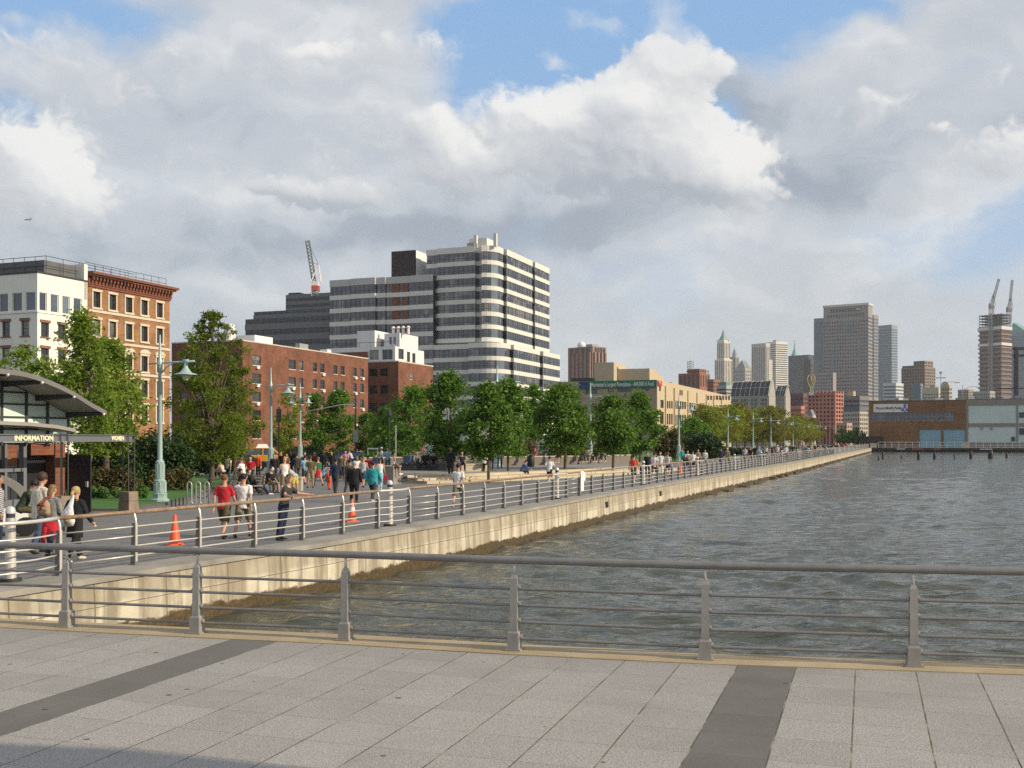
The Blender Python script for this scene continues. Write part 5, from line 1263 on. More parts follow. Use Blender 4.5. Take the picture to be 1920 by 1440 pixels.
mb = MB(); cxx, czz = ps(1696.5), (c_+d_)/2; mb.tube([(cxx-.75, -.27, czz-1.0), (cxx-.2, -.27, czz+.2), (cxx+.5, -.27, czz+1.1), (cxx+.1, -.27, czz+1.4), (cxx-.3, -.27, czz+1.0), (cxx+.3, -.27, czz+.1), (cxx+.8, -.27, czz-1.0)], .16, 6); mb.tube([(cxx-.9, -.26, czz-.3), (cxx+.0, -.27, czz-1.1), (cxx+.95, -.26, czz-.2)], .14, 6); mb.build('emblem', mat('emblem_blue', (.05, .12, .42), .5), sg)
sh2 = thing('pier_warehouse', 'grey concrete framed pier warehouse with pale green white panels', 'building', pc, BROT)
H2 = pz(1860, 749); s0 = se+.02; s1 = 125.0
M_FR = mat('warehouse_frame', (.27, .25, .22), .85, .12, .3, grime=.2); M_PN = mat('pale_mint_panel', (.56, .66, .63), .6, .05, .3, grime=.12)
pans = [(ps(1815.5), ps(1905.5)), (ps(1909), ps(1990)), (ps(1994), ps(2080)), (ps(2084), ps(2170))]
rects = [(x0, x1, z0, z1) for x0, x1 in pans for z0, z1 in ((pz(1850, 828.5), pz(1850, 800)), (pz(1850, 793.5), pz(1850, 760)))]
mb = MB(); wall_face(mb, 'N', s0, s1, 0, H2, rects, .2); mb.build('frame', M_FR, sh2)
for (x0, x1, z0, z1) in rects: mb = MB(); mb.quad((x0, .19, z0), (x1, .19, z0), (x1, .19, z1), (x0, .19, z1)); mb.build('panel', M_PN, sh2)
mb = MB(); mb.box(s0, s1, .3, 50, H2-.02, H2+.2); mb.build('roof', M_ROOF, sh2)
for x0, x1, y0, y1 in ((1911, 1922, 773, 783), (1911, 1925, 803, 815)): mb = MB(); mb.box(ps(x0), ps(x1), .05, .25, pz(1915, y1), pz(1915, y0)); mb.build('window', S_GLASS, sh2)
mb = MB(); mb.box(ps(1896), ps(1903), -.05, .22, pz(1900, 827), pz(1900, 819)); mb.build('window', S_GLASS, sh2)
for x in (1838, 1856): mb = MB(); mb.box(ps(x), ps(x+5), -.1, .22, pz(1850, 805), pz(1850, 801)); mb.build('wall_vent', M_GREYP, sh2)
rr = random.Random(8)
for k in range(14):
    x = 1632+k*20.5+rr.uniform(-5, 5); mb = MB(); s = ps(x, 3); w = rr.uniform(.8, 2.4); mb.box(s, s+w, 3, 4.5, H_ if x < 1808 else H2, (H_ if x < 1808 else H2)+rr.uniform(.6, 1.5)); mb.build('roof_unit', M_GREYP if k % 3 else M_WHITE, shed if x < 1808 else sh2)
for x, yt in ((1764, 700), (1805, 722)):
    g = P(x, HZ, 345); lt = thing('roof_lamp', 'tall arm lamp standing on the pier shed roof' if x == 1764 else 'short arm lamp on the pier warehouse roof', 'street lamp', (g.x, g.y, 0)); z1 = zat(yt, 345)
    mb = MB(); mb.tube([(0, 0, 8), (0, 0, z1)], .10, 6); mb.build('pole', M_GREYP, lt); k = 345/2000; mb = MB(); zz_ = zat(yt+ (16 if x == 1764 else 3), 345); mb.tube([(0, 0, zz_-1.2), (2, 0, zz_-.1), (4.2, 0, zz_), (5.4, 0, zz_-.2)], .09, 6); mb.box(4.6, 6, -.2, .2, zz_-.35, zz_-.1); mb.build('arm', M_GREYP, lt)
    if x == 1764: mb = MB(); mb.box(-1.5, 1.5, -.3, .3, z1-1.6, z1-1.3); mb.box(-.3, .3, -.3, .3, z1-.2, z1+.6); mb.build('floodlight', M_GREYP, lt)
gt = thing('steel_gantry', 'black steel gantry frame rising above the pier at the right edge', 'gantry', P(1905, HZ, 332)*1.0, 0); gt.location.z = 0
k = 332/2000; zt_ = zat(651, 332)
mb = MB()
for x in (0, 14): mb.box(x-.5, x+.5, -.5, .5, 0, zt_)
mb.box(-.9, 30, -.4, .4, zt_-.9, zt_); mb.box(-.9, 30, -.4, .4, zt_-3.0, zt_-2.3); mb.box(-6, 30, -.3, .3, zat(729, 332), zat(727, 332))
for i in range(10): mb.box(i*3+.2, i*3+.5, -.3, .3, zt_-2.4, zt_-.8)
mb.build('frame', M_BLACK, gt)
rl = thing('pier_railing_far', 'white railing along the front of the pier platform', 'railing', pc, BROT); rl.name = 'platform_railing'
m = MB(); zt2 = pz(1700, 829, -4.5)
for zz_ in (.25, zt2*.5, zt2): m.box(3, 125, -4.7, -4.6, zz_-.07, zz_+.07)
m.build('rail', M_WHITE, rl)
pm_ = MB().box(-.08, .08, -4.72, -4.58, 0, zt2).mesh('post', M_WHITE)
for k in range(62): link('post', pm_, rl, (3+k*2, 0, 0))
for x, y0, lab in ((1638, 829, 'left end'), (1811, 828, 'middle')):
    o = thing('deck_box', 'pale yellow box on the pier platform near its %s' % lab, 'box', pc+Vector((UY, -UX, 0))*ps(x)-Vector((UX, UY, 0))*2.5, BROT); mb = MB(); mb.box(-.9, .9, -.5, .5, 0, 1.3); mb.build('housing', mat('pale_yellow_box', (.62, .57, .38), .6), o); mb = MB(); mb.box(-1, 1, -.6, .6, 1.3, 1.42); mb.build('lid', M_WHITE, o)
PL = ['leftmost short black pile stump in the water before the pier', 'taller black pile stump second from the left before the pier', 'low thin pile stump third from the left before the pier', 'thick black pile stump left of the sign column', 'pile stump below the blue windows of the shed', 'thin pile stump under the blue doors', 'stout pile stump below the edge of the brown shed', 'broadest leaning pile stump before the white warehouse', 'rightmost small pile stump in the water']
for (x, yb, h, r_), lb in zip(((1647, 863, .85, .18), (1655, 861, 1.5, .2), (1690, 860, .6, .15), (1722, 862, 1.5, .32), (1752, 861, 1.3, .32), (1789, 860, 1.0, .15), (1820, 860, 1.6, .34), (1857, 860, 1.6, .55), (1887, 859, 1.2, .25)), PL):
    g = G(x, yb, WZ); mb = MB(); mb.tube([(0, 0, -1.5), (.05, 0, h*.6), (.0+r_*.2, 0, h)], [r_, r_*.95, r_*.6], 8); mb.box(-r_*.5, r_*.9, -r_*.5, r_*.5, h*.45, h*.85)
    o = mb.build('pile_stump', mat('wet_pile', (.025, .022, .02), .6, .3, 2)); o.location = g; tag(o, lb, 'pile', 'old piles standing in the river')
# ---- haze: even air over the whole place
mb = MB(); mb.box(-2650, 2650, -350, 3500, -4.5, 330)
hm = bpy.data.materials.new('haze'); hm.use_nodes = True; hn = hm.node_tree; hn.nodes.remove(hn.nodes['Principled BSDF'])
pv = hn.nodes.new('ShaderNodeVolumePrincipled'); pv.inputs['Color'].default_value = (.96, .975, 1.0, 1); pv.inputs['Density'].default_value = HAZE_D; pv.inputs['Anisotropy'].default_value = .2
hn.links.new(pv.outputs[0], hn.nodes['Material Output'].inputs['Volume'])
if HAZE_D > 0: o = mb.build('haze', hm); o['kind'] = 'stuff'
# ================================================================ park ground: lawns, plaza steps, road
def poly_sheet(name, pts, z, m, kind='structure'):
    mb = MB(); mb.add([(p[0], p[1], z) for p in pts], [tuple(range(len(pts)))]); o = mb.build(name, m)
    if kind: o['kind'] = kind
    return o
def grass_material():
    m, nt, b = new_mat('lawn_grass'); v = coords(nt)
    n = noise(nt, v, .5, 6, .6); n2 = noise(nt, v, 14, 3, .7)
    c = ramp(nt, math_(nt, 'ADD', math_(nt, 'MULTIPLY', n, .5), math_(nt, 'MULTIPLY', n2, .5)), [(.3, (.030, .085, .012)), (.55, (.065, .165, .022)), (.75, (.12, .23, .04))])
    nt.links.new(c, b.inputs['Base Color']); b.inputs['Roughness'].default_value = .7
    bn = nd(nt, 'ShaderNodeBump', Strength=.8, Distance=.05); nt.links.new(n2, bn.inputs['Height']); nt.links.new(bn.outputs[0], b.inputs['Normal'])
    return m
M_GRASS = grass_material()
def quay_pts(d0, d1, y0, y1, n=12):
    a = []; 
    for i in range(n+1): Y = y0+(y1-y0)*i/n; a.append((edge_x(Y)-d0*UY, Y+d0*UX))
    for i in range(n, -1, -1): Y = y0+(y1-y0)*i/n; a.append((edge_x(Y)-d1*UY, Y+d1*UX))
    return a
def asphalt_material():
    m, nt, b = new_mat('road_asphalt'); v = coords(nt)
    nt.links.new(ramp(nt, noise(nt, v, .3, 6), [(.3, (.045, .045, .047)), (.7, (.07, .07, .072))]), b.inputs['Base Color']); b.inputs['Roughness'].default_value = .85
    return m
poly_sheet('road', quay_pts(45, 74, 20, 340), .004, asphalt_material())
mb = MB()
for d in (52, 59.5, 67):
    for k in range(36):
        Y = 30+k*8; x = edge_x(Y)-d*UY; y = Y+d*UX; mb.quad((x-.08, y, .009), (x+.08, y, .009), (x+.08+3*UX, y+3*UY, .009), (x-.08+3*UX, y+3*UY, .009))
structure('road_markings', mb, M_WHITE)
LAWN = [G(118, 958), G(240, 958), G(268, 950), G(300, 948), G(345, 938), G(392, 918), G(440, 903), G(455, 893), (-24.5, 78), (-37, 72), (-34, 44), (-21, 37)]
poly_sheet('lawn', LAWN, .008, M_GRASS)
mb = MB(); ln = [(p[0], p[1]) for p in LAWN[:8]]; i_ = offset_line(ln, -.14)
for k in range(7): mb.quad((*ln[k], .09), (*ln[k+1], .09), (*i_[k+1], .09), (*i_[k], .09)); mb.quad((*i_[k], .0), (*i_[k+1], .0), (*i_[k+1], .09), (*i_[k], .09))
structure('lawn_kerb', mb, mat('dark_kerb', (.10, .095, .09), .8, .2, 2))
poly_sheet('riverside_lawn', quay_pts(12.5, 40, 118, 200), .008, M_GRASS)
U_ = [(-6.9, 64.6), (-3, 67.9), (1, 73.0), (5, 78.6), (8.6, 84.5), (11.5, 92)]
M_GRAN = mat('tan_granite', (.50, .43, .31), .8, .12, .8, bump=.1, grime=.15); M_GRAND = mat('dark_granite', (.10, .098, .095), .45, .15, 1.2); M_GRANB = mat('brown_granite_wall', (.18, .15, .125), .7, .15, 1.2)
ZP = .45
poly_sheet('plaza', [(x, y) for x, y in U_]+[(16, 100), (8, 116), (-16, 108), (-14, 80), (-9, 66)], ZP, mat('plaza_paving', (.23, .22, .205), .85, .12, .8))
for k in range(3):
    a = offset_line(U_, -(2-k)*1.0-.0); c = offset_line(U_, -(3-k)*1.0+.0); z1 = .15*(k+1)+(.004 if k == 2 else 0); mb = MB()
    for i in range(len(U_)-1):
        mb.quad((*a[i], z1), (*a[i+1], z1), (*c[i+1], z1), (*c[i], z1)); mb.quad((*c[i], z1), (*c[i+1], z1), (*c[i+1], z1-.17), (*c[i], z1-.17))
        for q in range(3):
            f = (q+.5)/3; p0 = Vector(c[i]).lerp(Vector(c[i+1]), f); t_ = (Vector(c[i+1])-Vector(c[i])).normalized(); n_ = Vector((t_.y, -t_.x))
            mb.m = 1; e = p0+n_*.004; mb.quad((e.x-t_.x*.03, e.y-t_.y*.03, z1-.14), (e.x+t_.x*.03, e.y+t_.y*.03, z1-.14), (e.x+t_.x*.03, e.y+t_.y*.03, z1-.01), (e.x-t_.x*.03, e.y-t_.y*.03, z1-.01)); mb.m = 0
    mb.quad((*a[0], z1), (*c[0], z1), (*c[0], 0), (*a[0], 0))
    structure('step', mb, [M_GRAN, M_GRANB])
mb = MB(); mb.quad((-9, 66, 0), (-6.9, 64.6, 0), (-6.9, 64.6, ZP), (-9, 66, ZP)); mb.quad((-14, 80, 0), (-9, 66, 0), (-9, 66, ZP), (-14, 80, ZP)); structure('plaza_side', mb, M_GRAN)
def at(px, Y, z=0): p = P(px, HZ, Y); p.z = z; return p
# ---------------------------------------------------------------- plaza walls, plinth, fountain
o = thing('stone_plinth', 'tall grey stone plinth at the left end of the granite steps', 'plinth', at(732, 62), R(-24))
mb = MB(); mb.taper(.92, .9, .88, .86, 0, 1.0); mb.build('block', mat('plinth_grey', (.26, .24, .21), .8, .12, 1.5, grime=.2), o); mb = MB(); mb.box(-.47, .47, -.46, .46, 1.003, 1.08); mb.build('cap', M_GRAN, o)
f = thing('fountain', 'round dark granite fountain with a white foaming jet', 'fountain', at(806, 80, ZP))
mb = MB(); mb.lathe([(2.0, 0), (2.0, .78), (2.12, .80), (2.12, .95), (1.8, .95), (1.75, .6), (.1, .6)], 32); mb.build('basin', M_GRAND, f, 'a')
rr = random.Random(21); mb = MB()
for k in range(420):
    h = rr.random()**.8; r_ = (1-h)**.7*.62*rr.random()**.5; th = rr.uniform(0, 6.28); s = rr.uniform(.03, .10)*(1.25-h*.6); mb.ball((r_*math.cos(th), r_*math.sin(th), .6+h*1.75), (s*.8, s*.8, s*1.8), 5, 4)
m_w, nt_, b_ = new_mat('white_water'); b_.inputs['Base Color'].default_value = (.92, .94, .95, 1); b_.inputs['Roughness'].default_value = .4; b_.inputs['Transmission Weight'].default_value = .15
mb.build('jet', m_w, f, True)
mb = MB(); mb.lathe([(1.76, .84), (.02, .845)], 32); mb.build('pool', mat('pool_water', (.05, .07, .07), .1, .2, 1, spec=.6), f)
def wall_thing(name, label, x0, x1, Y0, Y1, z0, z1, dep, m, capm=None, cat='wall'):
    a, b_ = at(x0, Y0), at(x1, Y1); d = b_-a; o = thing(name, label, cat, (a.x, a.y, z0), math.atan2(d.y, d.x)); L_ = d.length
    n = max(1, round(L_/1.6)); mb = MB()
    for k in range(n): mb.box(L_*k/n+.006, L_*(k+1)/n-.006, 0, dep, 0, z1-z0-.08)
    mb.box(0, L_, .02, dep-.02, 0, z1-z0-.1)
    mb.build('wall_block', m, o); mb = MB(); mb.box(-.03, L_+.03, -.04, dep+.04, z1-z0-.078, z1-z0); mb.build('wall_cap', capm or m, o); return o
wall_thing('granite_bench_wall', 'dark granite seat wall before the fountain, two figures in black sit on it', 752, 836, 74, 74, ZP, ZP+.5, .6, M_GRAND)
wall_thing('granite_back_wall', 'low dark granite wall left of the fountain with a pale cap', 690, 792, 84, 86, ZP, ZP+.75, .4, M_GRAND, M_GRAN)
wall_thing('tan_seat_wall', 'tan granite two tier seat wall between the fountain and the trees', 862, 917, 71, 72, ZP, ZP+.52, 1.1, M_GRAN)
wall_thing('tan_seat_wall', 'upper tan granite tier set back above the seat wall', 862, 905, 72.3, 73.2, ZP, ZP+1.0, .9, M_GRAN)
wall_thing('brown_stone_wall', 'long brown stone retaining wall behind the plaza trees', 942, 1102, 88, 93, ZP, 1.2, .5, M_GRANB, M_GRAN)
wall_thing('brown_stone_wall', 'continuation of the brown stone wall at the right end of the plaza', 1104, 1182, 93.5, 99, ZP, 1.2, .5, M_GRANB, M_GRAN)
wall_thing('planter_wall', 'pale concrete planter wall along the street behind the plaza', 680, 752, 96, 98, 0, 1.0, .5, M_CONC)
wall_thing('planter_wall', 'pale concrete planter wall behind the fountain', 760, 880, 100, 103, 0, 1.05, .5, M_CONC)
o = thing('litter_bin', 'dark round litter bin below the person in red on the stone wall', 'litter bin', at(995, 84, ZP)); mb = MB(); mb.lathe([(.26, 0), (.30, .1), (.30, .8), (.27, .85)], 16); mb.build('body', M_BLACK, o, 'a'); mb = MB(); mb.lathe([(.33, .85), (.33, .92), (.16, 1.0)], 16); mb.build('lid', M_DARK, o, 'a')
o = thing('stone_block', 'short pale stone block beside the standing man in the tank top', 'block', at(553, 54)); mb = MB(); mb.box(-.36, .36, -.3, .3, 0, .62); mb.build('block', M_CONC, o); mb = MB(); mb.box(-.4, .4, -.34, .34, .62, .70); mb.build('cap', M_GRAN, o)
# ---------------------------------------------------------------- lamp posts
def lamp_meshes():
    base = MB(); base.lathe([(.44, 0), (.44, .10), (.34, .16), (.34, .34), (.36, .38), (.30, .42), (.28, .95), (.30, 1.0), (.22, 1.06), (.205, 1.85), (.215, 1.9), (.13, 2.0)], 8)
    for k in range(8):
        th = 2*PI*k/8; M = Matrix.Rotation(th, 4, 'Z'); base.box(.26, .305, -.05, .05, .44, .94, M); base.box(.19, .225, -.04, .04, 1.1, 1.8, M)
    pole = MB(); pole.lathe([(.125, 1.95), (.085, 6.35), (.12, 6.4), (.12, 6.75), (.08, 6.85), (.07, 7.2), (.03, 8.0)], 10)
    pole.ball((0, 0, 6.6), .15, 8, 6)
    arm = MB(); arm.tube([(-.62, 0, 6.62), (2.0, 0, 6.68)], [.035, .05], 8); arm.tube([(.1, 0, 6.15), (.35, 0, 6.42), (.75, 0, 6.6)], .03, 6); arm.ball((-.62, 0, 6.62), .055, 6, 4); arm.box(1.35, 1.65, -.05, .05, 6.6, 6.78)
    sh = MB(); sh.lathe([(.05, 6.66), (.09, 6.5), (.10, 6.4), (.17, 6.3), (.24, 6.2), (.30, 6.14), (.54, 6.07), (.54, 6.04), (.20, 6.08)], 18, (1.5, 0, 0))
    gl = MB(); gl.ball((1.5, 0, 5.96), (.16, .16, .2), 12, 8)
    return base, pole, arm, sh, gl
lb_ = lamp_meshes(); M_GLOBE = mat('globe_glass', (.62, .58, .48), .2, .05, 1, spec=.6)
LM = [lb_[0].mesh('pedestal', M_LAMP, 'a'), lb_[1].mesh('pole', M_LAMP, 'a'), lb_[2].mesh('arm', M_LAMP, True), lb_[3].mesh('lamp_shade', M_LAMP, 'a'), lb_[4].mesh('globe', M_GLOBE, True)]
def lamp(px, Y, label, h=8.0, double=False, z0=0, rz=BROT):
    o = thing('street_lamp', label, 'street lamp', at(px, Y, z0), rz, 'pale green lamp posts along the promenade'); k = h/8.0; o.scale = (k, k, k)
    link('pedestal', LM[0], o); link('pole', LM[1], o)
    for s in ((0, PI) if double else (0,)):
        a = link('arm', LM[2], o, None, s); a.scale = (.62, 1, 1) if double else (1, 1, 1); sh = link('lamp_shade', LM[3], a); link('globe', LM[4], sh) if False else None
        g = link('globe', LM[4], a)
    return o
lamp(300, 44.8, 'nearest and largest pale green lamp post, standing on the lawn edge', 7.0)
lamp(508, 80, 'pale green lamp post left of the pair with its arm over the double lamp', 8.0)
lamp(563, 106, 'pale green lamp post with two bell lamps, one each side', 8.2, True)
lamp(932, 86, 'pale green lamp post rising through the plaza trees by the seat wall', 8.1, z0=ZP)
lamp(1107, 100, 'pale green lamp post in front of the green banner', 7.7, z0=ZP*.5)
lamp(1273, 127, 'pale green lamp post on the lawn before the tan warehouse', 8.0)
lamp(1281, 165, 'small pale green lamp with two bell lamps in front of the far hedge', 6.0, True)
FLAB = ['first lamp post of the far row, before the tan warehouse end', 'second lamp post of the far row, before the yellow green trees', 'third lamp post of the far row, before the yellow green trees', 'fourth lamp post of the far row, by the gap in the trees', 'fifth lamp post of the far row, just past the gap in the trees']
for k, px in enumerate((1365, 1412, 1445.5, 1471, 1487, 1505, 1522, 1538, 1555)):
    Y = (186, 207, 230, 254, 277, 300, 322, 342, 350)[k]
    lamp(px, Y, FLAB[k] if k < 5 else 'very small lamp post at the distant end of the far row', 8.0)
# ---------------------------------------------------------------- trees
M_BARK = mat('bark', (.10, .075, .055), .9, .3, 3, bump=.4, bscale=12); M_BARKL = mat('pale_bark', (.24, .19, .14), .9, .25, 3, bump=.3, bscale=12)
L_DARK = leaf_mat('maple_leaf', (.028, .082, .010), (.15, .27, .03)); L_LIGHT = leaf_mat('spring_leaf', (.085, .14, .018), (.27, .36, .055), .5); L_FEATH = leaf_mat('cypress_leaf', (.065, .098, .012), (.22, .265, .034), .55)
L_YEL = leaf_mat('young_plane_leaf', (.11, .15, .014), (.31, .35, .035), .5); L_GRN = leaf_mat('locust_leaf', (.045, .115, .012), (.15, .28, .032), .5); L_BROWN = leaf_mat('brown_bud_leaf', (.055, .050, .018), (.13, .11, .035), .35)
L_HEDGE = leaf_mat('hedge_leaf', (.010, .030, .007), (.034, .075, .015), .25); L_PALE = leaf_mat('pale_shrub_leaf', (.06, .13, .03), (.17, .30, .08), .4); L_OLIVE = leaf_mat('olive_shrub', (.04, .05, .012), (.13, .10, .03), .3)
def crown_mesh(name, m, R_, z0, z1, n, size, seed, shape='round', clumps=60, spread=.28, droop=0.0, hole=.0, lean=(0, 0)):
    rnd = random.Random(seed); mb = MB(); cl = []; h = z1-z0
    def env(t):
        if shape == 'round': return max(.05, (1-abs(2*t-.92)**2.2))**.6
        if shape == 'oval': return max(.05, math.sin(PI*min(.97, max(.03, t*.9+.1)))**.7)*(1-.30*t)
        if shape == 'cone': return max(.06, min(1, (t+.03)*6)*(1-t)**.75)
        if shape == 'spire': return max(.05, min(1, (t+.05)*3.2)*(1-t)**.9)
        if shape == 'vase': return max(.08, (.45+.75*t)*(1-max(0, t-.7)*2.6))
        if shape == 'cyp': return max(.04, min(1, .55+t*1.6)*(1-t)**.48)
        if shape == 'flat': return max(.1, 1-abs(2*t-.75)**2)**.5
    while len(cl) < clumps:
        t = rnd.random(); th = rnd.uniform(0, 2*PI); lump = 1.0+.22*math.sin(th*3+seed+t*3)+.15*math.sin(th*5+t*11+seed*2)
        r = env(t)*R_*lump*rnd.random()**.42
        c = Vector((r*math.cos(th)+lean[0]*t, r*math.sin(th)+lean[1]*t, z0+h*t))
        cl.append((c, rnd.uniform(.45, 1.4)*(1 if shape != 'cyp' else 1.25-.7*t)))
    per = n//clumps
    for c, k in cl:
        s_ = spread*R_*k
        if rnd.random() < hole: continue
        out = Vector((c.x, c.y, (c.z-(z0+h*.4))*.7)); out = out.normalized() if out.length > 0 else Vector((0, 0, 1))
        for _ in range(int(per*k)):
            v = Vector((rnd.gauss(0, 1), rnd.gauss(0, 1), rnd.gauss(0, .72)))*s_*.55
            p = c+v
            if p.z < z0-.3*R_: continue
            nr = (out*.5+Vector((rnd.gauss(0, .6), rnd.gauss(0, .6), rnd.gauss(.25, .6)))).normalized()
            t_ = nr.orthogonal().normalized(); t_ = Matrix.Rotation(rnd.uniform(0, 6.28), 3, nr) @ t_
            if droop: t_ = (t_+Vector((0, 0, -droop))).normalized(); nr = t_.orthogonal().normalized()
            q = nr.cross(t_); s = size*rnd.uniform(.65, 1.3); fl = .5 if not droop else .28
            mb.quad(p-t_*s, p-q*s*fl+nr*s*.12, p+t_*s, p+q*s*fl+nr*s*.12)
    return mb.mesh(name, m), cl
def trunk_mesh(z_fork, z_top, r0, cl, seed, m=None, wob=.12, nl=9):
    rnd = random.Random(seed+99); mb = MB(); pts = [(0, 0, -.1), (rnd.uniform(-wob, wob)*.4, rnd.uniform(-wob, wob)*.4, z_fork*.5), (rnd.uniform(-wob, wob), rnd.uniform(-wob, wob), z_fork)]
    zt_ = z_fork+(z_top-z_fork)*.75; pts += [(pts[2][0]*1.3, pts[2][1]*1.3, (z_fork+zt_)/2), (pts[2][0], pts[2][1], zt_)]
    mb.tube([(0, 0, -.05), (0, 0, .12), *pts[1:]], [r0*1.5, r0*1.12, r0, r0*.85, r0*.5, r0*.15], 8)
    for c, k in rnd.sample(cl, min(nl, len(cl))):
        zs_ = z_fork+(min(c.z, zt_)-z_fork)*rnd.uniform(.1, .6); s0 = Vector((pts[2][0], pts[2][1], max(z_fork*.9, zs_))); md = s0.lerp(c, .5)+Vector((0, 0, .1*(c-s0).length)); mb.tube([s0, md, c], [r0*.45, r0*.28, r0*.08], 5, False)
    return mb.mesh('trunk', m or M_BARK, True)
def tree(name, label, px, Y, ytop, ybot, wpx, n, size, m, shape, seed, z0=0, clumps=60, spread=.28, cat='tree', group=None, r0=None, bark=None, droop=0, hole=0, cpx=None, fork=None, nl=9):
    p = at(px, Y, z0); k = Y/2000; zt_, zb = zat(ytop, Y)-z0, zat(ybot, Y)-z0; R_ = wpx/2*k
    ln_ = (0, 0) if cpx is None else ((cpx-px)*k, 0)
    cm, cl = crown_mesh('crown', m, R_, zb, zt_, n, size, seed, shape, clumps, spread, droop, hole, ln_)
    o = thing(name, label, cat, p, 0, group); link('crown', cm, o)
    link('trunk', trunk_mesh(fork or max(.6, zb+.15*(zt_-zb)), zt_, r0 or max(.06, R_*.045), cl, seed, bark, nl=nl), o); return o
PT = 'dark green trees on the plaza'
tree('plaza_tree', 'broad dark green tree right beside the white fountain jet', 842, 76, 704, 850, 112, 8500, .15, L_DARK, 'oval', 1, ZP, 80, group=PT)
tree('plaza_tree', 'dark green tree whose bare trunk stands in front of the lowest granite step', 916, 64, 724, 850, 112, 8000, .13, L_DARK, 'oval', 2, 0, 80, group=PT)
tree('plaza_tree', 'taller dark green tree with pointed top by the lamp post on the seat wall', 953, 73, 714, 846, 92, 6500, .14, L_DARK, 'oval', 3, ZP, 70, group=PT)
tree('plaza_tree', 'broad round dark green tree behind the white sign panel', 1059, 77, 728, 843, 122, 9000, .15, L_DARK, 'oval', 4, 0, 85, group=PT, cpx=1048)
tree('plaza_tree', 'dark green tree just right of the lamp post below the banner', 1149, 79, 750, 841, 108, 7500, .14, L_DARK, 'oval', 5, 0, 75, group=PT, cpx=1146)
tree('plaza_tree', 'dark green tree behind the runner in orange, last of the plaza trees', 1200, 102, 742, 843, 90, 6500, .17, L_DARK, 'oval', 6, .2, 70, group=PT)
tree('street_tree', 'lighter green tree top showing between the dark plaza trees', 1003, 100, 724, 820, 62, 4000, .18, L_GRN, 'cone', 7, 0, 50)
tree('young_elm', 'light spring green tree with a thin top before the white building', 164, 47, 586, 842, 172, 8000, .105, L_LIGHT, 'spire', 8, 0, 150, .22, bark=M_BARKL, r0=.15, fork=2.2, cpx=152, nl=26)
tree('young_elm', 'wide light green tree right of the kiosk roof, before the brown tenement', 200, 54, 640, 846, 150, 9500, .115, L_LIGHT, 'oval', 9, 0, 130, .22, bark=M_BARK, r0=.16, nl=26)
tree('young_elm', 'light green tree behind the kiosk roof at the left edge', 40, 62, 660, 800, 150, 4200, .14, L_LIGHT, 'round', 10, 0, 60, .24, r0=.14)
tree('bald_cypress', 'tall feathery dark green conifer beside the big lamp post', 396, 64, 588, 856, 190, 22000, .095, L_FEATH, 'cyp', 11, 0, 240, .13, bark=M_BARK, r0=.17, fork=1.4, nl=40)
tree('bald_cypress', 'thin feathery top of the conifer seen against the sky' if False else 'smaller feathery conifer overlapping the tall one on its right', 440, 72, 676, 854, 104, 8000, .115, L_FEATH, 'cyp', 12, 0, 130, .17, r0=.12, nl=20)
tree('street_tree', 'sparse yellowish tree before the brick house, left of the double lamp', 541, 112, 738, 846, 74, 2600, .15, L_YEL, 'vase', 13, 0, 60, .22, nl=20)
tree('street_tree', 'narrow olive green tree right of the double lamp', 590, 116, 744, 848, 60, 3000, .19, L_GRN, 'oval', 14, 0, 50)
tree('street_tree', 'dense mid green tree before the right half of the brick house', 634, 118, 736, 846, 78, 5500, .19, L_GRN, 'oval', 15, 0, 60)
tree('street_tree', 'small light green tree before the shaded brick recess', 690, 122, 776, 856, 62, 2800, .19, L_GRN, 'round', 16, 0, 40)
tree('honey_locust', 'bright green spreading tree with pale trunk left of the plaza trees', 770, 108, 732, 850, 124, 7000, .18, L_GRN, 'flat', 17, 0, 75, .22, bark=M_BARKL, r0=.13, fork=2.6, nl=18)
tree('street_tree', 'thin green tree behind the figures by the plinth', 722, 112, 764, 852, 70, 3000, .19, L_GRN, 'oval', 18, 0, 40)
tree('street_tree', 'green tree half hidden behind the far hedge lamp', 1300, 150, 788, 848, 84, 4200, .26, L_GRN, 'round', 19, 0, 50)
YG = 'young yellow green trees in rows behind the far lamp posts'
protos = []
for k in range(3):
    cm, cl = crown_mesh('crown', L_YEL if k else leaf_mat('young_plane_leaf_brown', (.10, .105, .016), (.24, .22, .034), .45), 4.0, 2.7, 9.2, 3600, .24, 40+k, 'round', 70, .24); protos.append((cm, trunk_mesh(3.0, 8.4, .15, cl, 40+k, nl=12)))
rr = random.Random(31)
for d in (19.5, 27, 34.5):
    Y = 186 if d > 20 else 240
    while Y < 352:
        x = edge_x(Y)-d*UY; y = Y+d*UX*.3; px = CX+F*x/y
        if 1318 < px < 1580 and not 1472 < px < 1486:
            k = rr.randrange(3); o = thing('young_plane_tree', 'young yellow green tree in the far rows behind the lamp posts', 'tree', (x, y, 0), rr.uniform(0, 6), YG); s = rr.uniform(.88, 1.12)*(1 if y < 290 else .92); o.scale = (s, s, s); link('crown', protos[k][0], o); link('trunk', protos[k][1], o)
        Y += rr.uniform(8.5, 11.5)
GT = 'small green trees at the end of the promenade'
cm, cl = crown_mesh('crown', L_GRN, 2.6, 1.2, 6.0, 1500, .26, 60, 'round', 40, .26); tm = trunk_mesh(1.6, 5, .12, cl, 60)
for px, Y, s in ((1578, 352, 1.0), (1594, 356, .9), (1607, 360, 1.05), (1618, 358, .8)):
    o = thing('small_green_tree', 'small green tree at the far end of the promenade beside the pier', 'tree', at(px, Y), px, GT); o.scale = (s, s, s); link('crown', cm, o); link('trunk', tm, o)
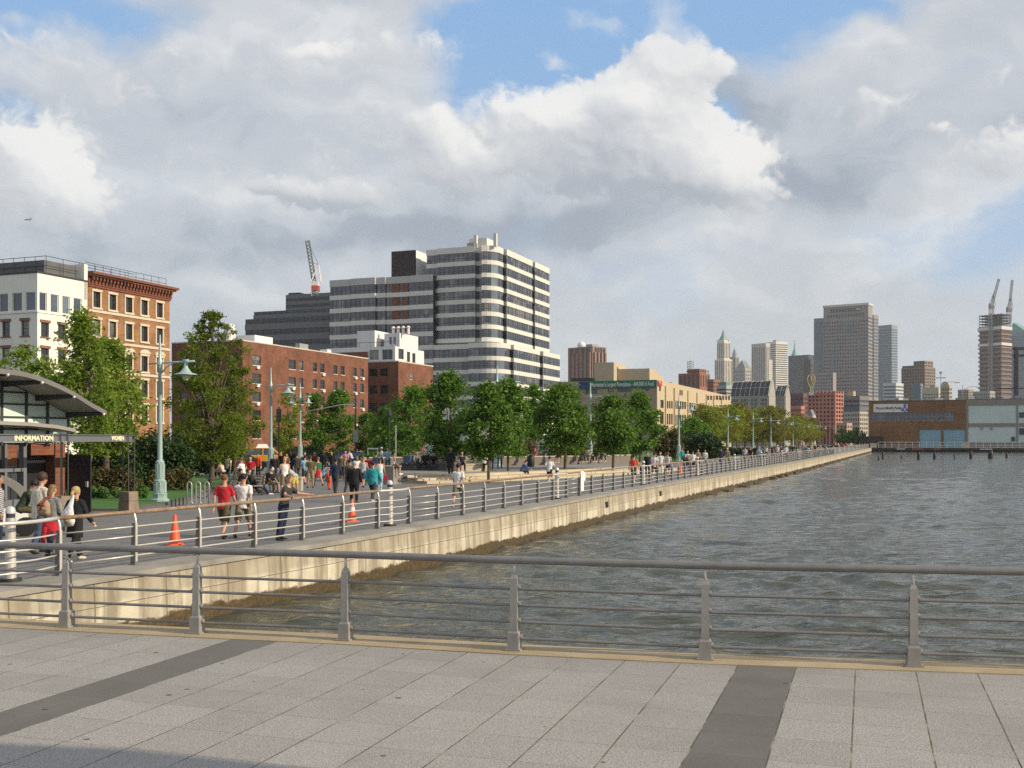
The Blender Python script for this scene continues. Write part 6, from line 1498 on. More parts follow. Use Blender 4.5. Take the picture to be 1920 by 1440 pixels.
# shrubs and hedges
def shrub(name, label, px, Y, ytop, wpx, m, n, size, seed, dep=None, z0=0, cat='shrub', group=None):
    k = Y/2000; W_ = wpx/2*k; h = zat(ytop, Y)-z0; rnd = random.Random(seed); mb = MB(); q = max(3, int(n/160))
    for _ in range(q):
        x = rnd.uniform(-W_, W_)*.85; f_ = 1-.35*abs(x/W_)**2; leaf_blob(mb, (x, rnd.uniform(-1, 1)*(dep or W_)*.6, h*f_*rnd.uniform(.25, .72)), (W_*.3+.15, (dep or W_)*.4, h*.30), n//q, size, rnd)
    o = mb.build(name, m, None, False, at(px, Y, z0)); tag(o, label, cat, group); return o
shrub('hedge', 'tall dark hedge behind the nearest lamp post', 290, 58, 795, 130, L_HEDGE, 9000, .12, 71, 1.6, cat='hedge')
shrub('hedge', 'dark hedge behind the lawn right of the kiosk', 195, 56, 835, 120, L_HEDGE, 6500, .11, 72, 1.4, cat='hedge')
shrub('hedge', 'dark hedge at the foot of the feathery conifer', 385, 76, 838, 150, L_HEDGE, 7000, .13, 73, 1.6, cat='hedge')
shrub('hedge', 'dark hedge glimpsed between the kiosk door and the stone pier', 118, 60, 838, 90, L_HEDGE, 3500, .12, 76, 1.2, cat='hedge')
shrub('flowering_shrub', 'olive brown flowering shrub behind the lawn between kiosk and lamp', 215, 52.5, 868, 90, L_OLIVE, 4200, .08, 74, .8)
shrub('flowering_shrub', 'reddish olive shrub between the lamp post and the conifer', 320, 54.5, 872, 70, L_OLIVE, 3400, .08, 75, .8)
for k, (px, w_) in enumerate(((154, 22), (176, 20), (203, 26), (222, 22), (262, 20))):
    shrub('low_plant', ['first pale green low plant on the lawn, nearest the kiosk door', 'second pale green low plant, right of the thin tree trunk', 'largest pale green low plant on the lawn', 'pale green low plant just left of the stone pier', 'pale green low plant just right of the stone pier'][k], px, 47, 906, w_, L_PALE, 700, .06, 80+k, .35, cat='plant', group='low pale plants on the lawn')
shrub('brown_bush', 'brownish bush behind the litter bin and stone wall', 972, 98, 796, 62, L_BROWN, 4200, .13, 90, 1.5)
shrub('green_bush', 'dark green bush in the planter behind the fountain', 850, 106, 838, 110, L_HEDGE, 3500, .14, 91, 1.0)
shrub('green_bush', 'green bush row in the planter left of the fountain', 735, 100, 842, 120, L_GRN, 3400, .13, 92, .9)
shrub('green_bush', 'low green bush behind the blue car', 655, 116, 842, 110, L_HEDGE, 3000, .14, 93, .9)
shrub('green_bush', 'dark bush at the foot of the brick house by the yellow car', 560, 122, 845, 80, L_HEDGE, 2500, .14, 94, .9)
shrub('green_bush', 'dark green bush behind the long stone wall on the right', 1100, 112, 835, 170, L_HEDGE, 5200, .16, 95, 1.2)
shrub('brown_bush', 'brownish green bush right of the last plaza tree', 1250, 132, 795, 58, L_BROWN, 3800, .17, 96, 1.8)
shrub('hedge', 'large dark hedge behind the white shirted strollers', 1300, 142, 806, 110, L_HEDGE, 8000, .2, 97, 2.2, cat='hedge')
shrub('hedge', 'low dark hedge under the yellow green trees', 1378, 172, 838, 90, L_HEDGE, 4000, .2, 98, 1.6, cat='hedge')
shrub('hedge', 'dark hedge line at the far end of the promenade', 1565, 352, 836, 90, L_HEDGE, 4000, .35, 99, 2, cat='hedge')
# ---------------------------------------------------------------- information kiosk
KC = at(128, 38.5)
kk = thing('information_kiosk', 'park kiosk with curved roof, mint glass wall and INFORMATION beam at the left edge', 'kiosk', KC, BROT)
OVH = 1.7
def fascia(px, py):
    c_ = KC+Vector((UY, -UX, 0))*OVH; s_ = span_river(c_, px); return (s_, zat(py, c_.y+s_*UY))
AR0 = [fascia(*q) for q in ((200, 770), (170, 754), (140, 735), (100, 715.5), (50, 698), (0, 691))]
AR0.append((AR0[-1][0]-1.2, AR0[-1][1]+.03)); sm0 = AR0[-1][0]
AR0 += [(2*sm0-a_, z_) for a_, z_ in AR0[-2::-1]]
AR = []
for i_ in range(len(AR0)-1):
    p0, p1, p2, p3 = AR0[max(0, i_-1)], AR0[i_], AR0[i_+1], AR0[min(len(AR0)-1, i_+2)]
    for q_ in range(4):
        u_ = q_/4; AR.append(tuple(.5*(2*p1[k]+(p2[k]-p0[k])*u_+(2*p0[k]-5*p1[k]+4*p2[k]-p3[k])*u_*u_+(3*p1[k]-p0[k]-3*p2[k]+p3[k])*u_**3) for k in (0, 1)))
AR.append(AR0[-1]); AS, AE = AR[0][0], AR[-1][0]
M_RF = mat('kiosk_roof_grey', (.20, .19, .185), .5, .1, 1, metal=.3); M_RD = mat('kiosk_steel', (.05, .052, .058), .5, .15, 2); M_SOF = mat('kiosk_soffit', (.30, .285, .26), .7, .08, 1)
mb = MB()
for (s0, z0), (s1, z1) in zip(AR, AR[1:]):
    mb.quad((-6, s0, z0), (OVH, s0, z0), (OVH, s1, z1), (-6, s1, z1))
    mb.m = 1; mb.quad((-6, s0, z0-.1), (OVH-.04, s0, z0-.1), (OVH-.04, s1, z1-.1), (-6, s1, z1-.1)); mb.m = 0
    mb.quad((OVH, s0, z0-.16), (OVH, s1, z1-.16), (OVH, s1, z1), (OVH, s0, z0))
mb.quad((-6, *AR[0]), (OVH, *AR[0]), (OVH, AR[0][0], AR[0][1]-.16), (-6, AR[0][0], AR[0][1]-.16))
mb.build('roof', [M_RF, M_SOF], kk, 'a')
def arz(s):
    for (s0, z0), (s1, z1) in zip(AR, AR[1:]):
        if s1 <= s <= s0: return z0+(z1-z0)*(s-s0)/(s1-s0)
    return AR[0][1]
for k in range(9):
    s = AS-.12-k*(AS-AE-.24)/8*.98; z = arz(s)-.11; x1_ = OVH-.08; mb = MB()
    mb.add([(-2, s-.06, z-.26), (-2, s+.06, z-.26), (-2, s+.06, z), (-2, s-.06, z), (x1_, s-.06, z-.10), (x1_, s+.06, z-.10), (x1_, s+.06, z), (x1_, s-.06, z)], [(0, 1, 2, 3), (4, 7, 6, 5), (0, 4, 5, 1), (3, 2, 6, 7), (0, 3, 7, 4), (1, 5, 6, 2)])
    q = mb.build('rafter', M_RD, kk); mb = MB(); mb.ball((OVH-.03, s, z-.06), .06, 8, 6); mb.build('rafter_cap', M_STEEL, q, True)
M_MINT = mat('mint_glass', (.64, .78, .69), .25, .08, .5, spec=.6)
mb = MB(); ss_ = [0]+[a_ for a_, z_ in AR if -9.5 < a_ < -.05]
zt0 = lambda s_: (arz(s_) if s_ <= AS else AR[0][1])-.13
for s0, s1 in zip(ss_, ss_[1:]): mb.quad((0, s0, 2.5), (0, s1, 2.5), (0, s1, zt0(s1)), (0, s0, zt0(s0)))
mb.build('glass_wall', M_MINT, kk)
mb = MB()
for s in (0, -1.0, -1.95, -3.0, -4.1, -5.2, -6.3, -7.4): mb.box(-.04, .05, s-.045, s+.045, 2.4, zt0(s))
for z in (2.95, 3.36, 3.80, 4.2):
    ok = [a_ for a_ in ss_ if zt0(a_) > z+.04]
    if len(ok) > 1: mb.box(-.03, .045, ok[-1], ok[0], z-.03, z+.03)
mb.build('mullions', M_RD, kk)
mb = MB(); pr = [(-.7, 2.86), (-1.6, 2.98), (-2.7, 3.05), (-4, 3.08), (-5.5, 3.05)]
for (s0, z0), (s1, z1) in zip(pr, pr[1:]): mb.add([(.05, s0, z0), (1.0, s0, z0), (1.0, s1, z1), (.05, s1, z1), (.05, s0, z0+.12), (1.0, s0, z0+.12), (1.0, s1, z1+.12), (.05, s1, z1+.12)], [(0, 1, 2, 3), (4, 7, 6, 5), (1, 5, 6, 2), (0, 4, 5, 1), (3, 2, 6, 7)])
mb.build('canopy', M_SOF, kk)
# lower wall: dark frames, brick piers, windows with painted-in brick reflection, open door
M_KB = brick_mat('kiosk_brick', (.27, .10, .055), (.20, .07, .042), (.22, .15, .11), 1.0)
mb = MB(); mb.box(-6, -.12, -.55, -.02, 0, 2.45); mb.box(-.35, -.1, -1.62, -.552, 2.05, 2.45); mb.build('brick_wall', M_KB, kk); mb = MB(); mb.box(-6, -.12, -9.6, -9.0, 0, 2.45); mb.build('brick_pier', M_KB, kk)
mb = MB(); mb.box(-.6, -.1, -9, -2.0, 0, .55); mb.box(-.5, -.1, -9, 0, 2.46, 2.62); mb.box(-.4, -.05, -2.0, -1.86, 0, 2.45)
for s in (-2.75, -3.6, -4.5, -5.4, -6.3, -7.2, -8.1): mb.box(-.3, -.05, s-.05, s+.05, .55, 2.45)
mb.box(-.3, -.06, -9, -2, 1.50, 1.62); mb.build('window_frame', mat('kiosk_frame', (.16, .165, .18), .5, .1, 1), kk)
for k, (a, c) in enumerate(((-2.0, -2.75), (-2.75, -3.6), (-3.6, -4.5), (-4.5, -5.4), (-5.4, -6.3), (-6.3, -7.2), (-7.2, -8.1))):
    mb = MB(); mb.quad((-.2, a-.06, .55), (-.2, c+.06, .55), (-.2, c+.06, 2.45), (-.2, a-.06, 2.45)); o = mb.build('window', M_GLASS, kk)
    mb = MB(); mb.box(-.19, -.16, (a+c)/2-.25, (a+c)/2+.2, 1.72, 2.4); mb.build('brick_reflection', M_KB, o)  # brick patch in each pane imitates reflected brickwork
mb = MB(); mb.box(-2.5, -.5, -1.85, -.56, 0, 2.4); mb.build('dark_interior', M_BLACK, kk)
mb = MB(); mb.box(-.1, 1.0, .02, .07, 0, 2.05); o = mb.build('door', mat('dark_door', (.028, .03, .036), .5, .2, 1), kk); mb = MB(); mb.box(.8, .9, -.03, .02, .9, 1.1); mb.build('handle', M_STEEL, o)
mb = MB(); mb.box(-.1, -.06, -4.35, -3.75, 1.0, 1.42); o = mb.build('blue_notice', mat('notice_blue', (.05, .11, .30), .5), kk); mb = MB(); mb.box(-.055, -.05, -4.25, -3.85, 1.2, 1.25); mb.box(-.055, -.05, -4.25, -3.95, 1.1, 1.14); mb.build('lettering', M_WHITE, o)
# sign beam on steel lattice columns with stone feet
sb_ = thing('sign_beam', 'steel beam lettered INFORMATION and WOMEN on lattice columns with stone feet', 'sign', at(241, 38.9), BROT)
M_BM = mat('beam_grey', (.15, .165, .185), .5, .1, 1, metal=.2)
mb = MB(); mb.box(-.12, .12, -9, .15, 2.52, 2.55); mb.box(-.12, .12, -9, .15, 2.74, 2.77); mb.box(-.08, .06, -9, .12, 2.55, 2.74); mb.build('beam', M_BM, sb_)
cols_y = (0, -3.25, -6.5)
for y in cols_y:
    mb = MB()
    for dx_, dy_ in ((-.13, -.16), (.13, -.16), (.13, .16), (-.13, .16)): mb.tube([(dx_, y+dy_, .72), (dx_, y+dy_, 2.79)], .022, 6)
    mb.box(-.15, .15, y-.18, y+.18, 2.77, 2.80); mb.build('column', M_RD, sb_)
    mb = MB(); mb.taper(.50, .54, .46, .50, 0, .36); mb.taper(.47, .50, .43, .47, .37, .70); o = mb.build('stone_foot', mat('rough_stone', (.24, .19, .145), .9, .3, 3, bump=.6, bscale=10), sb_, loc=(0, y, 0))
ylet = lambda x: span_river(Vector((sb_.location.x, sb_.location.y, 0)), x)
M_LET = mat('cream_letter', (.80, .77, .55), .6, .03, 1)
lettering('INFORMATION', .24, M_LET, sb_, (.075, ylet(23), 2.565), (R(90), 0, R(90)), width=ylet(95.5)-ylet(23), bold=.008, ext=.015)
lettering('WOMEN', .22, M_LET, sb_, (.075, ylet(205.5), 2.57), (R(90), 0, R(90)), width=ylet(229)-ylet(205.5), bold=.008, ext=.015)
# ---------------------------------------------------------------- street furniture and vehicles
def bar_thing(name, label, cat, loc, r_, h, m, rz=0):
    o = thing(name, label, cat, loc, rz); return o
o = thing('traffic_light', 'black traffic light on a pole between two lamp posts', 'traffic light', at(523, 98)); mb = MB(); mb.tube([(0, 0, 0), (0, 0, 5.6)], .07, 8); mb.build('pole', M_BLACK, o); mb = MB(); mb.box(-.2, .2, -.16, .16, 4.3, 5.4); q = mb.build('signal_head', M_BLACK, o)
for k in range(3): mb = MB(); mb.lathe([(.13, 0), (.13, .16)], 10, M=Matrix.Translation((0, -.16, 4.5+k*.35)) @ Matrix.Rotation(R(90), 4, 'X')); mb.build('lens_hood', M_DARK, q)
o = thing('signal_mast', 'tall thin signal mast with a long arm reaching left over the street', 'mast', at(667, 112)); mb = MB(); mb.tube([(0, 0, 0), (0, 0, 7.2)], [.12, .07], 8); mb.build('pole', M_DARK, o); mb = MB(); mb.tube([(0, 0, 6.2), (-1.5, 0, 6.25), (-3.2, 0, 5.9), (-5.4, 0, 5.5)], [.07, .06, .05, .04], 6); mb.build('arm', M_GREYP, o); mb = MB(); mb.box(-.25, .25, -.1, .1, 2.3, 3.6); mb.build('sign_plate', M_GREYP, o)
for px, Y, yt, lab in ((730, 100, 782, 'dark park lamp pole with a small lantern left of the thin green pole'), (742, 96, 800, 'thin green grey pole right of the park lantern pole'), (1023, 96, 830, 'short pale bollard pole behind the stone wall'), (1444, 240, 818, 'grey sign pole under the yellow green trees')):
    o = thing('thin_pole', lab, 'pole', at(px, Y)); zt_ = zat(yt, Y); mb = MB(); mb.tube([(0, 0, 0), (0, 0, zt_)], .06, 8); mb.build('pole', M_DARK if px == 730 else M_GREYP, o); mb = MB()
    if px == 730: mb.lathe([(.1, 0), (.22, .15), (.2, .6), (.05, .75)], 10, (0, 0, zt_)); mb.build('lantern', M_DARK, o)
    else: mb.lathe([(.07, 0), (.07, .05), (.03, .12)], 8, (0, 0, zt_)); mb.build('cap', M_GREYP, o)
o = thing('notice_frame', 'white framed notice board standing behind the woman in the white top', 'notice board', at(699, 78)); mb = MB()
for s in (-.36, .36): mb.tube([(s, 0, 0), (s, 0, 2.0)], .03, 6)
mb.build('post', M_WHITE, o); mb = MB(); mb.box(-.36, .36, -.03, .03, 1.88, 1.98); mb.build('top_bar', M_WHITE, o)
M_ORANGE = mat('cone_orange', (.80, .11, .03), .5, .06, 2)
def cone(px, y, h, label, collars=0):
    g = G(px, y); o = thing('traffic_cone', label, 'traffic cone', g, .4, 'orange traffic cones on the promenade'); k = h
    mb = MB(); mb.taper(.56*k, .56*k, .54*k, .54*k, 0, .04*k); mb.build('base', M_ORANGE, o); mb = MB(); mb.lathe([(.21*k, .04*k), (.19*k, .08*k), (.05*k, .97*k), (.04*k, 1.0*k)], 18); mb.build('cone_body', M_ORANGE, o, 'a')
    for i in range(collars): mb = MB(); z0, z1 = ((.48, .66), (.72, .82))[i]; r_ = lambda z: (.19-.14*(z-.08)/.89)+.004; mb.lathe([(r_(z0)*k, z0*k), (r_(z1)*k, z1*k)], 18); mb.build('reflective_collar', mat('cone_white', (.75, .72, .68), .5), o, 'a')
cone(328, 1021, .74, 'plain orange traffic cone nearest the camera, left of the two walking men'); cone(660, 978, .72, 'orange traffic cone with two white collars behind the railing', 2); cone(1276, 888, .72, 'small far orange cone by the quay railing')
o = thing('bike_rack', 'wavy steel bike rack at the edge of the lawn', 'bike rack', G(351, 948), 0); k = G(351, 948).y/2000
pts = [(0, 0, 0), (0, 0, .78)]
def arc(c, r_, a0, a1, n=7): return [(c[0]+r_*math.cos(a0+(a1-a0)*i/n), 0, c[1]+r_*math.sin(a0+(a1-a0)*i/n)) for i in range(n+1)]
r_ = .11; pts = [(0, 0, 0)]+arc((r_, .82), r_, PI, 0)+arc((3*r_, .16), r_, PI, 2*PI)+arc((5*r_, .82), r_, PI, 0)+arc((7*r_, .16), r_, PI, 2*PI)+arc((9*r_, .82), r_, PI, 0)+[(10*r_, 0, 0)]
mb = MB(); mb.tube([(x*.78, y, z) for x, y, z in pts], .03, 8); mb.build('tube', mat('galvanised', (.42, .42, .41), .4, .1, 5, metal=.6), o, True)
for s, nm in ((0, 'foot'), (.86, 'foot')): mb = MB(); mb.lathe([(.07, 0), (.07, .02)], 10, (s, 0, 0)); mb.build(nm, M_GREYP, o)
for i in range(4):
    g = G(322+i*7.2, 951-i*1.5); o = mb = MB(); mb.tube([(0, 0, 0), (0, 0, .26)], .03, 8); mb.ball((0, 0, .27), .035, 8, 5); o = mb.build('kerb_stud', M_DARK, loc=g); tag(o, 'short dark steel stud on the paving left of the bike rack', 'stud', 'short studs beside the bike rack')
def bicycle(label, loc, rz, colr, tilt=0.0):
    o = thing('bicycle', label, 'bicycle', loc, rz); o.rotation_euler = (tilt, 0, rz); mf = mat('bike_'+colr, dict(black=(.02, .02, .022), blue=(.03, .05, .12), silver=(.4, .4, .4))[colr], .4)
    for x in (-.52, .52):
        mb = MB(); n = 28; mb.tube([(x+.33*math.cos(2*PI*i/n), 0, .34+.33*math.sin(2*PI*i/n)) for i in range(n+1)], .018, 6); w_ = mb.build('wheel', M_BLACK, o, True)
        mb = MB(); [mb.tube([(x, 0, .34), (x+.32*math.cos(PI*i/8*2), 0, .34+.32*math.sin(PI*i/8*2))], .003, 3) for i in range(8)]; mb.tube([(x, -.03, .34), (x, .03, .34)], .03, 8); mb.build('spokes', M_STEEL, w_)
    mb = MB(); B, S_, H1, H2, Rr, Fr = (-.08, 0, .30), (-.22, 0, .80), (.33, 0, .86), (.37, 0, .72), (-.52, 0, .34), (.52, 0, .34)
    for a, c in ((B, S_), (S_, H1), (B, H2), (Rr, B), (Rr, S_), (H2, Fr), (H1, H2)): mb.tube([a, c], .017, 6)
    mb.build('frame', mf, o); mb = MB(); mb.tube([(.33, 0, .86), (.31, 0, .96)], .014, 6); mb.tube([(.28, -.28, .97), (.33, -.1, .97), (.33, .1, .97), (.28, .28, .97)], .014, 6); mb.build('handlebar', M_DARK, o); mb = MB(); mb.taper(.26, .14, .22, .10, .86, .91, Matrix.Translation((-.24, 0, 0))); mb.tube([S_, (-.24, 0, .87)], .014, 6); mb.build('saddle', M_BLACK, o); return o
bicycle('black bicycle leaning beside the bike rack behind the man in red', G(402, 934), R(20), 'black', R(8)); bicycle('bicycle lying on its side at the foot of the granite steps', G(768, 907)+Vector((0, 0, .12)), R(5), 'blue', R(72))
bicycle('silver bicycle ridden across the lawn edge by the woman in white', G(404, 927)+Vector((.9, 1.6, 0)), R(160), 'silver')
def bench(label, loc, rz, L_=2.0):
    o = thing('park_bench', label, 'bench', loc, rz); mw = mat('bench_slat', (.42, .34, .24), .6, .2, 4)
    mb = MB(); [mb.box(-L_/2, L_/2, -.22+i*.11, -.13+i*.11, .43, .46) for i in range(4)]; mb.build('seat', mw, o); mb = MB(); [mb.box(-L_/2, L_/2, .26+i*.02, .29+i*.02, .55+i*.13, .64+i*.13) for i in range(3)]; mb.build('backrest', mw, o)
    for s in (-L_/2+.2, L_/2-.2):
        mb = MB(); mb.box(s-.03, s+.03, -.2, -.15, 0, .43); mb.box(s-.03, s+.03, .2, .25, 0, .43); mb.box(s-.03, s+.03, -.2, .25, .38, .43); mb.tube([(s, .24, .4), (s, .33, .95)], .03, 6); mb.build('leg', M_DARK, o)
    return o
BZ = R(-40)
bench('slatted bench with reclining people behind the two walking men', at(468, 50.5), R(-58), 2.6); bench('slatted bench left end, mostly empty, by the lawn', at(440, 55), R(-58), 2.4); bench('slatted bench with the seated pair in black and shorts', at(500, 53.5), R(-58), 2.4)
def car(name, label, loc, rz, colr, kind='sedan'):
    o = thing(name, label, 'car', loc, rz); L_, H1, H2 = (4.5, .92, 1.42) if kind == 'sedan' else (4.7, 1.08, 1.78)
    prof = [(-L_/2, .32), (-L_/2, .75), (-L_/2+.15, H1), (-L_/2+(.9 if kind == 'sedan' else .1), H1), (.95, H1), (L_/2-.35, H1-.14), (L_/2, .68), (L_/2, .32)]
    mb = MB(); n = len(prof)
    rows = []
    for y, k in ((-.86, .93), (-.80, 1.0), (.80, 1.0), (.86, .93)): rows.append([(x*(1 if abs(y) < .83 else .985), y, .32+(z-.32)*k) for x, z in prof])
    vs = [v for r in rows for v in r]; fs = [(i*n+j, i*n+(j+1) % n, (i+1)*n+(j+1) % n, (i+1)*n+j) for i in range(3) for j in range(n)]+[tuple(range(n))[::-1], tuple(range(3*n, 4*n))]
    mb.add(vs, fs); mb.build('body', colr, o)
    c0, c1, r0_, r1_ = ((-1.75, 1.15, -1.05, .35) if kind == 'sedan' else (-2.25, 1.3, -2.0, .55)); mb = MB(); mb.add([(c0, -.80, H1-.02), (c1, -.80, H1-.02), (c1, .80, H1-.02), (c0, .80, H1-.02), (r0_, -.62, H2-.06), (r1_, -.62, H2-.06), (r1_, .62, H2-.06), (r0_, .62, H2-.06)], [(0, 1, 5, 4), (1, 2, 6, 5), (2, 3, 7, 6), (3, 0, 4, 7)]); mb.build('windows', M_GLASS, o)
    mb = MB(); mb.box(r0_-.05, r1_+.05, -.64, .64, H2-.06, H2); [mb.tube([a, c], .045, 5) for a, c in (((c0, s*.80, H1), (r0_, s*.62, H2-.04)) for s in (-1, 1))]; [mb.tube([(c1, s*.80, H1), (r1_, s*.62, H2-.04)], .045, 5) for s in (-1, 1)]; [mb.tube([(-.3, s*.81, H1), (-.3, s*.63, H2-.04)], .05, 5) for s in (-1, 1)]; mb.build('roof', colr, o)
    for x in (-1.35, 1.4):
        for s in (-1, 1):
            M = Matrix.Translation((x, s*.78, .33)) @ Matrix.Rotation(R(90), 4, 'X'); mb = MB(); mb.lathe([(.18, -.11), (.32, -.11), (.33, 0), (.32, .11), (.18, .11)], 18, M=M); w_ = mb.build('wheel', M_BLACK, o, 'a'); mb = MB(); mb.lathe([(.19, -.115), (.19, .115)], 14, M=M); mb.build('rim', M_STEEL, w_)
    for s in (-1, 1):
        mb = MB(); mb.box(L_/2-.08, L_/2+.012, s*.62-.14, s*.62+.14, .60, .74); mb.build('headlight', M_GLOBE, o); mb = MB(); mb.box(-L_/2-.012, -L_/2+.06, s*.66-.13, s*.66+.13, .62, .78); mb.build('tail_light', mat('tail_red', (.35, .02, .02), .3), o)
    return o
M_CY = mat('taxi_yellow', (.62, .30, .015), .3, .04, 1, coat=.6); M_CB = mat('car_blue', (.012, .06, .30), .25, .06, 1, coat=.7)
UA_ = math.atan2(UY, UX)
o = car('yellow_cab', 'yellow estate cab with roof sign, half hidden by a lamp post', at(500, 104), R(8), M_CY, 'suv'); mb = MB(); mb.add([(-1.0, -.35, 1.78), (.2, -.35, 1.78), (.2, .35, 1.78), (-1.0, .35, 1.78), (-.8, -.08, 2.15), (0, -.08, 2.15), (0, .08, 2.15), (-.8, .08, 2.15)], [(0, 1, 5, 4), (1, 2, 6, 5), (2, 3, 7, 6), (3, 0, 4, 7), (4, 5, 6, 7)]); mb.build('roof_sign', M_WHITE, o)
car('blue_car', 'bright blue saloon car behind the people in the middle of the plaza', at(651, 101), R(174), M_CB)
car('dark_car', 'dark saloon car parked behind the benches', at(455, 88), R(10), mat('car_black', (.012, .013, .015), .25, .06, 1, coat=.7))
car('dark_car', 'dark blue van roof behind the double lamp post', at(585, 122), R(8), mat('car_navy', (.015, .02, .04), .25, .06, 1, coat=.7), 'suv')
# white service cart with a grey hooped canopy at the left edge
pc_ = thing('service_cart', 'white service cart with a grey hooped canopy at the left edge', 'cart', at(24, 29), R(26))
mb = MB(); n = 12
for y in (-.5, .55):
    mb.tube([(.62-.75*(1-math.cos(PI*.5*i/6)) if i > 6 else .62*math.cos(0)-.0-.62*(i/6)*0, y, 0) for i in range(1)], .01) if False else None
arcp = [(-.75+1.35*math.cos(R(-4+104*i/10)), .55+1.15*math.sin(R(-4+104*i/10))) for i in range(11)]
for (x0, z0), (x1, z1) in zip(arcp, arcp[1:]): mb.add([(x0, -.4, z0), (x1, -.4, z1), (x1, .4, z1), (x0, .4, z0), (x0*.78-.16, -.4, .12+z0*.84), (x1*.78-.16, -.4, .12+z1*.84), (x1*.78-.16, .4, .12+z1*.84), (x0*.78-.16, .4, .12+z0*.84)], [(0, 1, 2, 3), (4, 7, 6, 5), (0, 4, 5, 1), (3, 2, 6, 7)])
mb.build('canopy_hoop', mat('grey_canvas', (.20, .19, .175), .8, .1, 2), pc_)
mb = MB(); mb.box(-2.2, -.35, -.62, .62, 1.66, 1.78); mb.build('roof', M_WHITE, pc_); mb = MB(); mb.taper(1.6, 1.15, 1.5, 1.1, .28, .75, Matrix.Translation((-.4, 0, 0))); mb.build('body', M_WHITE, pc_); mb = MB(); mb.box(-1.6, -.5, -.58, .58, 1.05, 1.62); mb.build('windscreen', M_GLASS, pc_)
for x in (-1.0, .3):
    for s in (-1, 1): mb = MB(); mb.lathe([(.14, -.07), (.25, -.06), (.26, 0), (.25, .06), (.14, .07)], 16, M=Matrix.Translation((x, s*.56, .26)) @ Matrix.Rotation(R(90), 4, 'X')); mb.build('wheel', M_BLACK, pc_, 'a')
# aeroplane and gull
ap = thing('aeroplane', 'tiny airliner flying low on the left in front of the cloud', 'aeroplane', P(52, 412, 1500), R(-8)); mb = MB(); mb.tube([(-5.5, 0, 0), (-4, 0, 0), (4, 0, .1), (5.5, 0, .6)], [.25, .65, .65, .1], 10); mb.build('fuselage', mat('plane_grey', (.10, .11, .13), .5), ap); mb = MB(); mb.add([(-1, 0, -.2), (1.2, 0, -.2), (2.4, -6, .3), (1.6, -6, .3), (2.4, 6, .3), (1.6, 6, .3), (-1, 0, -.45), (1.2, 0, -.45)], [(0, 1, 2, 3), (1, 0, 5, 4), (6, 3, 2, 7), (7, 4, 5, 6)]); mb.build('wing', mat('plane_grey', (.1, .1, .1)), ap); mb = MB(); mb.prism([(4, -.1), (5.6, -.1), (5.6, .1), (4.6, .1)], .3, 2.4); mb.build('tail_fin', mat('plane_grey', (.1, .1, .1)), ap)
gu = P(1610, 580, 150); mb = MB(); mb.tube([(-.22, 0, 0), (-.08, 0, .02), (.12, 0, .02), (.26, 0, .03)], [.02, .085, .07, .015], 8); mb.ball((-.25, 0, .03), .05, 6, 5); o = mb.build('gull', M_WHITE, loc=gu, smooth=True); tag(o, 'white gull gliding in front of the big granite tower', 'gull')
for s in (-1, 1): mb = MB(); mb.add([(-.08, s*.04, .03), (-.14, s*.35, .15), (.02, s*.72, .10), (.06, s*.36, .13), (.1, s*.04, .03), (-.08, s*.04, .015), (-.14, s*.35, .135), (.02, s*.72, .09), (.06, s*.36, .115), (.1, s*.04, .015)], [(0, 1, 3, 4), (1, 2, 3), (5, 9, 8, 6), (6, 8, 7), (0, 5, 6, 1), (1, 6, 7, 2), (2, 7, 8, 3), (3, 8, 9, 4)]); mb.build('wing', M_WHITE, o)

sh_ = thing('shadow_caster', 'added unseen block on posts casting the shadow over the pier deck', 'canopy', (10.75, 2.5, 0), R(-8))  # added out of view, shaped only for its shadow on the deck
mb = MB(); mb.box(-1.5, 1.5, -1.6, 1.6, 6.0, 7.7); mb.build('roof', M_GREYP, sh_)  # solid box that throws the added shadow
for x in (-1.3, 1.3):
    for y in (-1.4, 1.4): mb = MB(); mb.box(x-.08, x+.08, y-.08, y+.08, 0, 6.0); mb.build('post', M_DARK, sh_)
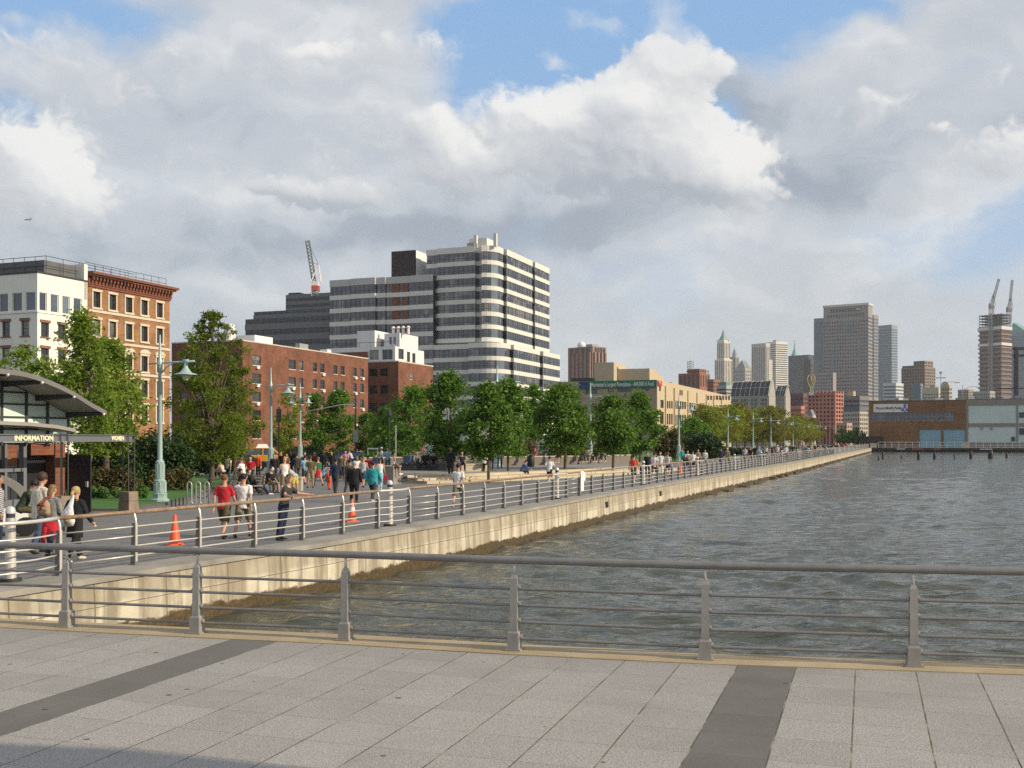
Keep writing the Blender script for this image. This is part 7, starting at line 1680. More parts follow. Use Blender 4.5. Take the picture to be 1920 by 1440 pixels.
# ================================================================ people
def remeshed(mb, name, voxel, smooth=True, deci=None):
    me = mb.mesh('tmp', M_WHITE); ob = bpy.data.objects.new('tmp', me); C.objects.link(ob)
    md = ob.modifiers.new('r', 'REMESH'); md.mode = 'VOXEL'; md.voxel_size = voxel
    m2 = ob.modifiers.new('s', 'SMOOTH'); m2.factor = .5; m2.iterations = 2
    dg = bpy.context.evaluated_depsgraph_get(); dg.update()
    out = bpy.data.meshes.new_from_object(ob.evaluated_get(dg)); out.name = name
    bpy.data.objects.remove(ob); bpy.data.meshes.remove(me)
    out.polygons.foreach_set('use_smooth', [True]*len(out.polygons)); return out
def dirv(p, o, side): p, o = R(p), R(o); return Vector((math.sin(o)*side, math.sin(p)*math.cos(o), -math.cos(p)*math.cos(o)))
POSES = {  # lean, head pitch/yaw, arms (upper pitch, out, fore pitch, fore out), legs (thigh pitch, out, shin pitch)
    'walk':  dict(lean=3, la=(-22, 8, -2, 4), ra=(20, 8, 40, 2), ll=(24, 2, 12), rl=(-16, 2, -34)),
    'walkb': dict(lean=3, la=(20, 8, 38, 2), ra=(-20, 8, -4, 4), ll=(-16, 2, -32), rl=(22, 2, 10)),
    'run':   dict(lean=9, la=(-40, 10, 50, -4), ra=(30, 10, 105, -8), ll=(42, 2, -25), rl=(-20, 2, -75)),
    'stand': dict(lean=1, la=(2, 9, 8, 3), ra=(3, 9, 12, 2), ll=(3, 4, -2), rl=(-2, 4, -5)),
    'hold':  dict(lean=2, la=(8, 10, 80, -12), ra=(10, 10, 85, -14), ll=(3, 4, -2), rl=(-2, 4, -5)),
    'phone': dict(lean=2, la=(2, 8, 10, 2), ra=(25, 14, 140, -10), ll=(3, 4, 0), rl=(-2, 4, -4), hp=12),
    'pack':  dict(lean=4, la=(-8, 10, 55, -14), ra=(5, 10, 60, -14), ll=(14, 3, 4), rl=(-12, 3, -22), hp=14),
    'rail':  dict(lean=14, ll=(-8, 6, -12), rl=(-2, 7, -10), lh=(-.60, .50, 1.135), rh=(.56, .50, 1.135), hp=0, hy=55),
    'sit':   dict(sit=.45, lean=6, la=(14, 10, 55, -8), ra=(18, 10, 60, -10), ll=(84, 6, 4), rl=(86, 6, 0)),
    'sitfwd': dict(sit=.45, lean=28, la=(30, 10, 70, -12), ra=(32, 10, 74, -12), ll=(82, 9, 0), rl=(84, 9, 4), hp=14),
    'recline': dict(sit=.42, lean=-26, la=(8, 12, 50, -12), ra=(12, 12, 60, -14), ll=(72, 5, 48), rl=(74, 5, 36), hp=18),
    'dangle': dict(sit=.45, lean=8, la=(10, 16, 10, 8), ra=(14, 14, 40, -4), ll=(80, 6, 14), rl=(78, 8, -6)),
    'crouch': dict(sit=.34, lean=32, la=(40, 8, 70, -10), ra=(44, 8, 80, -10), ll=(100, 10, -38), rl=(95, 10, -40), hp=16),
    'bend':  dict(lean=58, la=(62, 6, 40, 0), ra=(66, 6, 44, 0), ll=(4, 5, -6), rl=(-4, 5, -8), hp=22),
    'lie':   dict(sit=.16, lean=-62, la=(-40, 14, -20, 6), ra=(10, 10, 60, -10), ll=(86, 5, 70), rl=(95, 6, 30), hp=30),
    'push':  dict(lean=10, la=(34, 7, 60, -2), ra=(34, 7, 60, -2), ll=(20, 3, 8), rl=(-14, 3, -26)),
    'raise': dict(lean=2, la=(2, 9, 8, 3), ra=(150, 20, 168, 4), ll=(3, 4, -2), rl=(-2, 4, -5)),
}
def skeleton(q, fat=1.0):
    J = {}; ln = R(q.get('lean', 0)); pz_ = q.get('sit'); J['sit'] = pz_ is not None
    sd = Vector((0, math.sin(ln), math.cos(ln)))
    legs = {}
    for s, k in ((-1, 'll'), (1, 'rl')):
        tp, to, sp_ = q[k]; hip = Vector((s*.092, 0, 0)); kn = hip+dirv(tp, to, s)*.425; an = kn+dirv(sp_, to*.3, s)*.415
        fd = dirv(min(88, max(sp_+86, 30 if not J['sit'] else 60)), 8, s); legs[s] = (hip, kn, an, fd)
    low = min(legs[s][2].z for s in legs); z0 = pz_+.05 if J['sit'] else -low+.075
    o = Vector((0, 0, z0)); J['pel'] = o
    for s in (-1, 1): J['leg%d' % s] = [o+v for v in legs[s][:3]]+[legs[s][3]]
    J['waist'] = o+sd*.14; J['chest'] = o+sd*.33; J['sh'] = o+sd*.465; J['neck'] = o+sd*.54
    hp = ln+R(q.get('hp', 0)); hd = Vector((0, math.sin(hp*.7), math.cos(hp*.7))); J['head'] = J['neck']+hd*.165; J['hd'] = hd; J['hy'] = q.get('hy', 0); J['sd'] = sd
    for s, k, hk in ((-1, 'la', 'lh'), (1, 'ra', 'rh')):
        sh = J['sh']+Vector((s*.185*fat, 0, -.015))
        if hk in q:
            tg = Vector(q[hk]); d = tg-sh; L_ = min(d.length, .54); d = d.normalized(); tg = sh+d*L_; h_ = math.sqrt(max(.0001, .285**2-(L_/2)**2)); bn = (Vector((s*.25, -.5, -.6))-d*Vector((s*.25, -.5, -.6)).dot(d)).normalized(); el = sh+d*L_/2+bn*h_; wr = tg; fd = Vector((s*.5, .5, -.5)).normalized()
        else:
            up, uo, fp, fo = q[k]; el = sh+dirv(up, uo, s)*.285; fd = dirv(fp, fo, s); wr = el+fd*.25
        J['arm%d' % s] = [sh, el, wr, fd]
    return J
def hand(mb, wr, fd, s, curl=.45):
    t = fd.normalized(); side = t.cross(Vector((0, 1, 0))) if abs(t.y) < .8 else t.cross(Vector((0, 0, 1)))
    w_ = t.cross(Vector((s, 0, 0))); w_ = w_.normalized() if w_.length > .1 else Vector((0, 1, 0)); n_ = t.cross(w_).normalized()
    mb.tube([wr-t*.01, wr+t*.045, wr+t*.085], [.026, .034, .032], 8, flat=.55)
    for i in range(4):
        b_ = wr+t*.08+w_*(i-1.5)*.0185; l = (.066, .078, .072, .056)[i]; m_ = b_+t*l*.5; e = m_+(t*(1-curl)+n_*-s*curl).normalized()*l*.55; mb.tube([b_, m_, e], [.0098, .0092, .007], 6)
    b_ = wr+t*.03-w_*.026; mb.tube([b_, b_-w_*.022+t*.03, b_-w_*.026+t*.062], [.012, .011, .008], 6)
PCACHE = {}
def person_meshes(pose, top, bot, hair, fat=1.0, fine=False):
    key = (pose, top, bot, hair, fat, fine)
    if key in PCACHE: return PCACHE[key]
    vx = .0125 if fine else .018; bk = ('b', pose, fat, fine)
    J = skeleton(POSES[pose], fat); out = {}
    P0, W0, C0, S0, N0, H0, sd, hd = J['pel'], J['waist'], J['chest'], J['sh'], J['neck'], J['head'], J['sd'], J['hd']
    if bk not in PCACHE:
        mb = MB()
        mb.tube([P0-sd*.06, P0+sd*.02, W0, C0, S0-sd*.02, S0+sd*.035, N0], [.10*fat, .155*fat, .135*fat, .165*fat, .16*fat, .10, .055], 14, flat=.68)
        mb.tube([S0+sd*.02, N0, H0-hd*.06], [.06, .054, .054], 10)
        for s in (-1, 1):
            sh, el, wr, fd = J['arm%d' % s]; mb.tube([S0+Vector((s*.10, 0, -.0)), sh, sh.lerp(el, .5), el, el.lerp(wr, .35), wr], [.062, .056, .047, .039, .038, .026], 10); hand(mb, wr, wr-el, s, .75 if pose == 'rail' else .45)
            hp, kn, an, fd = J['leg%d' % s]; mb.tube([P0+Vector((s*.05, 0, .0)), hp, hp.lerp(kn, .5), kn, kn.lerp(an, .33), an], [.10*fat, .092*fat, .078*fat, .056, .055, .036], 10)
            f = Vector((fd.x, fd.y, max(fd.z, -.6))).normalized(); mb.tube([an+Vector((0, 0, -.01)), an-f*.04+Vector((0, 0, -.045)), an+f*.10+Vector((0, 0, -.05)), an+f*.17+Vector((0, 0, -.055))], [.036, .036, .034, .022], 8)
        Hm = Matrix.Rotation(R(-J['hy']), 4, 'Z'); fw = Hm @ Vector((0, hd.z, -hd.y)); rt = fw.cross(hd).normalized()
        def hpnt(x, y, z): return H0+rt*x+fw*y+hd*z
        mb.tube([hpnt(0, .012, -.115), hpnt(0, .02, -.085), hpnt(0, .008, -.02), hpnt(0, -.004, .04), hpnt(0, -.012, .085), hpnt(0, -.012, .108)], [.035, .058, .078, .082, .062, .02], 12, flat=1.15)
        mb.tube([hpnt(0, .085, .015), hpnt(0, .112, -.025), hpnt(0, .09, -.035)], [.010, .016, .012], 6)
        mb.tube([hpnt(-.022, .088, -.068), hpnt(.022, .088, -.068)], .010, 6)
        for s in (-1, 1): mb.ball(hpnt(s*.082, -.005, -.005), (.016, .022, .03), 6, 5)
        PCACHE[bk] = remeshed(mb, 'person', vx)
        PCACHE[bk+('h',)] = (H0, fw, rt, hd)
    out['body'] = PCACHE[bk]; H0, fw, rt, hd = PCACHE[bk+('h',)]
    def hpnt(x, y, z): return H0+rt*x+fw*y+hd*z
    # --- top
    tk = ('t', pose, top, fat, fine)
    if tk not in PCACHE:
        mb = MB(); g = {'tee': .016, 'long': .018, 'jacket': .030, 'tank': .012, 'coat': .034, 'poncho': .05}[top]; low = {'jacket': -.16, 'coat': -.34, 'tank': -.08, 'poncho': -.40}.get(top, -.12)
        sit = J['sit']; low = max(low, -.06) if sit else low
        pts = [P0+sd*low, P0-sd*.01, W0, C0, S0-sd*.02, S0+sd*.03]; rs = [(.158+.02*(low < -.2))*fat+g, .160*fat+g, .140*fat+g*1.3, .168*fat+g, .160*fat+g, .088+g*.6]
        mb.tube(pts, rs, 16, flat=.70)
        for s in (-1, 1):
            sh, el, wr, fd = J['arm%d' % s]
            if top == 'tank': continue
            if top == 'tee': mb.tube([S0+Vector((s*.10, 0, -.0)), sh, sh.lerp(el, .4), sh.lerp(el, .72)], [.07, .066, .064, .066], 10)
            elif top == 'poncho': mb.tube([S0+Vector((s*.10, 0, 0)), sh, el, el.lerp(wr, .8)], [.08, .085, .10, .11], 10)
            else: mb.tube([S0+Vector((s*.10, 0, -.0)), sh, sh.lerp(el, .5), el, el.lerp(wr, .4), el.lerp(wr, .93)], [.07+g*.3, .062+g*.4, .052+g*.6, .046+g*.6, .044+g*.5, .036+g*.4], 10)
        if top in ('jacket', 'coat'): mb.tube([S0+sd*.03, S0+sd*.075], [.075, .068], 10)
        PCACHE[tk] = remeshed(mb, {'tee': 'shirt', 'tank': 'vest', 'long': 'jumper', 'jacket': 'jacket', 'coat': 'coat', 'poncho': 'cloak'}[top], vx)
    out['top'] = PCACHE[tk]
    bk2 = ('l', pose, bot, fat, fine)
    if bk2 not in PCACHE:
        mb = MB(); mb.tube([P0-sd*.10, P0, P0+sd*.10], [.13*fat, .165*fat, .148*fat], 14, flat=.72)
        if bot == 'skirt':
            kk_ = (J['leg-1'][1]+J['leg1'][1])/2; mb.tube([P0+sd*.1, P0, P0.lerp(kk_, .6), P0.lerp(kk_, 1.0)], [.145, .17, .19, .21], 14, flat=.8)
        else:
            for s in (-1, 1):
                hp, kn, an, fd = J['leg%d' % s]; a_ = P0+Vector((s*.05, 0, 0))
                if bot == 'shorts': mb.tube([a_, hp, hp.lerp(kn, .5), hp.lerp(kn, .98), kn.lerp(an, .05)], [.11*fat, .108*fat, .102*fat, .094, .092], 12)
                else: mb.tube([a_, hp, hp.lerp(kn, .5), kn, kn.lerp(an, .4), kn.lerp(an, .85), an.lerp(kn, .04)], [.11*fat, .104*fat, .09*fat, .073, .07, .064, .062], 12)
        PCACHE[bk2] = remeshed(mb, {'shorts': 'shorts', 'skirt': 'skirt', 'trousers': 'trousers'}[bot], vx)
    out['bot'] = PCACHE[bk2]
    sk = ('s', pose, fine)
    if sk not in PCACHE:
        L_ = []
        for s in (-1, 1):
            hp, kn, an, fd = J['leg%d' % s]; f = Vector((fd.x, fd.y, max(fd.z, -.6))).normalized(); mb = MB(); mb.tube([an-f*.055+Vector((0, 0, -.04)), an-f*.02+Vector((0, 0, -.035)), an+f*.09+Vector((0, 0, -.045)), an+f*.19+Vector((0, 0, -.052)), an+f*.205+Vector((0, 0, -.055))], [.030, .046, .045, .032, .012], 10, flat=.85); L_.append(mb.mesh('shoe', M_BLACK, True))
        PCACHE[sk] = L_
    out['shoes'] = PCACHE[sk]
    hk = ('h', pose, hair, fine)
    if hk not in PCACHE:
        mb = MB()
        if hair != 'bald':
            mb.tube([hpnt(0, -.035, -.045), hpnt(0, -.025, .0), hpnt(0, -.016, .05), hpnt(0, -.012, .095), hpnt(0, -.012, .122)], [.066, .086, .093, .074, .025], 12, flat=1.12)
            if hair == 'long': mb.tube([hpnt(0, -.05, .04), hpnt(0, -.075, -.05), hpnt(0, -.08, -.14), hpnt(0, -.075, -.24)], [.07, .085, .08, .04], 10, flat=.6)
            if hair == 'tail': mb.tube([hpnt(0, -.09, .02), hpnt(0, -.125, -.04), hpnt(0, -.12, -.17), hpnt(0, -.115, -.22)], [.03, .042, .038, .012], 8)
            if hair == 'bushy': mb.ball(hpnt(0, -.02, .05), .115, 10, 8)
            if hair == 'cap': mb.tube([hpnt(0, .09, .055), hpnt(0, .13, .052), hpnt(0, .16, .045)], [.055, .05, .02], 8, flat=.18)
            if hair == 'hat': mb.tube([hpnt(0, 0, .05), hpnt(0, 0, .062)], [.15, .14], 14)
            PCACHE[hk] = remeshed(mb, {'cap': 'cap', 'hat': 'hat'}.get(hair, 'hair'), vx)
        else: PCACHE[hk] = None
    out['hair'] = PCACHE[hk]; ek = ('e', pose, fine)
    if ek not in PCACHE:
        mbs = []
        for s in (-1, 1): mb = MB(); mb.ball(hpnt(s*.032, .084, .012), .0105, 6, 5); mbs.append(mb.mesh('eye', M_BLACK, True))
        PCACHE[ek] = mbs
    out['eyes'] = PCACHE[ek]; PCACHE[key] = out; return out
COL = dict(white=(.74, .73, .71), cream=(.62, .57, .46), black=(.012, .012, .014), charcoal=(.045, .042, .042), grey=(.22, .22, .22), lightgrey=(.45, .46, .47), navy=(.018, .026, .06), blue=(.05, .10, .26), denim=(.055, .085, .15), lightblue=(.25, .45, .62), teal=(.03, .30, .33), red=(.46, .02, .03), orange=(.66, .09, .03), pink=(.62, .25, .30), khaki=(.26, .21, .13), olive=(.10, .085, .04), camo=(.17, .15, .09), brown=(.12, .07, .04), green=(.03, .13, .06), darkgreen=(.035, .05, .025), yellow=(.60, .45, .08), maroon=(.13, .02, .03), purple=(.12, .05, .2), lilac=(.52, .45, .58), tan=(.38, .28, .17))
HAIRC = dict(black=(.012, .010, .009), brown=(.055, .03, .016), light=(.20, .12, .055), blonde=(.42, .29, .12), grey=(.28, .27, .26), auburn=(.16, .06, .025))
def cloth(c): return mat('cloth_'+c, COL[c], .85, .24, 7, bump=.7, bscale=11, bd=.05)
def camo(): return mat('cloth_camo', COL['camo'], .85, .55, 14)
SKINS = [mat('skin_light', (.52, .30, .20), .55, .08, 6), mat('skin_mid', (.36, .20, .12), .55, .08, 6), mat('skin_dark', (.13, .07, .045), .5, .08, 6)]
def over(o, m): o.material_slots[0].link = 'OBJECT'; o.material_slots[0].material = m
def person(label, loc, pose='stand', face=0, h=1.74, top=('tee', 'white'), bot=('trousers', 'denim'), hair=('short', 'brown'), skin=0, shoes='black', fat=1.0, fine=False, group=None, z=0.0, parts=True):
    M_ = person_meshes(pose, top[0], bot[0], hair[0], fat, fine)
    o = link('person', M_['body'], None, (loc[0], loc[1], loc[2]+z), R(face)); k = h/1.76; o.scale = (k, k, k); over(o, SKINS[skin]); tag(o, label, 'person', group)
    for key, c in (('top', top[1]), ('bot', bot[1])):
        q = link(M_[key].name.split('.')[0], M_[key], o); over(q, camo() if c == 'camo' else (M_STRIPE if c == 'stripe' else cloth(c)))
    for me in M_['shoes']: q = link('shoe', me, o); over(q, cloth(shoes))
    if M_['hair']: q = link(M_['hair'].name.split('.')[0], M_['hair'], o); over(q, cloth(hair[1]) if hair[0] in ('cap', 'hat') else mat('hair_'+hair[1], HAIRC[hair[1]], .6, .25, 20))
    if fine:
        for me in M_['eyes']: link('eye', me, o)
    return o
def stripes():
    m, nt_, b_ = new_mat('striped_cloth'); tc = nt_.nodes.new('ShaderNodeTexCoord'); sp = nt_.nodes.new('ShaderNodeSeparateXYZ'); nt_.links.new(tc.outputs['Object'], sp.inputs[0])
    f = math_(nt_, 'GREATER_THAN', math_(nt_, 'FRACT', math_(nt_, 'MULTIPLY', sp.outputs[2], 22)), .5); nt_.links.new(mixc(nt_, f, (.05, .055, .08, 1), (.55, .55, .56, 1)), b_.inputs['Base Color']); b_.inputs['Roughness'].default_value = .85; return m
M_STRIPE = stripes()
def at2(px, Y, z=0): return at(px, Y, z)
B = math.degrees(BROT); Q = B                      # facing +Y of the quay = walking away along it
# ---- group by the left railing
person('man in a striped jumper at the left edge beside the cart', at(-4, 25.2), 'stand', -70, 1.80, ('long', 'stripe'), ('trousers', 'navy'), ('short', 'black'), 1, fine=True)
person('person in dark green leaning over beside the grey hooped canopy', at(38, 27.2), 'bend' if False else 'sitfwd', -70, 1.72, ('jacket', 'darkgreen'), ('trousers', 'olive'), ('bushy', 'black'), 1, z=.34, fine=True)
person('tall man in a beige jacket and jeans seen from behind', at(74, 24.4), 'pack', -35, 1.86, ('jacket', 'cream'), ('trousers', 'denim'), ('bushy', 'brown'), 0, fine=True, fat=1.06)
p4 = person('woman in a grey hooded top and red skirt carrying a tan backpack', at(95, 23.6), 'pack', -18, 1.64, ('jacket', 'grey'), ('trousers', 'navy'), ('long', 'light'), 0, fine=True)
p5 = person('blonde woman in a black coat walking away with a white bag', at(141, 22.9), 'walk', -22, 1.66, ('coat', 'black'), ('trousers', 'black'), ('tail', 'blonde'), 0, 'cream', fine=True)
def on(o, v): return o.matrix_basis @ Vector(v)
bp = thing('backpack', 'tan backpack with red straps on the woman in the grey top', 'backpack', on(p4, (0, -.16, 1.02)), R(-18)); mb = MB(); mb.tube([(0, -.05, -.02), (0, -.07, .08), (0, -.06, .24), (0, -.03, .34)], [.15, .17, .15, .05], 14, flat=.55); mb.build('bag_body', cloth('tan'), bp, True); mb = MB()
mb.tube([(-.02, -.16, .10), (.06, -.14, .28), (.13, -.02, .42)], .022, 6); mb.tube([(-.10, -.15, .20), (-.02, -.16, .24), (.08, -.15, .20)], .02, 6); mb.build('strap', mat('strap_red', (.28, .04, .03), .7), bp)
sk_ = thing('jumper_round_waist', 'red jumper knotted round the waist of the woman with the backpack', 'jumper', on(p4, (0, 0, .62)), R(-18)); mb = MB(); mb.tube([(0, 0, -.16), (0, 0, .06), (0, 0, .26)], [.215, .205, .175], 16, flat=.8); mb.build('cloth', cloth('red'), sk_, True); mb = MB(); mb.tube([(.0, -.17, .1), (-.03, -.19, -.12), (-.05, -.18, -.34)], [.05, .07, .05], 8, flat=.4); mb.build('sleeve', cloth('red'), sk_, True)
tb = thing('white_bag', 'white carrier bag slung on the back of the blonde woman', 'bag', on(p5, (.03, -.20, .92)), R(-22)); mb = MB(); mb.tube([(0, -.03, -.10), (0, -.06, .0), (.01, -.06, .14), (.04, -.02, .32), (.09, .03, .55)], [.13, .19, .16, .07, .02], 14, flat=.5); mb.build('bag_body', cloth('white'), tb, True); mb = MB(); mb.tube([(.05, -.13, -.05), (.07, -.15, .06), (.09, -.12, .16)], [.05, .07, .03], 8); mb.build('paper_parcel', cloth('tan'), tb, True)
# ---- two men, man leaning on the rail
person('man in a red T-shirt and olive shorts, left one of the walking pair', G(420, 1009), 'walk', B+12, 1.76, ('tee', 'red'), ('shorts', 'olive'), ('short', 'auburn'), 0, fine=True)
person('man in a white T-shirt and camouflage shorts, right one of the walking pair', G(456, 1007), 'walkb', B+16, 1.76, ('tee', 'white'), ('shorts', 'camo'), ('short', 'black'), 0, fine=True)
t_ = t_at_y(27.4); q_, d_ = rp.at(t_); ln_ = person('man in a dark T-shirt and cap leaning on the wooden handrail', (q_.x-d_.y*.56, q_.y+d_.x*.56, 0), 'rail', math.degrees(math.atan2(d_.y, d_.x))-172, 1.76, ('tee', 'charcoal'), ('trousers', 'navy'), ('cap', 'olive'), 0, fine=True)
# ---- strollers in the middle
person('big man in a black jacket and black trousers walking away', G(664, 943), 'stand', B+8, 1.74, ('jacket', 'black'), ('trousers', 'black'), ('short', 'grey'), 0, fat=1.3, fine=True)
person('stout man in a teal sweatshirt and dark jeans walking away', G(699, 941), 'walk', B+4, 1.76, ('jacket', 'teal'), ('trousers', 'charcoal'), ('short', 'black'), 0, 'lightgrey', fat=1.2, fine=True)
person('man in a dark navy suit walking away in the middle of the promenade', G(629, 925), 'walk', B+14, 1.76, ('jacket', 'navy'), ('trousers', 'charcoal'), ('short', 'black'), 1, fine=True)
person('person in a dark olive jacket half hidden behind the man in black', at(655, 50), 'walkb', B+10, 1.74, ('jacket', 'olive'), ('trousers', 'charcoal'), ('short', 'black'), 1)
w13 = person('woman in a white vest and pale jeans walking by the plinth', at(712, 55), 'walk', B+20, 1.72, ('tank', 'white'), ('trousers', 'lightblue'), ('tail', 'black'), 0, 'cream')
rbg = thing('red_bag', 'small red bag in the hand of the woman in the white vest', 'bag', on(w13, (.28, .02, .72)), 0); mb = MB(); mb.taper(.20, .10, .22, .11, -.22, 0); mb.build('bag_body', cloth('red'), rbg); mb = MB(); mb.tube([(-.08, 0, 0), (-.03, 0, .12), (.03, 0, .12), (.08, 0, 0)], .012, 6); mb.build('handle', cloth('red'), rbg)
person('young man in a white T-shirt and camouflage shorts walking alone past the railing', G(859, 951), 'walkb', B+6, 1.74, ('tee', 'white'), ('shorts', 'camo'), ('short', 'black'), 0, 'white', fine=True)
ch = person('small child with a yellow cap and an orange backpack', G(617, 918), 'walk', B+18, 1.12, ('tee', 'lightgrey'), ('trousers', 'orange'), ('cap', 'yellow'), 0)
ob_ = thing('orange_backpack', 'orange backpack on the small child', 'backpack', on(ch, (0, -.15, .98)), R(B+18)); mb = MB(); mb.tube([(0, -.02, -.08), (0, -.05, .05), (0, -.05, .18), (0, -.02, .28)], [.10, .13, .12, .04], 10, flat=.55); mb.build('bag_body', cloth('orange'), ob_, True); mb = MB(); [mb.tube([(s*.09, -.0, .22), (s*.1, .06, .3)], .016, 5) for s in (-1, 1)]; mb.build('strap', cloth('orange'), ob_)
person('bald man in a white vest and camouflage shorts standing by the benches', G(534, 928), 'hold', 25, 1.80, ('tank', 'white'), ('shorts', 'camo'), ('bald', 'grey'), 0)
person('man in an olive T-shirt standing behind the man leaning on the rail', at(582, 57.5), 'stand', 20, 1.76, ('tee', 'olive'), ('shorts', 'khaki'), ('short', 'brown'), 1)
person('woman in a bright red skirt holding something green', at(597, 60), 'walk', 40, 1.68, ('tee', 'green'), ('skirt', 'red'), ('short', 'light'), 0)
person('person in a light blue shirt crouching behind the red skirt', at(604, 66), 'crouch', -40, 1.6, ('tee', 'lightblue'), ('trousers', 'denim'), ('short', 'brown'), 0)
# benches
person('man in a black top and jeans stretched out on the bench', at(477, 50.2), 'recline', -70, 1.75, ('jacket', 'black'), ('trousers', 'denim'), ('cap', 'charcoal'), 0, 'white')
person('person in black lounging at the left end of the bench behind the white T-shirt', at(462, 50.8), 'recline', -78, 1.72, ('jacket', 'charcoal'), ('trousers', 'black'), ('cap', 'black'), 0)
person('man in a white cap and black jacket sitting on the far bench', at(497, 53), 'sitfwd', -80, 1.75, ('jacket', 'black'), ('trousers', 'black'), ('cap', 'white'), 0)
person('person with bare legs and khaki shorts sitting with crossed arms', at(507, 52.2), 'sit', -120, 1.68, ('tee', 'black'), ('shorts', 'khaki'), ('short', 'black'), 0)
person('person in pale yellow shorts bending over beside the stone block', at(553, 51.5), 'bend', 70, 1.66, ('tee', 'lightgrey'), ('shorts', 'yellow'), ('short', 'brown'), 0)
cyc = person('woman in a white top riding the silver bicycle at the lawn edge', G(404, 927)+Vector((.9, 1.6, 0)), 'push', 70, 1.64, ('tee', 'white'), ('shorts', 'black'), ('short', 'auburn'), 0, z=.12)
person('person in a red shirt sitting on the dark car side of the lawn', at(412, 72), 'sit', 100, 1.7, ('tee', 'red'), ('trousers', 'denim'), ('short', 'brown'), 0)
person('person in a cream vest sitting next to the red shirt under the conifer', at(419, 71), 'sitfwd', 60, 1.7, ('tank', 'cream'), ('trousers', 'khaki'), ('short', 'black'), 0)
person('person in red bending behind the bench by the conifer', at(443, 74), 'bend', 30, 1.7, ('tee', 'red'), ('shorts', 'cream'), ('short', 'brown'), 0)
person('person in an orange red jacket standing left of the second lamp post', at(484, 74), 'stand', 160, 1.66, ('jacket', 'orange'), ('trousers', 'black'), ('short', 'brown'), 0)
person('tall person in a black T-shirt in front of the yellow cab', at(528, 78), 'phone', 150, 1.78, ('tee', 'black'), ('trousers', 'black'), ('short', 'brown'), 0)
person('person in a long black coat standing right of the black T-shirt', at(546, 80), 'stand', 140, 1.76, ('coat', 'black'), ('trousers', 'black'), ('short', 'black'), 1)
person('person with crossed bare arms by the yellow cab', at(537, 76), 'hold', 200, 1.62, ('tee', 'brown'), ('shorts', 'tan'), ('long', 'brown'), 0)
person('woman in dark clothes with pale shirt right of the double lamp', at(590, 78), 'phone', 180, 1.74, ('jacket', 'maroon'), ('trousers', 'black'), ('long', 'black'), 0)
person('man in black standing behind the light blue shirt', at(607, 82), 'stand', 170, 1.80, ('jacket', 'black'), ('trousers', 'charcoal'), ('short', 'black'), 2)
person('person in a grey shirt leaning on the blue car', at(660, 92), 'sitfwd', 60, 1.7, ('tee', 'lightgrey'), ('trousers', 'denim'), ('short', 'brown'), 0, z=.5)
person('woman in a white top before the blue car beside the black jacket', at(669, 62), 'stand', 30, 1.68, ('tee', 'white'), ('trousers', 'denim'), ('long', 'light'), 0)
person('person in red behind the teal sweatshirt', at(690, 66), 'stand', 10, 1.64, ('tee', 'red'), ('trousers', 'black'), ('short', 'black'), 0)
person('boy sitting on top of the stone plinth with dangling legs', at(736, 61.6, 1.08-.45), 'dangle', -70, 1.66, ('tank', 'white'), ('shorts', 'brown'), ('short', 'black'), 1, 'white')
person('man in a pale blue shirt behind the boy on the plinth', at(727, 78), 'hold', 170, 1.74, ('tee', 'lightblue'), ('trousers', 'denim'), ('short', 'brown'), 0, z=.3)
person('person in a white shirt leaning left of the pale blue shirt', at(716, 80), 'phone', 90, 1.76, ('tee', 'white'), ('trousers', 'black'), ('cap', 'white'), 0, z=.3)
# plaza
person('left one of two figures in black sitting on the dark granite wall', at(798, 73.9, ZP), 'sit', 180, 1.7, ('jacket', 'black'), ('trousers', 'black'), ('short', 'grey'), 0, z=.1)
person('right one of two figures in black sitting on the dark granite wall', at(814, 74, ZP), 'sitfwd', 180, 1.7, ('jacket', 'black'), ('trousers', 'charcoal'), ('short', 'black'), 0, z=.1)
person('person in a blue jacket lying back at the left of the fountain', at(764, 73.8, ZP), 'recline', 100, 1.7, ('jacket', 'blue'), ('trousers', 'navy'), ('short', 'black'), 0, z=.12)
person('person in grey bent forward on the wall left of the two figures in black', at(781, 74, ZP), 'sitfwd', 190, 1.7, ('jacket', 'grey'), ('trousers', 'charcoal'), ('short', 'grey'), 0, z=.1)
person('tall figure wrapped in a black cloak with a red shoulder patch', at(845, 66.5, .3), 'stand', 150, 1.86, ('poncho', 'black'), ('trousers', 'black'), ('short', 'black'), 2, fat=1.1)
person('person in a dark blue top sitting behind the white T-shirt man', at(866, 71, ZP), 'sit', 190, 1.7, ('tee', 'navy'), ('trousers', 'black'), ('short', 'brown'), 0, z=.08)
person('person in cream sitting on the lower tan seat wall', at(908, 71.3, ZP), 'sitfwd', -20, 1.7, ('tee', 'cream'), ('trousers', 'black'), ('short', 'brown'), 0, z=.08)
person('woman with bare legs sitting on the upper tan tier', at(888, 74, ZP), 'sitfwd', 150, 1.66, ('tank', 'pink'), ('shorts', 'white'), ('long', 'brown'), 0, z=.55)
person('person in black left of the seat wall lamp post', at(921, 74.5, ZP), 'stand', 160, 1.66, ('tee', 'black'), ('trousers', 'charcoal'), ('short', 'brown'), 0)
person('person in a pale shirt right of the seat wall lamp post', at(937, 80, ZP), 'stand', 200, 1.72, ('tee', 'lightgrey'), ('trousers', 'denim'), ('short', 'brown'), 0)
person('person in red lounging on the stone wall by the litter bin', at(999, 88.2, 1.2-.45), 'recline', 120, 1.7, ('tee', 'red'), ('shorts', 'maroon'), ('short', 'black'), 0)
person('person with a cream bag sitting on the granite steps', at(978, 71.2, .02), 'sitfwd', -70, 1.68, ('jacket', 'blue'), ('trousers', 'black'), ('short', 'black'), 0)
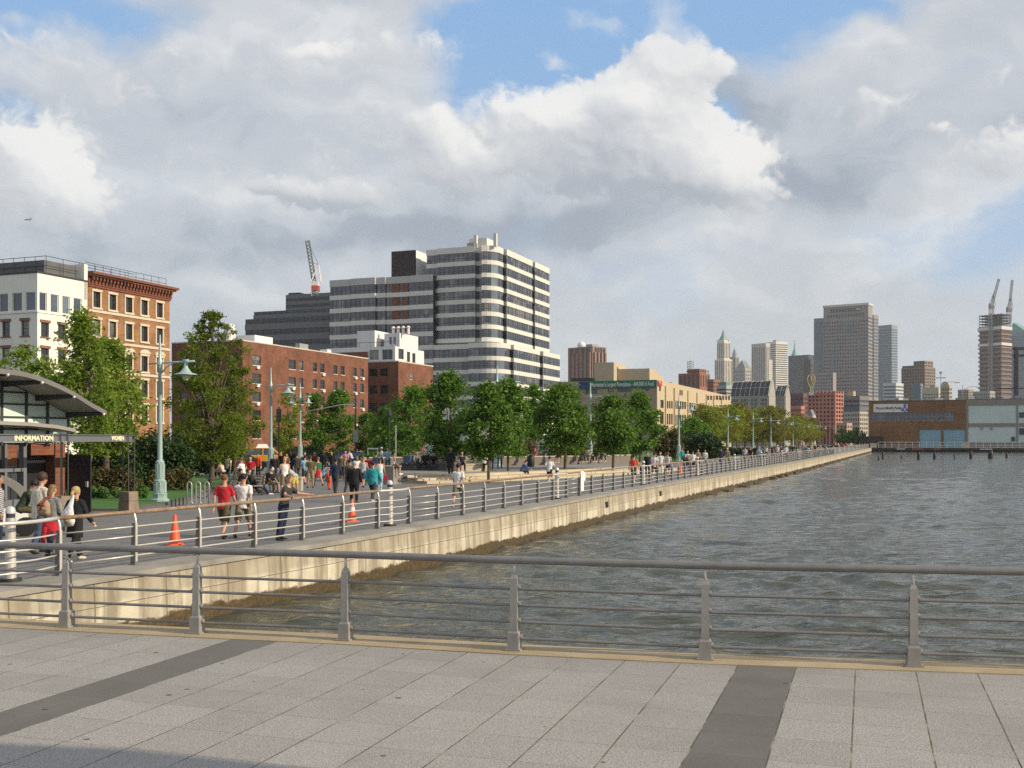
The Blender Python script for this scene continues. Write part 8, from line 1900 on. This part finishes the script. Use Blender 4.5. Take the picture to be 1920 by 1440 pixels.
person('man in a white T-shirt and black shorts jogging by the bollard', G(1030, 905), 'run', B+4, 1.76, ('tee', 'white'), ('shorts', 'black'), ('short', 'black'), 0, 'white')
WALLP = [(1048, 90, 'woman in dark maroon sitting on the stone wall left of the tree trunk', ('tee', 'maroon'), ('shorts', 'black')), (1093, 92, 'man in brown sitting on the stone wall left of the lamp post', ('jacket', 'brown'), ('trousers', 'charcoal')), (1102, 92.6, 'person in a pale vest on the stone wall beside the lamp post', ('tank', 'lightgrey'), ('trousers', 'navy')), (1118, 94, 'person in black sitting on the stone wall right of the lamp post', ('tee', 'black'), ('trousers', 'black')), (1134, 95, 'person in white with crossed arms on the stone wall', ('long', 'white'), ('trousers', 'charcoal'))]
for px, Y, lb, tp_, bt_ in WALLP: person(lb, at(px, Y, 1.2-.50), 'dangle' if px != 1134 else 'sitfwd', 160, 1.72, tp_, bt_, ('short', 'brown'), 0, 'white')
person('small figure in white resting on the lawn slope behind the orange runner', at(1180, 105), 'lie', 90, 1.7, ('tee', 'white'), ('trousers', 'lightgrey'), ('short', 'brown'), 0, z=.05)
# right hand promenade
person('runner in a bright orange T-shirt and dark shorts', G(1188, 905), 'walk', B, 1.78, ('tee', 'orange'), ('shorts', 'charcoal'), ('short', 'black'), 0, 'white', fine=True)
person('person in a yellowish top bending just right of the orange runner', at(1203, 68), 'bend', 70, 1.7, ('tee', 'khaki'), ('trousers', 'black'), ('short', 'brown'), 0)
person('person in black behind the three white shirts', at(1214, 76), 'walk', 170, 1.76, ('jacket', 'black'), ('trousers', 'black'), ('short', 'black'), 0)
person('left man of the three walkers in white shirts', at(1227, 70), 'walkb', B+8, 1.80, ('tee', 'white'), ('shorts', 'charcoal'), ('short', 'black'), 0, 'white')
person('middle walker of the three in white shirts, facing this way', at(1238, 78), 'walk', 170, 1.78, ('tee', 'white'), ('trousers', 'lightgrey'), ('short', 'auburn'), 0)
person('right walker of the three, white shirt and brown hair, dark trousers', at(1252, 76), 'walk', B+10, 1.74, ('tee', 'lightgrey'), ('shorts', 'navy'), ('bushy', 'auburn'), 0)
person('person in mint green by the lawn lamp post', at(1279, 118), 'stand', 190, 1.66, ('long', 'teal'), ('trousers', 'green'), ('short', 'brown'), 0)
person('walker in a printed white T-shirt past the far cone', at(1299, 84), 'walk', B+6, 1.80, ('tee', 'white'), ('shorts', 'black'), ('short', 'black'), 0)
person('person pushing a pushchair left of the printed T-shirt', at(1289, 92), 'push', 180, 1.72, ('tee', 'lightgrey'), ('trousers', 'charcoal'), ('short', 'brown'), 0)
person('person in a khaki jacket right of the printed T-shirt', at(1309, 100), 'walk', 170, 1.76, ('jacket', 'khaki'), ('trousers', 'charcoal'), ('short', 'brown'), 0)
person('woman in a plain white blouse nearest the dark hedge', at(1322, 104), 'walkb', 175, 1.66, ('long', 'white'), ('trousers', 'grey'), ('long', 'black'), 0)
pcx = thing('pushchair', 'dark pushchair in front of the person left of the printed T-shirt', 'pushchair', at(1286, 88), 0); mb = MB(); mb.add([(-.2, -.3, .35), (.2, -.3, .35), (.2, .2, .45), (-.2, .2, .45), (-.2, .3, .95), (.2, .3, .95)], [(0, 1, 2, 3), (3, 2, 5, 4)]); mb.tube([(0, -.3, .9), (0, .1, 1.05), (0, .3, .9)], [.2, .24, .22], 8, flat=.3); mb.build('seat', M_BLACK, pcx); mb = MB(); [mb.tube([(s*.2, .45, 1.0), (s*.2, -.1, .4), (s*.2, -.35, .12)], .015, 5) for s in (-1, 1)]; mb.build('frame', M_DARK, pcx)
for s in (-1, 1):
    for y in (-.35, .25): mb = MB(); mb.lathe([(.04, -.02), (.11, -.02), (.11, .02), (.04, .02)], 10, M=Matrix.Translation((s*.22, y, .11)) @ Matrix.Rotation(R(90), 4, 'Y')); mb.build('wheel', M_BLACK, pcx)
person('person in a navy jacket walking away before the far lamp posts', at(1352, 108), 'walk', B+5, 1.84, ('jacket', 'navy'), ('trousers', 'navy'), ('short', 'black'), 0)
person('person in a pale green shirt with dark bag beside the navy jacket', at(1364, 112), 'walkb', B+4, 1.78, ('tee', 'khaki'), ('trousers', 'olive'), ('cap', 'white'), 0)
person('man in a lilac shirt in front of the crowd', at(1397, 122), 'walk', B, 1.84, ('tee', 'lilac'), ('trousers', 'denim'), ('short', 'brown'), 0)
person('man in a white cap and cream shirt in the far crowd', at(1458, 150), 'walk', B, 1.90, ('tee', 'cream'), ('trousers', 'khaki'), ('cap', 'white'), 0)
person('tall man in a light grey shirt in the far crowd', at(1474, 156), 'walkb', B, 1.90, ('long', 'lightgrey'), ('trousers', 'charcoal'), ('short', 'brown'), 0)
person('woman in a pink top at the right of the far crowd', at(1509, 190), 'walk', 180, 1.80, ('tee', 'pink'), ('trousers', 'denim'), ('long', 'black'), 0)
rr = random.Random(77); CR = [('tee', 'black', 'denim'), ('jacket', 'black', 'black'), ('tee', 'lightblue', 'navy'), ('jacket', 'charcoal', 'black'), ('tank', 'white', 'denim'), ('tee', 'maroon', 'black'), ('jacket', 'navy', 'grey'), ('tee', 'purple', 'black'), ('long', 'white', 'black'), ('jacket', 'olive', 'denim'), ('long', 'black', 'khaki'), ('tee', 'green', 'charcoal'), ('jacket', 'grey', 'denim'), ('long', 'teal', 'black'), ('tee', 'yellow', 'navy'), ('tank', 'black', 'charcoal'), ('jacket', 'tan', 'brown'), ('tee', 'grey', 'black'), ('long', 'navy', 'denim'), ('jacket', 'maroon', 'charcoal'), ('tee', 'cream', 'denim'), ('long', 'red', 'black'), ('tee', 'orange', 'denim'), ('jacket', 'white', 'grey')]
NM = dict(tee='T-shirt', jacket='jacket', tank='vest', long='jumper')
CN = dict(lightblue='light blue', lightgrey='light grey', darkgreen='dark green')
for k, (tp_, c1, c2) in enumerate(CR):
    px = 1406+k*8.2+rr.uniform(-2, 2); inl = rr.uniform(2.5, 9); lo, hi = 60, 340
    for _ in range(40):
        Y = (lo+hi)/2; x = edge_x(Y)-inl
        if CX+F*x/Y < px: lo = Y
        else: hi = Y
    person('%s %s and %s trousers in the crowd by the far railing' % (CN.get(c1, c1), NM[tp_], CN.get(c2, c2)), (edge_x(Y)-inl, Y, 0), rr.choice(('walk', 'walkb', 'stand', 'hold')), rr.choice((B, 180+B, B+30, 160)), rr.uniform(1.66, 1.88), (tp_, c1), ('trousers', c2), (rr.choice(('short', 'short', 'long')), rr.choice(('black', 'brown', 'light'))), rr.choice((0, 0, 1)), group='crowd by the far railing')

for px, Y, pose, face, tp_, bt_, hr_, lb in (
    (428, 66, 'stand', 150, ('tee', 'white'), ('trousers', 'denim'), ('short', 'brown'), 'person in white and jeans standing beyond the bike rack'),
    (452, 62, 'hold', 30, ('jacket', 'brown'), ('trousers', 'charcoal'), ('short', 'black'), 'person in a brown jacket behind the slatted benches'),
    (470, 60, 'walk', 170, ('tee', 'red'), ('trousers', 'black'), ('long', 'black'), 'woman in a red T-shirt walking this way behind the benches'),
    (514, 66, 'stand', 190, ('jacket', 'black'), ('trousers', 'navy'), ('short', 'black'), 'man in black facing this way by the second lamp post'),
    (557, 70, 'walkb', 20, ('jacket', 'charcoal'), ('trousers', 'charcoal'), ('short', 'brown'), 'man in charcoal walking away under the double lamp'),
    (571, 74, 'hold', 200, ('tee', 'navy'), ('shorts', 'khaki'), ('short', 'light'), 'person in a navy T-shirt and khaki shorts under the double lamp'),
    (622, 84, 'walk', 160, ('jacket', 'black'), ('trousers', 'black'), ('long', 'black'), 'woman in black walking this way before the blue car'),
    (640, 72, 'walkb', 10, ('tee', 'olive'), ('trousers', 'black'), ('short', 'black'), 'person in olive and black just right of the man in the suit'),
    (648, 86, 'stand', 170, ('tee', 'pink'), ('trousers', 'denim'), ('long', 'brown'), 'woman in pink standing at the front of the blue car'),
    (681, 58, 'walk', -10, ('tank', 'lightgrey'), ('shorts', 'denim'), ('tail', 'light'), 'woman in a light grey vest between the black jacket and the teal sweatshirt'),
    (705, 72, 'stand', 40, ('jacket', 'navy'), ('trousers', 'charcoal'), ('short', 'black'), 'person in a navy jacket standing near the notice frame'),
    (572, 62, 'walkb', 30, ('tee', 'lightblue'), ('shorts', 'navy'), ('short', 'black'), 'person in a light blue T-shirt behind the stone block')):
    person(lb, at(px, Y), pose, face, 1.74, tp_, bt_, hr_, 0)
